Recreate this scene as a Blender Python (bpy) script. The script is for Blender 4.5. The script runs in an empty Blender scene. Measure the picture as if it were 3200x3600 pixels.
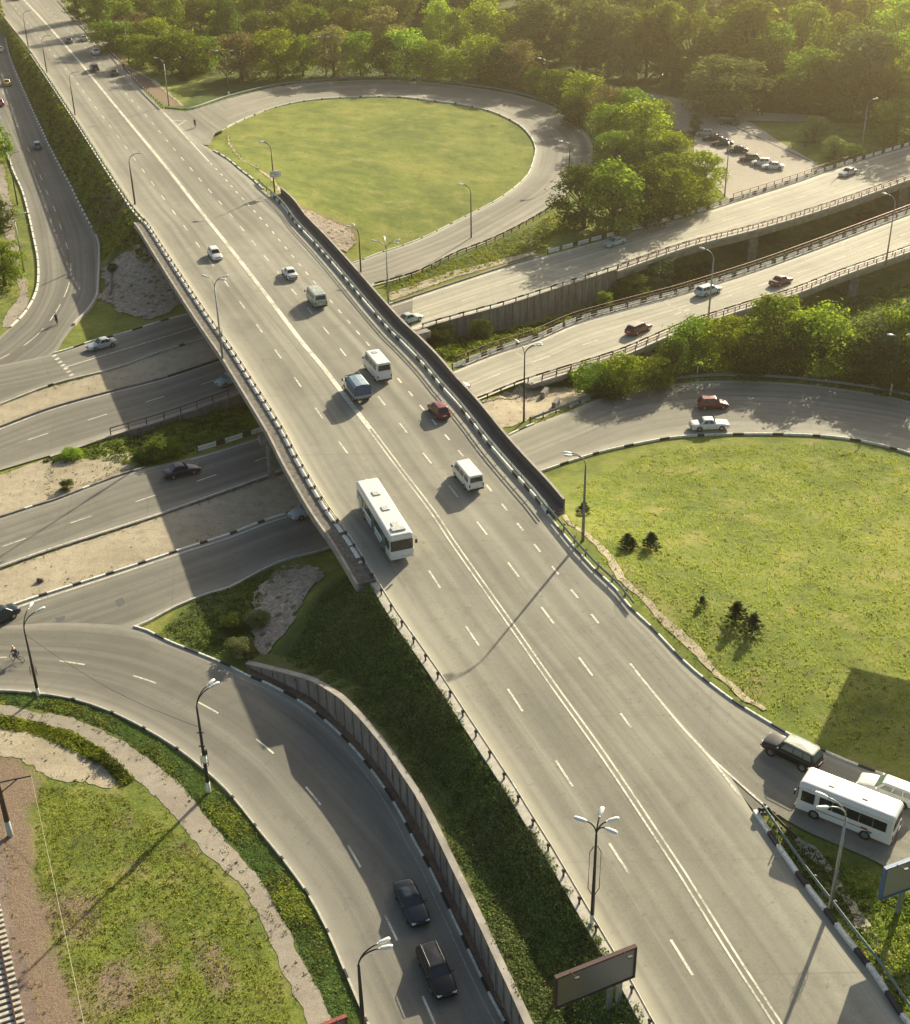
import bpy, bmesh, math, random
import numpy as np
from mathutils import Vector, Matrix, noise
from mathutils.geometry import delaunay_2d_cdt
random.seed(7)
PI = math.pi
R = math.radians

# ------------------------------------------------------------------ camera
CAM_H = 76.0; F = 4680.0; TH = R(30.2); ROLL = -R(1.0)
fwd = Vector((0, math.cos(TH), -math.sin(TH)))
rt0 = Vector((1, 0, 0)); up0 = rt0.cross(fwd)
rt = rt0 * math.cos(ROLL) + up0 * math.sin(ROLL)
up = -rt0 * math.sin(ROLL) + up0 * math.cos(ROLL)
scene = bpy.context.scene
cd = bpy.data.cameras.new('camera'); cam = bpy.data.objects.new('camera', cd)
scene.collection.objects.link(cam)
M = Matrix((rt, up, -fwd)).transposed().to_4x4(); M.translation = Vector((0, 0, CAM_H))
cam.matrix_world = M
cd.sensor_fit = 'HORIZONTAL'; cd.sensor_width = 36; cd.lens = 36 * F / 3200
cd.clip_start = 1; cd.clip_end = 6000
scene.camera = cam

# ------------------------------------------------------------------ light
SUN_EL = R(23); SUN_AZ = R(28.9)       # azimuth clockwise from +Y
w = bpy.data.worlds.new('World'); scene.world = w; w.use_nodes = True
nt = w.node_tree; nt.nodes.clear()
out = nt.nodes.new('ShaderNodeOutputWorld'); bg = nt.nodes.new('ShaderNodeBackground')
sky = nt.nodes.new('ShaderNodeTexSky'); sky.sky_type = 'NISHITA'; sky.sun_disc = False
sky.sun_elevation = SUN_EL; sky.sun_rotation = SUN_AZ; sky.dust_density = 3.0; sky.air_density = 1.0; sky.ozone_density = 0.6
bg.inputs['Strength'].default_value = 0.075
nt.links.new(sky.outputs[0], bg.inputs[0]); nt.links.new(bg.outputs[0], out.inputs[0])
sd = bpy.data.lights.new('sun', 'SUN'); sd.energy = 5.0; sd.angle = R(0.55); sd.color = (1.0, 0.895, 0.68)
so = bpy.data.objects.new('sun', sd); scene.collection.objects.link(so)
sdir = Vector((math.sin(SUN_AZ) * math.cos(SUN_EL), math.cos(SUN_AZ) * math.cos(SUN_EL), math.sin(SUN_EL)))
so.rotation_euler = sdir.to_track_quat('Z', 'Y').to_euler(); so.location = sdir * 300
scene.view_settings.view_transform = 'Standard'; scene.view_settings.look = 'None'
scene.view_settings.exposure = 1.0; scene.view_settings.gamma = 1.0
scene.cycles.use_denoising = True
scene.cycles.max_bounces = 6; scene.cycles.diffuse_bounces = 3; scene.cycles.transmission_bounces = 3
scene.cycles.volume_bounces = 0; scene.cycles.transparent_max_bounces = 8
scene.cycles.volume_step_rate = 4

# ------------------------------------------------------------------ survey helpers
def W(x, y, z=0.0):
    d = fwd * F + rt * (x - 1600) - up * (y - 1800)
    t = (z - CAM_H) / d.z
    return Vector((0, 0, CAM_H)) + d * t
def proj(p):
    q = Vector(p) - Vector((0, 0, CAM_H)); k = q.dot(fwd)
    return 1600 + F * q.dot(rt) / k, 1800 - F * q.dot(up) / k
ZK = [(0, 4.2), (55, 4.6), (80, 5.3), (105, 6.4), (125, 7.0), (160, 7.0), (200, 6.9), (260, 6.3), (340, 5.3), (450, 4.0), (700, 3.0)]
def lerpk(K, t):
    if t <= K[0][0]: return K[0][1]
    for (a, va), (b, vb) in zip(K, K[1:]):
        if t <= b:
            u = (t - a) / (b - a); return va + (vb - va) * u
    return K[-1][1]
def zm(Y):
    return sum(lerpk(ZK, Y + d) for d in (-12, -6, 0, 6, 12)) / 5
def Wm(x, y):
    z = 5.0
    for _ in range(8):
        p = W(x, y, z); z = zm(p.y)
    return Vector((p.x, p.y, z))
def zl(Y):
    return 2.0 * min(1, max(0, (Y - 300) / 220))
def Wl(x, y):
    z = 0.0
    for _ in range(8):
        p = W(x, y, z); z = zl(p.y)
    return Vector((p.x, p.y, z))
def Zm(pts): return [Wm(*p) for p in pts]
def Z0(pts, z=0.0): return [W(p[0], p[1], z) for p in pts]
def catmull(P, step=1.5):
    P = [Vector(p) for p in P]; out = []
    Q = [P[0] * 2 - P[1]] + P + [P[-1] * 2 - P[-2]]
    for i in range(1, len(Q) - 2):
        a, b, c, d = Q[i - 1], Q[i], Q[i + 1], Q[i + 2]
        n = max(1, int((c - b).length / step))
        for k in range(n):
            t = k / n
            # centripetal-ish damping: tangents limited
            m1 = (c - a) * 0.5; m2 = (d - b) * 0.5; L = (c - b).length
            if m1.length > L: m1 = m1.normalized() * L
            if m2.length > L: m2 = m2.normalized() * L
            h = (2*t**3 - 3*t*t + 1) * b + (t**3 - 2*t*t + t) * m1 + (-2*t**3 + 3*t*t) * c + (t**3 - t*t) * m2
            out.append(h)
    out.append(P[-1]); return out
def cmz(P, step=1.5):
    Q = catmull(P, step)
    for q in Q: q.z = zm(q.y)
    return Q
def arcs(P):
    s = [0.0]
    for a, b in zip(P, P[1:]): s.append(s[-1] + (b - a).length)
    return s
def at_s(P, S, s):
    s = min(max(s, 0), S[-1])
    import bisect
    i = min(max(bisect.bisect_right(S, s) - 1, 0), len(P) - 2)
    L = S[i + 1] - S[i]
    return P[i].lerp(P[i + 1], (s - S[i]) / L if L > 0 else 0)
def resample(P, n):
    S = arcs(P); return [at_s(P, S, S[-1] * i / (n - 1)) for i in range(n)]
def evenly(P, step):
    S = arcs(P); return resample(P, max(2, int(S[-1] / step) + 1))
def laterals(P):
    o = []
    for i in range(len(P)):
        a = P[max(i - 1, 0)]; b = P[min(i + 1, len(P) - 1)]
        d = Vector((b.x - a.x, b.y - a.y, 0))
        if d.length < 1e-9: d = Vector((1, 0, 0))
        d.normalize(); o.append(Vector((d.y, -d.x, 0)))   # right-hand side
    return o
def offset(P, d, dz=0.0):
    return [p + n * d + Vector((0, 0, dz)) for p, n in zip(P, laterals(P))]

# ------------------------------------------------------------------ object helpers
COL = scene.collection
def tag(o, label=None, cat=None, group=None, kind=None):
    if label: o['label'] = label
    if cat: o['category'] = cat
    if group: o['group'] = group
    if kind: o['kind'] = kind
    return o
def empty(name, loc=(0, 0, 0), rz=0.0, label=None, cat=None, group=None):
    o = bpy.data.objects.new(name, None); COL.objects.link(o)
    o.location = loc; o.rotation_euler = (0, 0, rz); o.empty_display_size = 0.3
    return tag(o, label, cat, group)
class MB:
    def __init__(s): s.v = []; s.f = []; s.m = []; s.uv = {}
    def face(s, idx, m=0): s.f.append(tuple(idx)); s.m.append(m)
    def quad(s, a, b, c, d, m=0):
        n = len(s.v); s.v += [tuple(a), tuple(b), tuple(c), tuple(d)]; s.face((n, n+1, n+2, n+3), m)
    def tri(s, a, b, c, m=0):
        n = len(s.v); s.v += [tuple(a), tuple(b), tuple(c)]; s.face((n, n+1, n+2), m)
    def box(s, c, size, m=0, rz=0.0, mat=None):
        hx, hy, hz = size[0]/2, size[1]/2, size[2]/2
        P = [Vector((x*hx, y*hy, z*hz)) for x, y, z in ((-1,-1,-1),(1,-1,-1),(1,1,-1),(-1,1,-1),(-1,-1,1),(1,-1,1),(1,1,1),(-1,1,1))]
        Mx = mat if mat is not None else Matrix.Rotation(rz, 4, 'Z')
        n = len(s.v); s.v += [tuple(Mx @ p + Vector(c)) for p in P]
        for q in ((0,3,2,1),(4,5,6,7),(0,1,5,4),(1,2,6,5),(2,3,7,6),(3,0,4,7)): s.face([n+i for i in q], m)
    def tube(s, P, r, seg=8, m=0, cap=True):
        P = [Vector(p) for p in P]; rr = r if isinstance(r, (list, tuple)) else [r] * len(P)
        n0 = len(s.v)
        for i, p in enumerate(P):
            d = (P[min(i+1, len(P)-1)] - P[max(i-1, 0)]).normalized()
            a = d.cross(Vector((0, 0, 1)))
            if a.length < 1e-3: a = d.cross(Vector((1, 0, 0)))
            a.normalize(); b = d.cross(a)
            for k in range(seg):
                t = 2 * PI * k / seg; s.v.append(tuple(p + (a * math.cos(t) + b * math.sin(t)) * rr[i]))
        for i in range(len(P) - 1):
            for k in range(seg):
                q = n0 + i * seg; s.face((q + k, q + (k+1) % seg, q + seg + (k+1) % seg, q + seg + k), m)
        if cap:
            s.face([n0 + k for k in range(seg)][::-1], m); s.face([n0 + (len(P)-1)*seg + k for k in range(seg)], m)
    def sweep(s, P, prof, mfn=None, m=0, closed=True, caps=True):
        """prof: list of (lateral to the right, dz); mfn(arc length) -> material"""
        N = laterals(P); S = arcs(P); n0 = len(s.v); k = len(prof)
        for p, n in zip(P, N):
            for (l, dz) in prof: s.v.append(tuple(p + n * l + Vector((0, 0, dz))))
        for i in range(len(P) - 1):
            mm = mfn((S[i] + S[i+1]) / 2) if mfn else m
            for j in range(k if closed else k - 1):
                a = n0 + i*k + j; b = n0 + i*k + (j+1) % k
                s.face((a, b, b + k, a + k), mm)
        if caps and closed:
            s.face([n0 + j for j in range(k)][::-1], mfn(0) if mfn else m); s.face([n0 + (len(P)-1)*k + j for j in range(k)], mfn(S[-1]) if mfn else m)
    def build(s, name, mats, parent=None, smooth=False, uvs=None):
        me = bpy.data.meshes.new(name); me.from_pydata(s.v, [], s.f)
        if not isinstance(mats, (list, tuple)): mats = [mats]
        for x in mats: me.materials.append(x)
        if len(mats) > 1: me.polygons.foreach_set('material_index', s.m)
        if smooth: me.polygons.foreach_set('use_smooth', [True] * len(s.f))
        if uvs:
            l = me.uv_layers.new(name='UVMap')
            vi = np.empty(len(me.loops), dtype=np.int32); me.loops.foreach_get('vertex_index', vi)
            l.data.foreach_set('uv', np.asarray(uvs, dtype=np.float32)[vi].ravel())
        me.update(); o = bpy.data.objects.new(name, me); COL.objects.link(o)
        if parent: o.parent = parent
        return o
def copy_tree(o, parent=None):
    c = o.copy(); COL.objects.link(c); c.parent = parent
    for ch in o.children: copy_tree(ch, c)
    return c

# ------------------------------------------------------------------ materials
MATS = {}
def newmat(name):
    m = bpy.data.materials.new(name); m.use_nodes = True; MATS[name] = m
    n = m.node_tree.nodes; b = n['Principled BSDF']; return m, n, m.node_tree.links, b
def nz(n, l, vec, scale, detail=4, rough=0.55):
    t = n.new('ShaderNodeTexNoise'); t.inputs['Scale'].default_value = scale; t.inputs['Detail'].default_value = detail
    t.inputs['Roughness'].default_value = rough
    if vec is not None: l.new(vec, t.inputs['Vector'])
    return t.outputs['Fac']
def ramp(n, l, fac, stops):
    r = n.new('ShaderNodeValToRGB'); e = r.color_ramp.elements
    while len(e) < len(stops): e.new(0.5)
    for el, (p, c) in zip(e, stops): el.position = p; el.color = (*c, 1)
    l.new(fac, r.inputs['Fac']); return r.outputs['Color']
def mix(n, l, fac, a, b, mode='MIX'):
    x = n.new('ShaderNodeMix'); x.data_type = 'RGBA'; x.blend_type = mode; x.clamp_factor = True
    for s, v in ((x.inputs[0], fac), (x.inputs[6], a), (x.inputs[7], b)):
        if isinstance(v, (int, float)): s.default_value = v
        elif isinstance(v, tuple): s.default_value = (*v, 1)
        else: l.new(v, s)
    return x.outputs[2]
def mrange(n, l, v, a, b, c=0.0, d=1.0):
    x = n.new('ShaderNodeMapRange'); l.new(v, x.inputs[0])
    for i, q in enumerate((a, b, c, d)): x.inputs[i+1].default_value = q
    return x.outputs[0]
def bump(n, l, b, h, strength=0.4, dist=0.05):
    x = n.new('ShaderNodeBump'); x.inputs['Strength'].default_value = strength; x.inputs['Distance'].default_value = dist
    l.new(h, x.inputs['Height']); l.new(x.outputs[0], b.inputs['Normal'])
def coord(n, kind='Object'):
    return n.new('ShaderNodeTexCoord').outputs[kind]
def simple(name, c, rough=0.6, metal=0.0, var=0.15, scale=3.0, spec=0.5, coat=0.0):
    m, n, l, b = newmat(name)
    f = nz(n, l, coord(n), scale, 5)
    lo = tuple(x * (1 - var) for x in c); hi = tuple(min(1, x * (1 + var)) for x in c)
    l.new(ramp(n, l, f, [(0.3, lo), (0.7, hi)]), b.inputs['Base Color'])
    b.inputs['Roughness'].default_value = rough; b.inputs['Metallic'].default_value = metal
    b.inputs['Specular IOR Level'].default_value = spec
    if coat: b.inputs['Coat Weight'].default_value = coat; b.inputs['Coat Roughness'].default_value = 0.08
    return m
def asphalt(name, base, warm=1.0):
    m, n, l, b = newmat(name)
    co = coord(n); uv = coord(n, 'UV')
    mp = n.new('ShaderNodeMapping'); l.new(uv, mp.inputs[0]); mp.inputs['Scale'].default_value = (1.1, 0.012, 1)
    st = nz(n, l, mp.outputs[0], 1.0, 3, 0.5)              # tyre streaks that run along the lanes
    mp2 = n.new('ShaderNodeMapping'); l.new(uv, mp2.inputs[0]); mp2.inputs['Scale'].default_value = (0.25, 0.01, 1)
    st2 = nz(n, l, mp2.outputs[0], 1.0, 4, 0.6)
    big = nz(n, l, co, 0.05, 5, 0.6); fine = nz(n, l, co, 6.0, 6, 0.8); mid = nz(n, l, co, 0.5, 5, 0.65)
    d = tuple(x * 0.60 for x in base); h = tuple(x * 1.28 for x in base)
    c = ramp(n, l, st2, [(0.32, d), (0.66, h)])
    c = mix(n, l, mrange(n, l, st, 0.45, 0.68, 0, 0.7), c, tuple(x * 0.55 for x in base))
    c = mix(n, l, mrange(n, l, big, 0.42, 0.68, 0, 0.55), c, tuple(x * 1.35 for x in base))
    c = mix(n, l, mrange(n, l, mid, 0.52, 0.75, 0, 0.5), c, tuple(x * 0.55 for x in base))
    sp = nz(n, l, co, 1.7, 3, 0.6); c = mix(n, l, mrange(n, l, sp, 0.63, 0.72, 0, 0.45), c, tuple(x * 0.4 for x in base))
    vb = n.new('ShaderNodeTexVoronoi'); vb.inputs['Scale'].default_value = 0.045; vb.distance = 'CHEBYCHEV'; l.new(uv, vb.inputs['Vector']); sv = n.new('ShaderNodeSeparateColor'); l.new(vb.outputs['Color'], sv.inputs[0])
    c = mix(n, l, mrange(n, l, sv.outputs[0], 0.0, 1.0, 0.0, 0.22), c, tuple(x * 0.7 for x in base))
    c = mix(n, l, 0.35, c, ramp(n, l, fine, [(0.3, (0.42, 0.42, 0.42)), (0.7, (1.3, 1.3, 1.3))]), 'MULTIPLY')
    ea = n.new('ShaderNodeAttribute'); ea.attribute_name = 'edge'
    dn = n.new('ShaderNodeMath'); dn.operation = 'MULTIPLY_ADD'; l.new(mid, dn.inputs[0]); dn.inputs[1].default_value = -1.6; l.new(ea.outputs['Fac'], dn.inputs[2])
    c = mix(n, l, mrange(n, l, dn.outputs[0], -0.7, 0.9, 0.62, 0.0), c, tuple(x * 1.75 for x in base))
    # two darker wheel tracks in every lane
    sx0 = n.new('ShaderNodeSeparateXYZ'); l.new(uv, sx0.inputs[0]); wt = n.new('ShaderNodeMath'); wt.operation = 'PINGPONG'; l.new(sx0.outputs[0], wt.inputs[0]); wt.inputs[1].default_value = 0.92
    lw = nz(n, l, mp2.outputs[0], 2.2, 4, 0.6); wm_ = n.new('ShaderNodeMath'); wm_.operation = 'MULTIPLY'; l.new(mrange(n, l, wt.outputs[0], 0.35, 0.9, 0, 1), wm_.inputs[0]); l.new(mrange(n, l, lw, 0.35, 0.65, 0.08, 0.55), wm_.inputs[1])
    c = mix(n, l, wm_.outputs[0], c, tuple(x * 0.5 for x in base))
    # transverse repair strips, seams and tar bands
    vt = n.new('ShaderNodeTexVoronoi'); vt.feature = 'DISTANCE_TO_EDGE'; vt.voronoi_dimensions = '1D'; vt.inputs['Scale'].default_value = 0.055; l.new(sx0.outputs[1], vt.inputs['W'])
    vm = n.new('ShaderNodeMath'); vm.operation = 'MULTIPLY'; l.new(mrange(n, l, vt.outputs['Distance'], 0.0, 0.008, 0.35, 0.0), vm.inputs[0]); l.new(mrange(n, l, big, 0.4, 0.6, 0, 1), vm.inputs[1])
    c = mix(n, l, vm.outputs[0], c, tuple(x * 0.45 for x in base))
    # longitudinal joint lines between the paving passes
    sx = n.new('ShaderNodeSeparateXYZ'); l.new(uv, sx.inputs[0])
    wob = nz(n, l, mp2.outputs[0], 3.0, 3)
    wa = n.new('ShaderNodeMath'); wa.operation = 'MULTIPLY_ADD'; l.new(wob, wa.inputs[0]); wa.inputs[1].default_value = 1.2; l.new(sx.outputs[0], wa.inputs[2])
    pp = n.new('ShaderNodeMath'); pp.operation = 'PINGPONG'; l.new(wa.outputs[0], pp.inputs[0]); pp.inputs[1].default_value = 1.95
    c = mix(n, l, mrange(n, l, pp.outputs[0], 0.0, 0.05, 0.38, 0.0), c, tuple(x * 0.5 for x in base))
    # cracks and repair seams
    v = n.new('ShaderNodeTexVoronoi'); v.feature = 'DISTANCE_TO_EDGE'; v.inputs['Scale'].default_value = 0.055
    wv = n.new('ShaderNodeVectorMath'); wv.operation = 'ADD'
    nn = n.new('ShaderNodeTexNoise'); nn.inputs['Scale'].default_value = 0.25; nn.inputs['Detail'].default_value = 6; l.new(co, nn.inputs['Vector'])
    sc = n.new('ShaderNodeVectorMath'); sc.operation = 'SCALE'; l.new(nn.outputs['Color'], sc.inputs[0]); sc.inputs['Scale'].default_value = 9.0
    l.new(co, wv.inputs[0]); l.new(sc.outputs[0], wv.inputs[1]); l.new(wv.outputs[0], v.inputs['Vector'])
    c = mix(n, l, mrange(n, l, v.outputs['Distance'], 0.0, 0.004, 0.22, 0.0), c, tuple(x * 0.35 for x in base))
    l.new(c, b.inputs['Base Color']); b.inputs['Roughness'].default_value = 0.85
    b.inputs['Specular IOR Level'].default_value = 0.3
    bump(n, l, b, fine, 0.25, 0.02)
    return m
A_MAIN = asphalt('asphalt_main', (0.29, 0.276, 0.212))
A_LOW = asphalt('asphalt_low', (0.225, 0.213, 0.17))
A_PALE_GLOW = asphalt('asphalt_pale_glow', (0.44, 0.415, 0.31))  # pale eastern decks, with haze glow put into the colour
def groundmat(name, cols, scales=(0.06, 0.5, 5.0), bumpd=0.12, dots=None, attr=False, cells=None):
    m, n, l, b = newmat(name); co = coord(n)
    A = nz(n, l, co, scales[0], 6, 0.62); B = nz(n, l, co, scales[1], 6, 0.68); C = nz(n, l, co, scales[2], 5, 0.8)
    c = ramp(n, l, A, [(0.32, cols[0]), (0.5, cols[1]), (0.68, cols[2])])
    c = mix(n, l, mrange(n, l, B, 0.46, 0.72, 0, 0.7), c, cols[3])
    c = mix(n, l, mrange(n, l, B, 0.42, 0.26, 0, 0.6), c, cols[4])
    c = mix(n, l, 0.75, c, ramp(n, l, C, [(0.3, (0.5, 0.5, 0.5)), (0.52, (1, 1, 1)), (0.72, (1.5, 1.5, 1.4))]), 'MULTIPLY')
    if dots:
        v = n.new('ShaderNodeTexVoronoi'); v.inputs['Scale'].default_value = dots[0]; l.new(co, v.inputs['Vector'])
        c = mix(n, l, mrange(n, l, v.outputs['Distance'], dots[1], dots[1] * 1.6, 0.8, 0), c, dots[2])
    if attr:
        D2 = nz(n, l, co, 0.22, 7, 0.7); D3 = nz(n, l, co, 1.6, 6, 0.75)
        c = mix(n, l, mrange(n, l, D2, 0.50, 0.64, 0, 0.65), c, (0.10, 0.125, 0.035))
        c = mix(n, l, mrange(n, l, D2, 0.47, 0.36, 0, 0.6), c, (0.33, 0.29, 0.11))
        c = mix(n, l, mrange(n, l, D3, 0.56, 0.68, 0, 0.6), c, (0.09, 0.11, 0.03))
        c = mix(n, l, mrange(n, l, D3, 0.42, 0.32, 0, 0.35), c, (0.36, 0.33, 0.13))
        a = n.new('ShaderNodeAttribute'); a.attribute_name = 'lush'
        lush = ramp(n, l, B, [(0.3, (0.055, 0.08, 0.022)), (0.7, (0.12, 0.16, 0.045))])
        f = n.new('ShaderNodeMath'); f.operation = 'MULTIPLY_ADD'; l.new(B, f.inputs[0]); f.inputs[1].default_value = 0.9
        l.new(a.outputs['Fac'], f.inputs[2])
        c = mix(n, l, mrange(n, l, f.outputs[0], 0.75, 1.15), c, lush)
        a2 = n.new('ShaderNodeAttribute'); a2.attribute_name = 'bare'
        g = n.new('ShaderNodeMath'); g.operation = 'MULTIPLY_ADD'; l.new(B, g.inputs[0]); g.inputs[1].default_value = 0.9
        l.new(a2.outputs['Fac'], g.inputs[2])
        c = mix(n, l, mrange(n, l, g.outputs[0], 0.8, 1.2), c, ramp(n, l, C, [(0.3, (0.17, 0.12, 0.085)), (0.7, (0.33, 0.25, 0.17))]))
    if cells:
        vc = n.new('ShaderNodeTexVoronoi'); vc.feature = 'DISTANCE_TO_EDGE'; vc.inputs['Scale'].default_value = cells; vw = n.new('ShaderNodeTexNoise'); vw.inputs['Scale'].default_value = 1.2; l.new(co, vw.inputs['Vector'])
        va = n.new('ShaderNodeVectorMath'); va.operation = 'MULTIPLY_ADD'; l.new(vw.outputs['Color'], va.inputs[0]); va.inputs[1].default_value = (1.2, 1.2, 1.2); l.new(co, va.inputs[2]); l.new(va.outputs[0], vc.inputs['Vector'])
        c = mix(n, l, mrange(n, l, vc.outputs['Distance'], 0.0, 0.10, 0.5, 0.0), c, tuple(x * 0.4 for x in cols[0]))
        vd = n.new('ShaderNodeTexVoronoi'); vd.inputs['Scale'].default_value = cells; l.new(va.outputs[0], vd.inputs['Vector']); sd2 = n.new('ShaderNodeSeparateColor'); l.new(vd.outputs['Color'], sd2.inputs[0])
        c = mix(n, l, 0.5, c, ramp(n, l, sd2.outputs[0], [(0.0, (0.5, 0.5, 0.5)), (1.0, (1.6, 1.5, 1.4))]), 'MULTIPLY')
    l.new(c, b.inputs['Base Color']); b.inputs['Roughness'].default_value = 0.95; b.inputs['Specular IOR Level'].default_value = 0.1
    h = mix(n, l, 0.5, B, C)
    bump(n, l, b, h, 0.8, bumpd)
    return m
G_MEADOW = groundmat('meadow', [(0.12, 0.165, 0.032), (0.18, 0.225, 0.042), (0.255, 0.275, 0.06)][:3] + [(0.25, 0.255, 0.065), (0.075, 0.12, 0.026)], attr=True, bumpd=0.25)
G_SAND = groundmat('dry_sand', [(0.36, 0.31, 0.21), (0.44, 0.38, 0.27), (0.5, 0.44, 0.31), (0.27, 0.23, 0.17), (0.52, 0.47, 0.34)], scales=(0.1, 0.7, 7.0), bumpd=0.1)
G_PATH = groundmat('worn_path', [(0.31, 0.27, 0.21), (0.36, 0.32, 0.25), (0.41, 0.36, 0.28), (0.27, 0.23, 0.18), (0.43, 0.38, 0.3)], scales=(0.1, 0.9, 8.0), bumpd=0.05)
G_STONE = groundmat('rubble', [(0.42, 0.36, 0.28), (0.52, 0.45, 0.36), (0.58, 0.51, 0.4), (0.32, 0.26, 0.2), (0.6, 0.54, 0.44)], scales=(0.2, 1.4, 5.0), bumpd=0.5, dots=(0.7, 0.2, (0.10, 0.11, 0.045)), cells=2.6)
G_EARTH = groundmat('brown_earth', [(0.15, 0.10, 0.07), (0.21, 0.14, 0.1), (0.27, 0.19, 0.13), (0.33, 0.25, 0.17), (0.14, 0.12, 0.05)], scales=(0.15, 1.2, 8.0), bumpd=0.2)
G_BALLAST = groundmat('ballast', [(0.2, 0.15, 0.12), (0.26, 0.2, 0.16), (0.31, 0.25, 0.2), (0.17, 0.12, 0.08), (0.36, 0.3, 0.26)], scales=(0.3, 2.5, 12.0), bumpd=0.2)
G_BANK = groundmat('bank_ground', [(0.08, 0.10, 0.032), (0.12, 0.14, 0.045), (0.15, 0.15, 0.055), (0.17, 0.14, 0.08), (0.07, 0.09, 0.026)], bumpd=0.2)
G_LOT = groundmat('parking_paving', [(0.42, 0.38, 0.3), (0.46, 0.41, 0.33), (0.5, 0.46, 0.37), (0.38, 0.34, 0.27), (0.5, 0.46, 0.38)], scales=(0.05, 0.4, 4.0), bumpd=0.03)
WHITE_P = simple('road_paint', (0.74, 0.71, 0.55), 0.7, var=0.35, scale=2.0)
def worn(name, c, under, lo=0.45, hi=0.6):
    m, n, l, b = newmat(name); co = coord(n)
    f = nz(n, l, co, 3.5, 8, 0.8); g = nz(n, l, co, 0.35, 4, 0.6); t = n.new('ShaderNodeMath'); t.operation = 'MULTIPLY_ADD'; l.new(g, t.inputs[0]); t.inputs[1].default_value = 0.5; l.new(f, t.inputs[2])
    l.new(mix(n, l, mrange(n, l, t.outputs[0], lo + 0.25, hi + 0.28, 0, 0.85), c, under), b.inputs['Base Color']); b.inputs['Roughness'].default_value = 0.75; return m
WHITE_P = worn('road_paint_worn', (0.74, 0.71, 0.56), (0.24, 0.22, 0.17))
KW = worn('kerb_white', (0.80, 0.78, 0.66), (0.3, 0.27, 0.2), 0.48, 0.66)
KW_OLD = simple('kerb_white_old', (0.78, 0.76, 0.64), 0.8, var=0.25, scale=4.0)
KB = simple('kerb_black', (0.035, 0.033, 0.035), 0.8, var=0.3)
CONC = simple('concrete', (0.33, 0.3, 0.25), 0.85, var=0.3, scale=0.8)
CONC_D = simple('concrete_grey', (0.22, 0.2, 0.18), 0.9, var=0.4, scale=1.4)
CONC_L = simple('concrete_pale', (0.5, 0.47, 0.38), 0.85, var=0.2, scale=2)
STEEL_D = simple('steel_dark', (0.055, 0.05, 0.045), 0.5, 0.5)
STEEL_T = simple('steel_teal', (0.16, 0.21, 0.19), 0.45, 0.4)
STEEL_G = simple('galvanised', (0.32, 0.34, 0.32), 0.45, 0.6)
PLUM = simple('parapet_plum_shade', (0.095, 0.085, 0.08), 0.7, var=0.3)  # dark plum of the parapet; carries its shade on the right walkway
HEADM = simple('lamp_cover', (0.75, 0.75, 0.68), 0.35, var=0.05)
TYRE = simple('tyre_rubber', (0.02, 0.02, 0.02), 0.8)
RIM = simple('rim_metal', (0.4, 0.4, 0.38), 0.3, 0.8)
GLASS = simple('car_glass', (0.02, 0.025, 0.03), 0.06, var=0.1, spec=0.8)
GLASS_T = simple('car_glass_teal', (0.10, 0.16, 0.15), 0.06, var=0.1, spec=0.9)
LIGHTG = simple('headlight_glass', (0.75, 0.73, 0.6), 0.15, var=0.05)
TAIL = simple('taillight_red', (0.32, 0.02, 0.015), 0.25, var=0.1)
TRIM = simple('black_trim', (0.03, 0.03, 0.03), 0.55)
RUST = simple('rusty_rail', (0.12, 0.07, 0.05), 0.5, 0.6)
BARK = simple('bark', (0.11, 0.085, 0.06), 0.9, var=0.4, scale=6)
SKIN = simple('skin', (0.45, 0.27, 0.18), 0.6)
def paint(name, c): return simple('paint_' + name, c, 0.3, 0.0, var=0.05, scale=1.0, spec=0.4, coat=0.35)
def wallmat():
    m, n, l, b = newmat('wall_panels'); co = coord(n, 'UV')
    mp = n.new('ShaderNodeMapping'); l.new(co, mp.inputs[0]); mp.inputs['Scale'].default_value = (1.6, 0.25, 1)
    f = nz(n, l, mp.outputs[0], 1.0, 6, 0.7); g = nz(n, l, coord(n), 0.5, 4)
    c = ramp(n, l, f, [(0.3, (0.13, 0.11, 0.10)), (0.5, (0.27, 0.24, 0.2)), (0.72, (0.36, 0.33, 0.28))])
    c = mix(n, l, mrange(n, l, g, 0.5, 0.75, 0, 0.6), c, (0.2, 0.14, 0.11))
    l.new(c, b.inputs['Base Color']); b.inputs['Roughness'].default_value = 0.9; return m
WALLM = wallmat()
def leafmat(name, c1, c2, c3, trans=0.35):
    m, n, l, b = newmat(name)
    oi = n.new('ShaderNodeObjectInfo'); co = coord(n)
    f = nz(n, l, co, 0.45, 4, 0.7)
    c = ramp(n, l, f, [(0.3, c1), (0.55, c2), (0.75, c3)])
    h = n.new('ShaderNodeHueSaturation'); l.new(c, h.inputs['Color'])
    l.new(mrange(n, l, oi.outputs['Random'], 0, 1, 0.475, 0.52), h.inputs['Hue'])
    l.new(mrange(n, l, oi.outputs['Random'], 0, 1, 0.75, 1.2), h.inputs['Value'])
    n.remove(b)
    d = n.new('ShaderNodeBsdfDiffuse'); t = n.new('ShaderNodeBsdfTranslucent'); mx = n.new('ShaderNodeMixShader')
    l.new(h.outputs[0], d.inputs[0])
    br = mix(n, l, 1.0, h.outputs[0], (1.5, 1.6, 0.7), 'MULTIPLY'); l.new(br, t.inputs[0])
    mx.inputs[0].default_value = trans; l.new(d.outputs[0], mx.inputs[1]); l.new(t.outputs[0], mx.inputs[2])
    l.new(mx.outputs[0], n['Material Output'].inputs['Surface']); return m
LEAF = leafmat('leaf_green', (0.11, 0.155, 0.026), (0.2, 0.26, 0.045), (0.29, 0.36, 0.07), 0.4)
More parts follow.
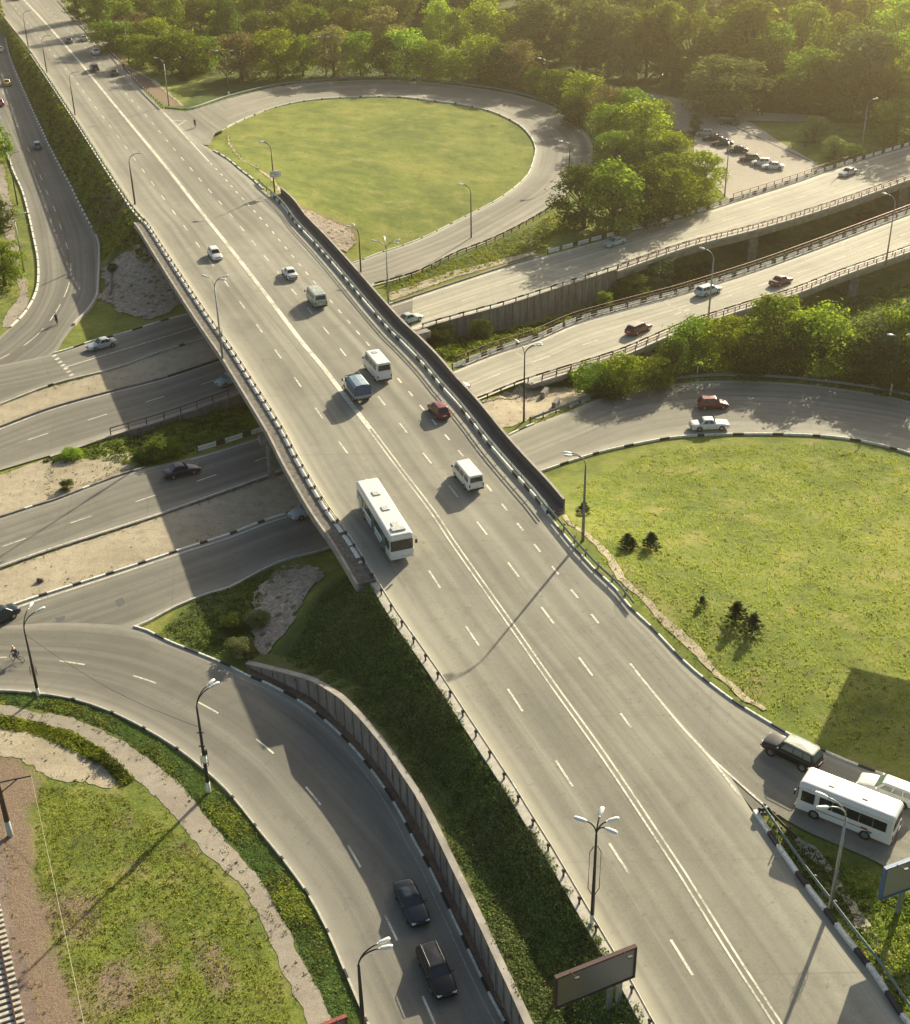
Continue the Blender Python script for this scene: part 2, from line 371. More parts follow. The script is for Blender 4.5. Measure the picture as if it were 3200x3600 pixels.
LEAF_D = leafmat('leaf_dark', (0.045, 0.07, 0.016), (0.085, 0.12, 0.026), (0.14, 0.185, 0.038), 0.32)
LEAF_P = leafmat('leaf_pale', (0.14, 0.17, 0.065), (0.2, 0.24, 0.1), (0.27, 0.31, 0.14), 0.33)
LEAF_B = leafmat('leaf_brownish', (0.19, 0.165, 0.085), (0.28, 0.25, 0.12), (0.35, 0.32, 0.15), 0.35)
LEAF_Y = leafmat('leaf_lime', (0.18, 0.235, 0.034), (0.28, 0.36, 0.055), (0.37, 0.45, 0.08), 0.45)
LEAF_F = leafmat('leaf_forest', (0.08, 0.105, 0.02), (0.14, 0.17, 0.032), (0.2, 0.23, 0.045), 0.38)
LEAF_S = leafmat('leaf_spruce', (0.03, 0.04, 0.02), (0.05, 0.065, 0.03), (0.08, 0.1, 0.04), 0.2)
LEAF_M = leafmat('leaf_muted', (0.11, 0.165, 0.065), (0.175, 0.24, 0.085), (0.26, 0.32, 0.12), 0.32)
LEAF_O = leafmat('leaf_olive', (0.09, 0.095, 0.03), (0.13, 0.13, 0.04), (0.17, 0.16, 0.06), 0.25)
GRASS_B = leafmat('grass_blade', (0.22, 0.25, 0.06), (0.3, 0.32, 0.08), (0.38, 0.37, 0.12), 0.5)

# ------------------------------------------------------------------ traced lines of the place
ML = [(-75,-60),(13,57),(97,163),(167,264),(264,410),(387,600),(475,732),(528,794),(577,869),(643,970),(722,1089),(793,1190),(826,1235),(945,1420),(1011,1526),(1064,1627),(1165,1794),(1240,1897),(1346,2069),(1403,2161),(1487,2280),(1566,2394),(1706,2607),(1811,2765),(1882,2880),(1957,3000),(2076,3203),(2159,3343),(2215,3434),(2305,3600),(2400,3765)]
MRn = [(160,-50),(207,0),(260,62),(326,128),(396,198),(484,299),(568,383),(640,450),(700,500),(750,530),(800,560),(848,600),(888,631),(914,657),(989,723),(1038,789),(1108,864),(1196,965),(1284,1071),(1372,1172),(1412,1210),(1487,1288),(1548,1363),(1600,1420),(1657,1490),(1714,1565),(1794,1658),(1873,1746),(1900,1780),(2023,1932),(2084,1998),(2164,2073),(2216,2139)]
MR2 = [(2290,2280),(2400,2470),(2520,2650),(2647,2858),(2743,3000),(2805,3088),(2893,3203),(2972,3308),(3060,3418),(3148,3555),(3184,3600),(3290,3765)]
RK = [(2164,2073),(2216,2139),(2287,2205),(2400,2324),(2488,2400),(2589,2475),(2647,2510),(2774,2585),(2893,2642),(2986,2682),(3104,2726),(3200,2761),(3420,2835)]
RI = [(2150,2250),(2240,2350),(2400,2540),(2560,2720),(2668,2820),(2720,2852),(2779,2892),(2840,2925),(2946,2970),(3060,3018),(3109,3045),(3200,3092),(3420,3190)]
CTR = [(20,-60),(84,0),(167,88),(282,220),(343,295),(470,449),(590,594),(722,763),(800,860),(930,1028),(1060,1200),(1135,1290),(1196,1370),(1302,1508),(1412,1655),(1522,1800),(1600,1917),(1794,2192),(1939,2400),(2128,2664),(2352,3000),(2400,3073),(2585,3370),(2735,3600),(2840,3765)]
LD = [(20,-20),(77,57),(264,282),(335,376),(392,449),(559,675),(689,851),(976,1242),(1047,1343),(1121,1451),(1205,1570),(1340,1758),(1470,1948),(1581,2117),(1701,2295),(1829,2488),(1965,2690),(2296,3205),(2475,3493),(2600,3700)]
RD = [(156,18),(196,57),(293,158),(409,288),(464,352),(526,420),(594,502),(669,590),(711,640),(804,747),(950,924),(1009,996),(1075,1075),(1146,1161),(1221,1257),(1390,1469),(1480,1583),(1695,1857),(1805,2002),(1935,2176),(2071,2359),(2219,2558)]
RS = [(733,566),(779,613),(824,666),(874,720),(939,792),(994,858),(1052,928),(1083,965),(1183,1081),(1257,1167),(1424,1360),(1514,1469),(1613,1585),(1719,1715),(1830,1853),(1952,2005),(2084,2165),(2154,2253)]

def ext(P, a=0.0, b=0.0):
    """carry a traced line on beyond the frame, straight"""
    P = list(P)
    if b: d = (P[-1] - P[-4]).normalized(); P += [P[-1] + d * t for t in np.arange(2.0, b + 0.1, 2.0)]
    if a: d = (P[0] - P[3]).normalized(); P = [P[0] + d * t for t in np.arange(a, 0.1, -2.0)] + P
    return P
def extz(P, a=0.0, b=0.0):
    Q = ext(P, a, b)
    for q in Q: q.z = zm(q.y)
    return Q
main_l = extz(cmz(Zm(ML), 2.0), 0, 30); main_r_n = cmz(Zm(MRn), 2.0); main_r = main_r_n + extz(cmz(Zm(MR2), 2.0), 0, 30)
def by_y(P, ys):
    Q = sorted(P, key=lambda p: p.y); Y = [p.y for p in Q]; X = [p.x for p in Q]
    return np.interp(ys, Y, X)
Ys = np.arange(34, 520, 2.0)
lx = by_y(main_l, Ys); rx = by_y(main_r, Ys)

# lower-level lines (z = 0)
TO = [((577,389),5.3),((660,394),5.2),((800,349),4.8),((932,315),4.3),((1020,299),3.9),((1152,288),3.4),((1284,281),3.0),((1416,281),2.6),((1600,300),2.1),((1776,326),1.6),((1921,365),1.2),((1996,409),1.0),((2062,467),0.7),((2084,520),0.6),((2076,577),0.5),((2040,640),0.4),((1935,728),0.2),((1820,798),0.1),((1710,851),0),((1600,893),0),((1460,961),0),((1311,1005),0),((1000,1085),0),((740,1180),0)]
TI = [((700,500),5.5),((757,467),5.3),((800,445),5.0),((879,409),4.5),((976,374),4.0),((1086,352),3.5),((1196,343),3.1),((1306,339),2.8),((1416,341),2.5),((1548,357),2.1),((1635,368),1.7),((1732,392),1.4),((1820,434),1.1),((1864,475),0.8),((1884,520),0.6),((1877,564),0.5),((1860,609),0.4),((1829,644),0.3),((1767,692),0.2),((1688,736),0.1),((1600,781),0),((1504,829),0),((1416,864),0),((1328,893),0),((1240,926),0),((930,1005),0),((660,1106),0)]
t_out = catmull([W(*p, z) for p, z in TO]); t_in = catmull([W(*p, z) for p, z in TI])
C_U = [(-90,1300),(60,1272),(189,1244),(264,1222),(326,1200),(387,1186),(440,1172),(559,1133),(660,1106)]
C_L = [(-90,1455),(0,1420),(88,1385),(176,1352),(264,1328),(370,1303),(440,1281),(528,1248),(616,1218),(740,1180)]
LR_R = [(-25,-60),(-5,30),(20,132),(40,211),(79,304),(114,383),(145,449),(176,515),(220,600),(247,648),(286,728),(321,794),(348,847),(352,908),(348,996),(343,1045),(308,1098),(264,1142),(220,1200),(189,1244),(80,1300),(-90,1380)]
LR_L = [(-190,-60),(-150,100),(-110,250),(-50,370),(0,480),(22,537),(44,600),(75,670),(97,750),(114,829),(128,899),(132,952),(128,1009),(110,1058),(79,1106),(35,1150),(0,1186),(-90,1245)]
D_U = [(-90,1538),(0,1504),(176,1438),(383,1380),(572,1332),(775,1266),(1100,1160),(1368,1073),(1600,996),(1776,939),(1882,908),(1935,895),(2128,842),(2400,768),(2620,700),(2809,640),(2928,598),(3200,515),(3420,450)]
D_L = [(-90,1688),(0,1653),(79,1629),(220,1587),(387,1528),(572,1473),(800,1394),(1130,1278),(1452,1159),(1600,1115),(1776,1067),(1996,996),(2146,948),(2400,862),(2664,794),(2928,714),(3200,618),(3420,540)]
E_U = [(-90,1850),(0,1820),(132,1777),(194,1759),(352,1698),(467,1658),(660,1612),(800,1572),(941,1526),(1270,1415),(1600,1301),(1754,1240),(1908,1190),(2040,1133),(2260,1072),(2400,1035),(2664,952),(2884,873),(3060,807),(3200,754),(3420,670)]
E_L = [(-90,2025),(0,1994),(176,1932),(396,1862),(586,1800),(800,1724),(1011,1649),(1340,1530),(1657,1416),(1820,1350),(1974,1301),(2168,1240),(2304,1198),(2400,1142),(2620,1071),(2779,1023),(2928,965),(3200,869),(3420,788)]
E_L[12] = (2290,1188)
F_U = [(-90,2182),(0,2148),(110,2108),(396,2016),(660,1928),(800,1884),(932,1833),(1060,1792),(1400,1670),(1763,1543),(1847,1504),(1996,1447),(2128,1394),(2260,1363),(2400,1347),(2532,1338),(2752,1345),(2928,1363),(3104,1389),(3200,1411),(3420,1475)]
F_L = [(-90,2350),(200,2270),(471,2203),(616,2130),(726,2086),(800,2066),(976,1976),(1174,1919),(1530,1780),(1882,1662),(1996,1623),(2128,1583),(2304,1546),(2400,1533),(2576,1525),(2796,1526),(2972,1539),(3104,1565),(3200,1592),(3420,1665)]
G_R = [(-90,2210),(200,2190),(471,2205),(594,2258),(704,2302),(800,2342),(866,2377),(941,2407),(1038,2459),(1086,2490),(1172,2563),(1245,2638),(1306,2713),(1359,2787),(1416,2884),(1460,2972),(1504,3048),(1548,3141),(1600,3251),(1670,3401),(1728,3520),(1772,3600),(1860,3765)]
G_L = [(-90,2426),(0,2426),(110,2433),(255,2455),(383,2497),(511,2559),(625,2629),(722,2704),(800,2776),(853,2840),(919,2924),(990,3010),(1082,3136),(1152,3264),(1214,3409),(1262,3520),(1298,3600),(1365,3765)]
WALL = [(866,2345),(1020,2417),(1099,2457),(1174,2525),(1253,2603),(1311,2670),(1368,2745),(1416,2820),(1465,2894),(1510,2980),(1600,3172),(1644,3264),(1697,3379),(1750,3497),(1785,3572),(1870,3765)]
cl = lambda P, s=1.5: catmull(Z0(P), s)
c_u, c_l, d_u, d_l, e_u, e_l, f_u, f_l, g_r, g_l, wall_b = map(cl, (C_U, C_L, D_U, D_L, E_U, E_L, F_U, F_L, G_R, G_L, WALL))
c_u, c_l = ext(c_u, 50, 0), ext(c_l, 50, 0); d_u, d_l, e_u, e_l, f_u, f_l = [ext(P, 50, 50) for P in (d_u, d_l, e_u, e_l, f_u, f_l)]; g_r, g_l, wall_b = ext(g_r, 50, 18), ext(g_l, 50, 18), ext(wall_b, 0, 18)
lr_r = catmull([Wl(*p) for p in LR_R]); lr_l = catmull([Wl(*p) for p in LR_L])
r_k = extz(cmz(Zm(RK)), 0, 50); r_i = extz(cmz(Zm(RI)), 0, 50)

# ------------------------------------------------------------------ terrain heights
GX0, GX1, GY0, GY1, GS = -220.0, 240.0, 24.0, 560.0, 1.0
nx = int((GX1 - GX0) / GS) + 1; ny = int((GY1 - GY0) / GS) + 1
gx = GX0 + np.arange(nx) * GS; gy = GY0 + np.arange(ny) * GS
XX, YY = np.meshgrid(gx, gy)
def inpoly(P, X=None, Y=None):
    X = XX if X is None else X; Y = YY if Y is None else Y
    ins = np.zeros(X.shape, bool); n = len(P)
    for i in range(n):
        x1, y1 = P[i][0], P[i][1]; x2, y2 = P[(i+1) % n][0], P[(i+1) % n][1]
        if y1 == y2: continue
        c = ((y1 > Y) != (y2 > Y)) & (X < (x2 - x1) * (Y - y1) / (y2 - y1) + x1)
        ins ^= c
    return ins
def near(P, d, side=None, d0=0.0):
    """cells within d of polyline, optionally only on its right (+1) / left (-1) side; value of z interpolated"""
    D = np.full(XX.shape, 1e9); Zv = np.zeros(XX.shape); SDV = np.zeros(XX.shape)
    Pe = evenly(P, 1.0); N = laterals(Pe)
    for p, n in zip(Pe, N):
        i0 = max(0, int((p.x - d - 1 - GX0) / GS)); i1 = min(nx, int((p.x + d + 2 - GX0) / GS) + 1)
        j0 = max(0, int((p.y - d - 1 - GY0) / GS)); j1 = min(ny, int((p.y + d + 2 - GY0) / GS) + 1)
        if i0 >= i1 or j0 >= j1: continue
        dx = XX[j0:j1, i0:i1] - p.x; dy = YY[j0:j1, i0:i1] - p.y
        r = np.hypot(dx, dy); sd_ = dx * n.x + dy * n.y
        m = r < D[j0:j1, i0:i1]
        SDV[j0:j1, i0:i1] = np.where(m, sd_, SDV[j0:j1, i0:i1]); D[j0:j1, i0:i1] = np.where(m, r, D[j0:j1, i0:i1]); Zv[j0:j1, i0:i1] = np.where(m, p.z, Zv[j0:j1, i0:i1])
    return (D < d) & (D >= d0) & ((SDV * side > -0.05) if side else True), Zv
fixed = np.zeros(XX.shape, bool); H = np.zeros(XX.shape)
def fix(mask, z):
    global fixed
    H[mask] = z[mask] if isinstance(z, np.ndarray) else z
    fixed |= mask
# outer rim
rim = np.zeros(XX.shape, bool); rim[0, :] = rim[-1, :] = rim[:, 0] = rim[:, -1] = True
fix(rim, 0.0)
fix(rim & (YY < 60) & (XX > 12), 4.3)
ZMg = np.interp(YY[:, 0], np.arange(30, 600, 2.0), [zm(y) for y in np.arange(30, 600, 2.0)])[:, None] * np.ones(XX.shape)
LOWZ = -0.14
low = np.zeros(XX.shape, bool)
EB_X = W(2170, 950).x     # the eastern carriageways leave the ground here
def foot(a, b): return inpoly([p for p in a] + [p for p in reversed(b)])
for a, b in ((c_u, c_l), (d_u, d_l), (e_u, e_l), (f_u, f_l), (g_r, g_l)):
    low |= foot(a, b)
eD = foot(d_u, d_l) & (XX > EB_X); eE = foot(e_u, e_l) & (XX > W(1850, 1300).x)
low &= ~eD; low &= ~eE
mk, _ = near(c_l, 1.5); low |= mk
mk, _ = near(f_u, 1.8); low |= mk
mk, _ = near(f_l, 1.8); low |= mk
mk, _ = near(g_l, 3.0); low |= mk
mk, _ = near(d_u, 2.0); low |= mk
fix(low, LOWZ)
mk = foot(lr_l, lr_r); fix(mk, np.vectorize(zl)(YY) - 0.14)
mk, zz = near(lr_l, 2.0); fix(mk, zz - 0.14)
mk, zz = near(lr_r, 1.0); fix(mk, zz - 0.14)
# teardrop
tin = resample(t_in, 160); tout = resample(t_out, 160)
for k in range(0, 160):
    pass
mk, zz = near(t_in, 2.5); fix(mk & ~low, (zz - 0.14))
mk, zz = near(t_out, 2.5); fix(mk & ~low, (zz - 0.14))
tm = foot(t_in, t_out) & ~fixed
# upper level: main road outside the bridge
AB_F = (Wm(490, 800), Wm(1000, 700)); AB_N = (Wm(1250, 2010), Wm(1930, 1770))
def line_y(ab, X): a, b = ab; return a.y + (b.y - a.y) * (X - a.x) / (b.x - a.x)
mainfoot = inpoly([(x, y) for x, y in zip(lx, Ys)] + [(x, y) for x, y in zip(rx[::-1], Ys[::-1])])
mkl, _ = near(main_l, 1.6); mkr, _ = near(main_r_n, 1.6)
mainfoot |= mkl | mkr
ramp_foot = foot(r_k, r_i); mka, _ = near(r_k, 1.5); mkb, _ = near(r_i, 1.5)
span = (YY < line_y(AB_F, XX)) & (YY > line_y(AB_N, XX))
upm = ((mainfoot & ~span) | ramp_foot | mka | mkb)
fix(upm, ZMg - 0.14)
mkc, _ = near(cmz(Zm(MR2)), 9.0, None); fix(mkc & ~upm & (XX > 22), ZMg - 0.35)
# meadow bowl control, ravine and slopes
def pins(L, r=2.0):
    for x, y, z in L:
        p = W(x, y, z); fix((np.hypot(XX - p.x, YY - p.y) < r), z)
wt = lambda P, z: [W(x, y, z) for x, y in P]
# low ground against the retaining wall of the northern carriageway and in the ravine
rav = [(500,1520,-0.9),(700,1465,-1.6),(900,1410,-2.2),(1150,1320,-2.8),(1450,1225,-3.2),(1700,1165,-4.2),(2000,1080,-5.0),(2300,985,-5.6),(2600,900,-6.2),(2900,810,-6.5),(3250,700,-6.5)]
rv = catmull([W(x, y, z) for x, y, z in rav]); mk, zz = near(rv, 2.5); fix(mk & ~(low), zz)
dlw = [p + Vector((0, 0, 0)) for p in d_l if p.x > W(560, 1480).x and p.x < EB_X]
for p in dlw: p.z = np.interp(p.x, [q.x for q in rv], [q.z for q in rv]) + 0.5
mk, zz = near(dlw, 2.0, +1); 
fix(mk, zz)
sse = [(1850,1390,-1.0),(2150,1300,-2.2),(2350,1240,-3.2),(2700,1130,-4.6),(3100,1000,-5.5),(3400,900,-5.5)]
sv = catmull([W(x, y, z) for x, y, z in sse]); mk, zz = near(sv, 3.0); fix(mk & ~low, zz)
for p_, z_ in (((2500,1010),-5.8),((2800,905),-6.2),((3100,800),-6.2)):
    q = W(*p_, z_); fix(np.hypot(XX - q.x, YY - q.y) < 3, z_)
# retained embankment beside the slip road
wall_e = evenly(wall_b, 1.0)
Sw = arcs(wall_e)
for p, s in zip(wall_e, Sw): p.z = 3.1 * min(1.0, 0.12 + s / 15.0)
gr_in = foot(offset(evenly(g_r, 1.0), -0.3), wall_e)
fix(gr_in, LOWZ)
mk, zz = near(wall_e, 0.9); fix(mk, LOWZ)
mk, zz = near(wall_e, 3.2, -1, 1.7)
fix(mk, zz - 0.15)
# fill: Laplace
NS = (~fixed)
Hc = H.copy()
def relax(Hc, fx, it):
    for _ in range(it):
        A = Hc.copy()
        A[1:-1, 1:-1] = 0.25 * (Hc[:-2, 1:-1] + Hc[2:, 1:-1] + Hc[1:-1, :-2] + Hc[1:-1, 2:])
        Hc = np.where(fx, Hc, A)
    return Hc
def pyramid(Hf, fx, lvl):
    if lvl == 0: return relax(np.where(fx, Hf, 0), fx, 400)
    ny_, nx_ = Hf.shape; a = ny_ // 2 * 2; b = nx_ // 2 * 2
    w_ = fx[:a, :b].astype(float); s_ = (Hf[:a, :b] * w_).reshape(a//2, 2, b//2, 2).sum((1, 3)); c_ = w_.reshape(a//2, 2, b//2, 2).sum((1, 3))
    cf = c_ > 0; ch = np.where(cf, s_ / np.maximum(c_, 1), 0)
    co_ = pyramid(ch, cf, lvl - 1)
    upv = np.repeat(np.repeat(co_, 2, 0), 2, 1); full = np.zeros_like(Hf); full[:a, :b] = upv
    if a < ny_: full[a:, :b] = upv[-1:, :]
    if b < nx_: full[:, b:] = full[:, b-1:b]
    return relax(np.where(fx, Hf, full), fx, 60)
H = pyramid(H, fixed, 5)
rng = np.random.default_rng(3)
def TZ(x, y):
    i = min(max((x - GX0) / GS, 0), nx - 1.001); j = min(max((y - GY0) / GS, 0), ny - 1.001)
    a = int(i); b = int(j); u = i - a; v = j - b
    return float(H[b, a]*(1-u)*(1-v) + H[b, a+1]*u*(1-v) + H[b+1, a]*(1-u)*v + H[b+1, a+1]*u*v)
def WT(x, y, it=12):
    z = 1.0
    for _ in range(it):
        p = W(x, y, z); z = 0.5 * z + 0.5 * TZ(p.x, p.y)
    p = W(x, y, z); return Vector((p.x, p.y, TZ(p.x, p.y)))
# soft masks
def blurmask(m, it=3):
    a = m.astype(float)
    for _ in range(it):
        b_ = a.copy(); b_[1:-1, 1:-1] = (a[:-2, 1:-1] + a[2:, 1:-1] + a[1:-1, :-2] + a[1:-1, 2:] + a[1:-1, 1:-1]) / 5; a = b_
    return a
def pxpoly(P): return [WT(*p) for p in P]
LUSH = [
 [(880,2350),(980,2280),(1150,2050),(1250,2010),(1330,2060),(1600,2460),(1950,3010),(2300,3620),(2380,3760),(1880,3760),(1750,3480),(1560,3050),(1400,2720),(1250,2550),(1080,2420)],
 [(560,2240),(700,2080),(950,1990),(1000,2080),(900,2330),(700,2290)],
 [(0,2440),(150,2440),(480,2560),(720,2730),(900,2950),(1180,3400),(1300,3700),(1120,3700),(1000,3350),(800,3000),(640,2790),(400,2600),(200,2500),(0,2500)],
 [(0,2520),(140,2530),(300,2600),(470,2720),(440,2750),(300,2660),(120,2570),(0,2560)],
 [(380,900),(520,780),(560,900),(470,1000),(380,980)],
 [(1330,960),(1600,905),(1850,800),(1960,740),(1960,820),(1850,880),(1600,980),(1370,1040)],
]
lush = np.zeros(XX.shape, bool)
for P_ in LUSH: lush |= inpoly([(q.x, q.y) for q in pxpoly(P_)])
lush |= (YY > 300) & (XX > -60) & ~inpoly([(p.x, p.y) for p in t_in]) & ~inpoly([(q.x, q.y) for q in [W(*p) for p in [(2200,560),(2500,400),(3000,560),(2700,720)]]])
lushb = blurmask(lush, 4)
bare = np.zeros(XX.shape, bool)
for P_ in ([(1010,705),(1060,720),(1250,800),(1250,850),(1180,880),(1090,830)], [(-60,2645),(60,2655),(120,2690),(150,2740),(110,2800),(110,2950),(130,3080),(170,3200),(200,3350),(260,3480),(310,3600),(370,3765),(-80,3765)], [(400,2830),(500,2850),(490,2950),(440,2960),(395,2900)], [(440,3010),(510,3020),(490,3110),(450,3090)], [(330,640),(400,640),(440,700),(450,750),(400,780),(350,790),(325,720)], [(470,3200),(560,3230),(600,3420),(640,3650),(560,3650),(520,3400)], [(640,2110),(700,2090),(640,2180)], [(200,3150),(330,3100),(380,3250),(300,3330),(220,3280)], [(330,3380),(450,3360),(500,3520),(420,3640),(340,3560)], [(600,2880),(700,2980),(760,3080),(690,3060),(600,2960)], [(680,3300),(780,3280),(850,3450),(800,3560),(720,3480)], [(2150,1950),(2210,1990),(2330,2130),(2280,2140)], [(2720,2880),(2900,3050),(3100,3350),(3230,3600),(3200,3700),(3080,3500),(2820,3060)], [(150,120),(260,40),(300,80),(640,370),(600,380)]):
    bare |= inpoly([(q.x, q.y) for q in pxpoly(P_)])
bareb = blurmask(bare, 2)

mb = MB()
V = np.stack([XX.ravel(), YY.ravel(), H.ravel()], 1)
me = bpy.data.meshes.new('ground')
idx = np.arange(nx * ny).reshape(ny, nx)
quads = np.stack([idx[:-1, :-1], idx[:-1, 1:], idx[1:, 1:], idx[1:, :-1]], -1).reshape(-1, 4)
# skirt to the horizon
far = 3500.0
nv = len(V)
sk = [(-far, -far, -1.0), (far, -far, -1.0), (far, far, -1.0), (-far, far, -1.0)]
V2 = np.vstack([V, np.array(sk)])
corner = [idx[0, 0], idx[0, -1], idx[-1, -1], idx[-1, 0]]
faces = quads.tolist()
b0 = idx[0, :].tolist(); b1 = idx[:, -1].tolist(); b2 = idx[-1, ::-1].tolist(); b3 = idx[::-1, 0].tolist()
faces += [[nv, nv+1] + b0[::-1], [nv+1, nv+2] + b1[::-1], [nv+2, nv+3] + b2[::-1], [nv+3, nv] + b3[::-1]]
me.from_pydata(V2.tolist(), [], faces)
for nm, arr in (('lush', lushb), ('bare', bareb)):
    at = me.attributes.new(nm, 'FLOAT', 'POINT'); at.data.foreach_set('value', np.concatenate([arr.ravel(), np.zeros(4)]).astype(np.float32))
me.polygons.foreach_set('use_smooth', [True] * len(faces)); me.materials.append(G_MEADOW)
go = bpy.data.objects.new('ground', me); COL.objects.link(go); tag(go, kind='structure')

# ------------------------------------------------------------------ draped patches
def rough_outline(P, step=0.8, amp=0.35, seed=0):
    Q = []; n = len(P)
    for i in range(n):
        a = P[i]; b = P[(i+1) % n]; k = max(1, int((Vector((b.x - a.x, b.y - a.y, 0))).length / step))
        for j in range(k): Q.append(a.lerp(b, j / k))
    o = []
    for q in Q:
        v = noise.noise_vector(Vector((q.x * 0.7, q.y * 0.7, seed))) * amp + noise.noise_vector(Vector((q.x * 0.15, q.y * 0.15, seed + 5))) * amp * 2 + noise.noise_vector(Vector((q.x * 2.3, q.y * 2.3, seed + 9))) * amp * 0.8
        o.append((q.x + v.x, q.y + v.y))
    return o
FRINGE = []
def drape(name, P, mat, dz=0.05, amp=0.35, seed=0, step=0.8, zfn=None, grid=1.0, extra=None):
    step = min(step, 0.45) if amp > 0.1 else step
    O = rough_outline(P, step, amp, seed) if amp > 0 else rough_outline(P, step, 0.0, 0)
    if mat in (G_SAND, G_PATH, G_STONE, G_BALLAST): FRINGE.append((O, mat))
    xs = [p[0] for p in O]; ys = [p[1] for p in O]
    X, Y = np.meshgrid(np.arange(math.floor(min(xs)), max(xs) + 1, grid), np.arange(math.floor(min(ys)), max(ys) + 1, grid))
    ins = inpoly(O, X, Y); pts = list(zip(X[ins], Y[ins]))
    vs = [Vector(p) for p in O] + [Vector(p) for p in pts]
    n = len(O); ed = [(i, (i+1) % n) for i in range(n)]
    r = delaunay_2d_cdt(vs, ed, [list(range(n))], 1, 1e-4)
    m_ = MB(); z = zfn or TZ
    m_.v = [(v.x, v.y, z(v.x, v.y) + dz) for v in r[0]]
    for f in r[2]: m_.face(f)
    o = m_.build(name, mat, smooth=True); tag(o, kind='structure')
    if mat in (A_MAIN, A_LOW, A_PALE_GLOW):
        at_ = o.data.attributes.new('edge', 'FLOAT', 'POINT'); at_.data.foreach_set('value', [4.0] * len(o.data.vertices))
        u_ = o.data.uv_layers.new(name='UVMap')
        for lp in o.data.loops: v_ = o.data.vertices[lp.vertex_index].co; u_.data[lp.index].uv = (v_.x * 0.9 + v_.y * 0.42, v_.y * 0.9 - v_.x * 0.42)
    return o

# ------------------------------------------------------------------ roads
def ribbon(name, A, B, mat, n=160, cross=6, dz=0.0, kind='structure', only=None):
    a = resample(A, n); b = resample(B, n); m = MB(); uv = []; s = 0; eg = []; cross = max(cross, 14)
    for i in range(n):
        if i: s += ((a[i] - a[i-1]).length + (b[i] - b[i-1]).length) / 2
        wd = (b[i] - a[i]).length
        for j in range(cross + 1):
            p = a[i].lerp(b[i], j / cross); m.v.append((p.x, p.y, p.z + dz)); uv.append((wd * j / cross, s)); eg.append((cross - j if only == 'B' else min(j, cross - j)) / cross * wd)
    k = cross + 1
    for i in range(n - 1):
        for j in range(cross):
            q = i*k + j; m.face((q, q+k, q+k+1, q+1))
    o = m.build(name, mat, smooth=True, uvs=uv)
    if o.data.polygons[0].normal.z < 0: o.data.flip_normals()
    at_ = o.data.attributes.new('edge', 'FLOAT', 'POINT'); at_.data.foreach_set('value', eg)
    return tag(o, kind=kind)
def main_strip():
    m = MB(); uv = []; k = 25; eg = []
    for y, a, b in zip(Ys, lx, rx):
        for j in range(k):
            x = a + (b - a) * j / (k - 1); m.v.append((x, y, zm(y))); uv.append((x - a, y)); eg.append(min(x - a, b - x) * 0.9)
    for i in range(len(Ys) - 1):
        for j in range(k - 1):
            q = i*k + j; m.face((q, q+1, q+k+1, q+k))
    o = m.build('main_road', A_MAIN, smooth=True, uvs=uv); at_ = o.data.attributes.new('edge', 'FLOAT', 'POINT'); at_.data.foreach_set('value', eg)
    return tag(o, kind='structure')
main_strip()
ribbon('exit_road', r_i, r_k, A_MAIN, 90, dz=0.006, only='B')
ribbon('loop_road', t_in, t_out, A_MAIN, 260, dz=0.004)
# gore between main road and teardrop loop
drape('road_gore', [Wm(*p) for p in [(560,380),(660,392),(800,350),(800,445),(757,467),(735,510),(700,505),(640,450)]], A_MAIN, dz=-0.03, amp=0, zfn=lambda x, y: zm(y))
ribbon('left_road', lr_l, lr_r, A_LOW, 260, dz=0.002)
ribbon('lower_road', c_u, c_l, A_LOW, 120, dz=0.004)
def split_x(P, X, right):
    Q = [p for p in P if (p.x >= X) == right]; a = [p for p in P if p.x < X][-1]; b = [p for p in P if p.x >= X][0]; c = a.lerp(b, (X - a.x) / (b.x - a.x)); return [c] + Q if right else Q + [c]
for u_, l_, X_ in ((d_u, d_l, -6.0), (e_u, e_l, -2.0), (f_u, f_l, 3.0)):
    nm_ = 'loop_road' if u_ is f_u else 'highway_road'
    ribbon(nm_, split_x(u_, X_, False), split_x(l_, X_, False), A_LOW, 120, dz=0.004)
    ribbon(nm_, split_x(u_, X_, True), split_x(l_, X_, True), A_MAIN if u_ is f_u else A_PALE_GLOW, 160, dz=0.004)  # east side paler: haze glow is mixed into its asphalt colour
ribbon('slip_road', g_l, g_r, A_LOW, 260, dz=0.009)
# repair strips across the lower roads and darker patches
PATCHM = simple('asphalt_patch', (0.10, 0.105, 0.10), 0.9, var=0.2)
drape('road_gore', [Wm(*p) for p in [(2400,2480),(2560,2640),(2640,2740),(2725,2850),(2660,2862),(2560,2730),(2440,2570)]], A_MAIN, dz=-0.03, amp=0, zfn=lambda x, y: zm(y))
def pq(P, mat, name='road_patch', z=0.012, zf=None):
    pts = [zf(*p) if zf else W(*p, 0) for p in P]
    m = MB(); m.v = [(q.x, q.y, q.z + z) for q in pts]; m.face(range(len(pts))); o = m.build(name, mat)
    if o.data.polygons[0].normal.z < 0: o.data.flip_normals()
    return tag(o, kind='structure')
pq([(405,2112),(430,2100),(442,2122),(420,2135),(408,2128)], PATCHM)
pq([(193,2172),(230,2165),(226,2182),(198,2190)], PATCHM)

def meadow_edge_strip(): pass

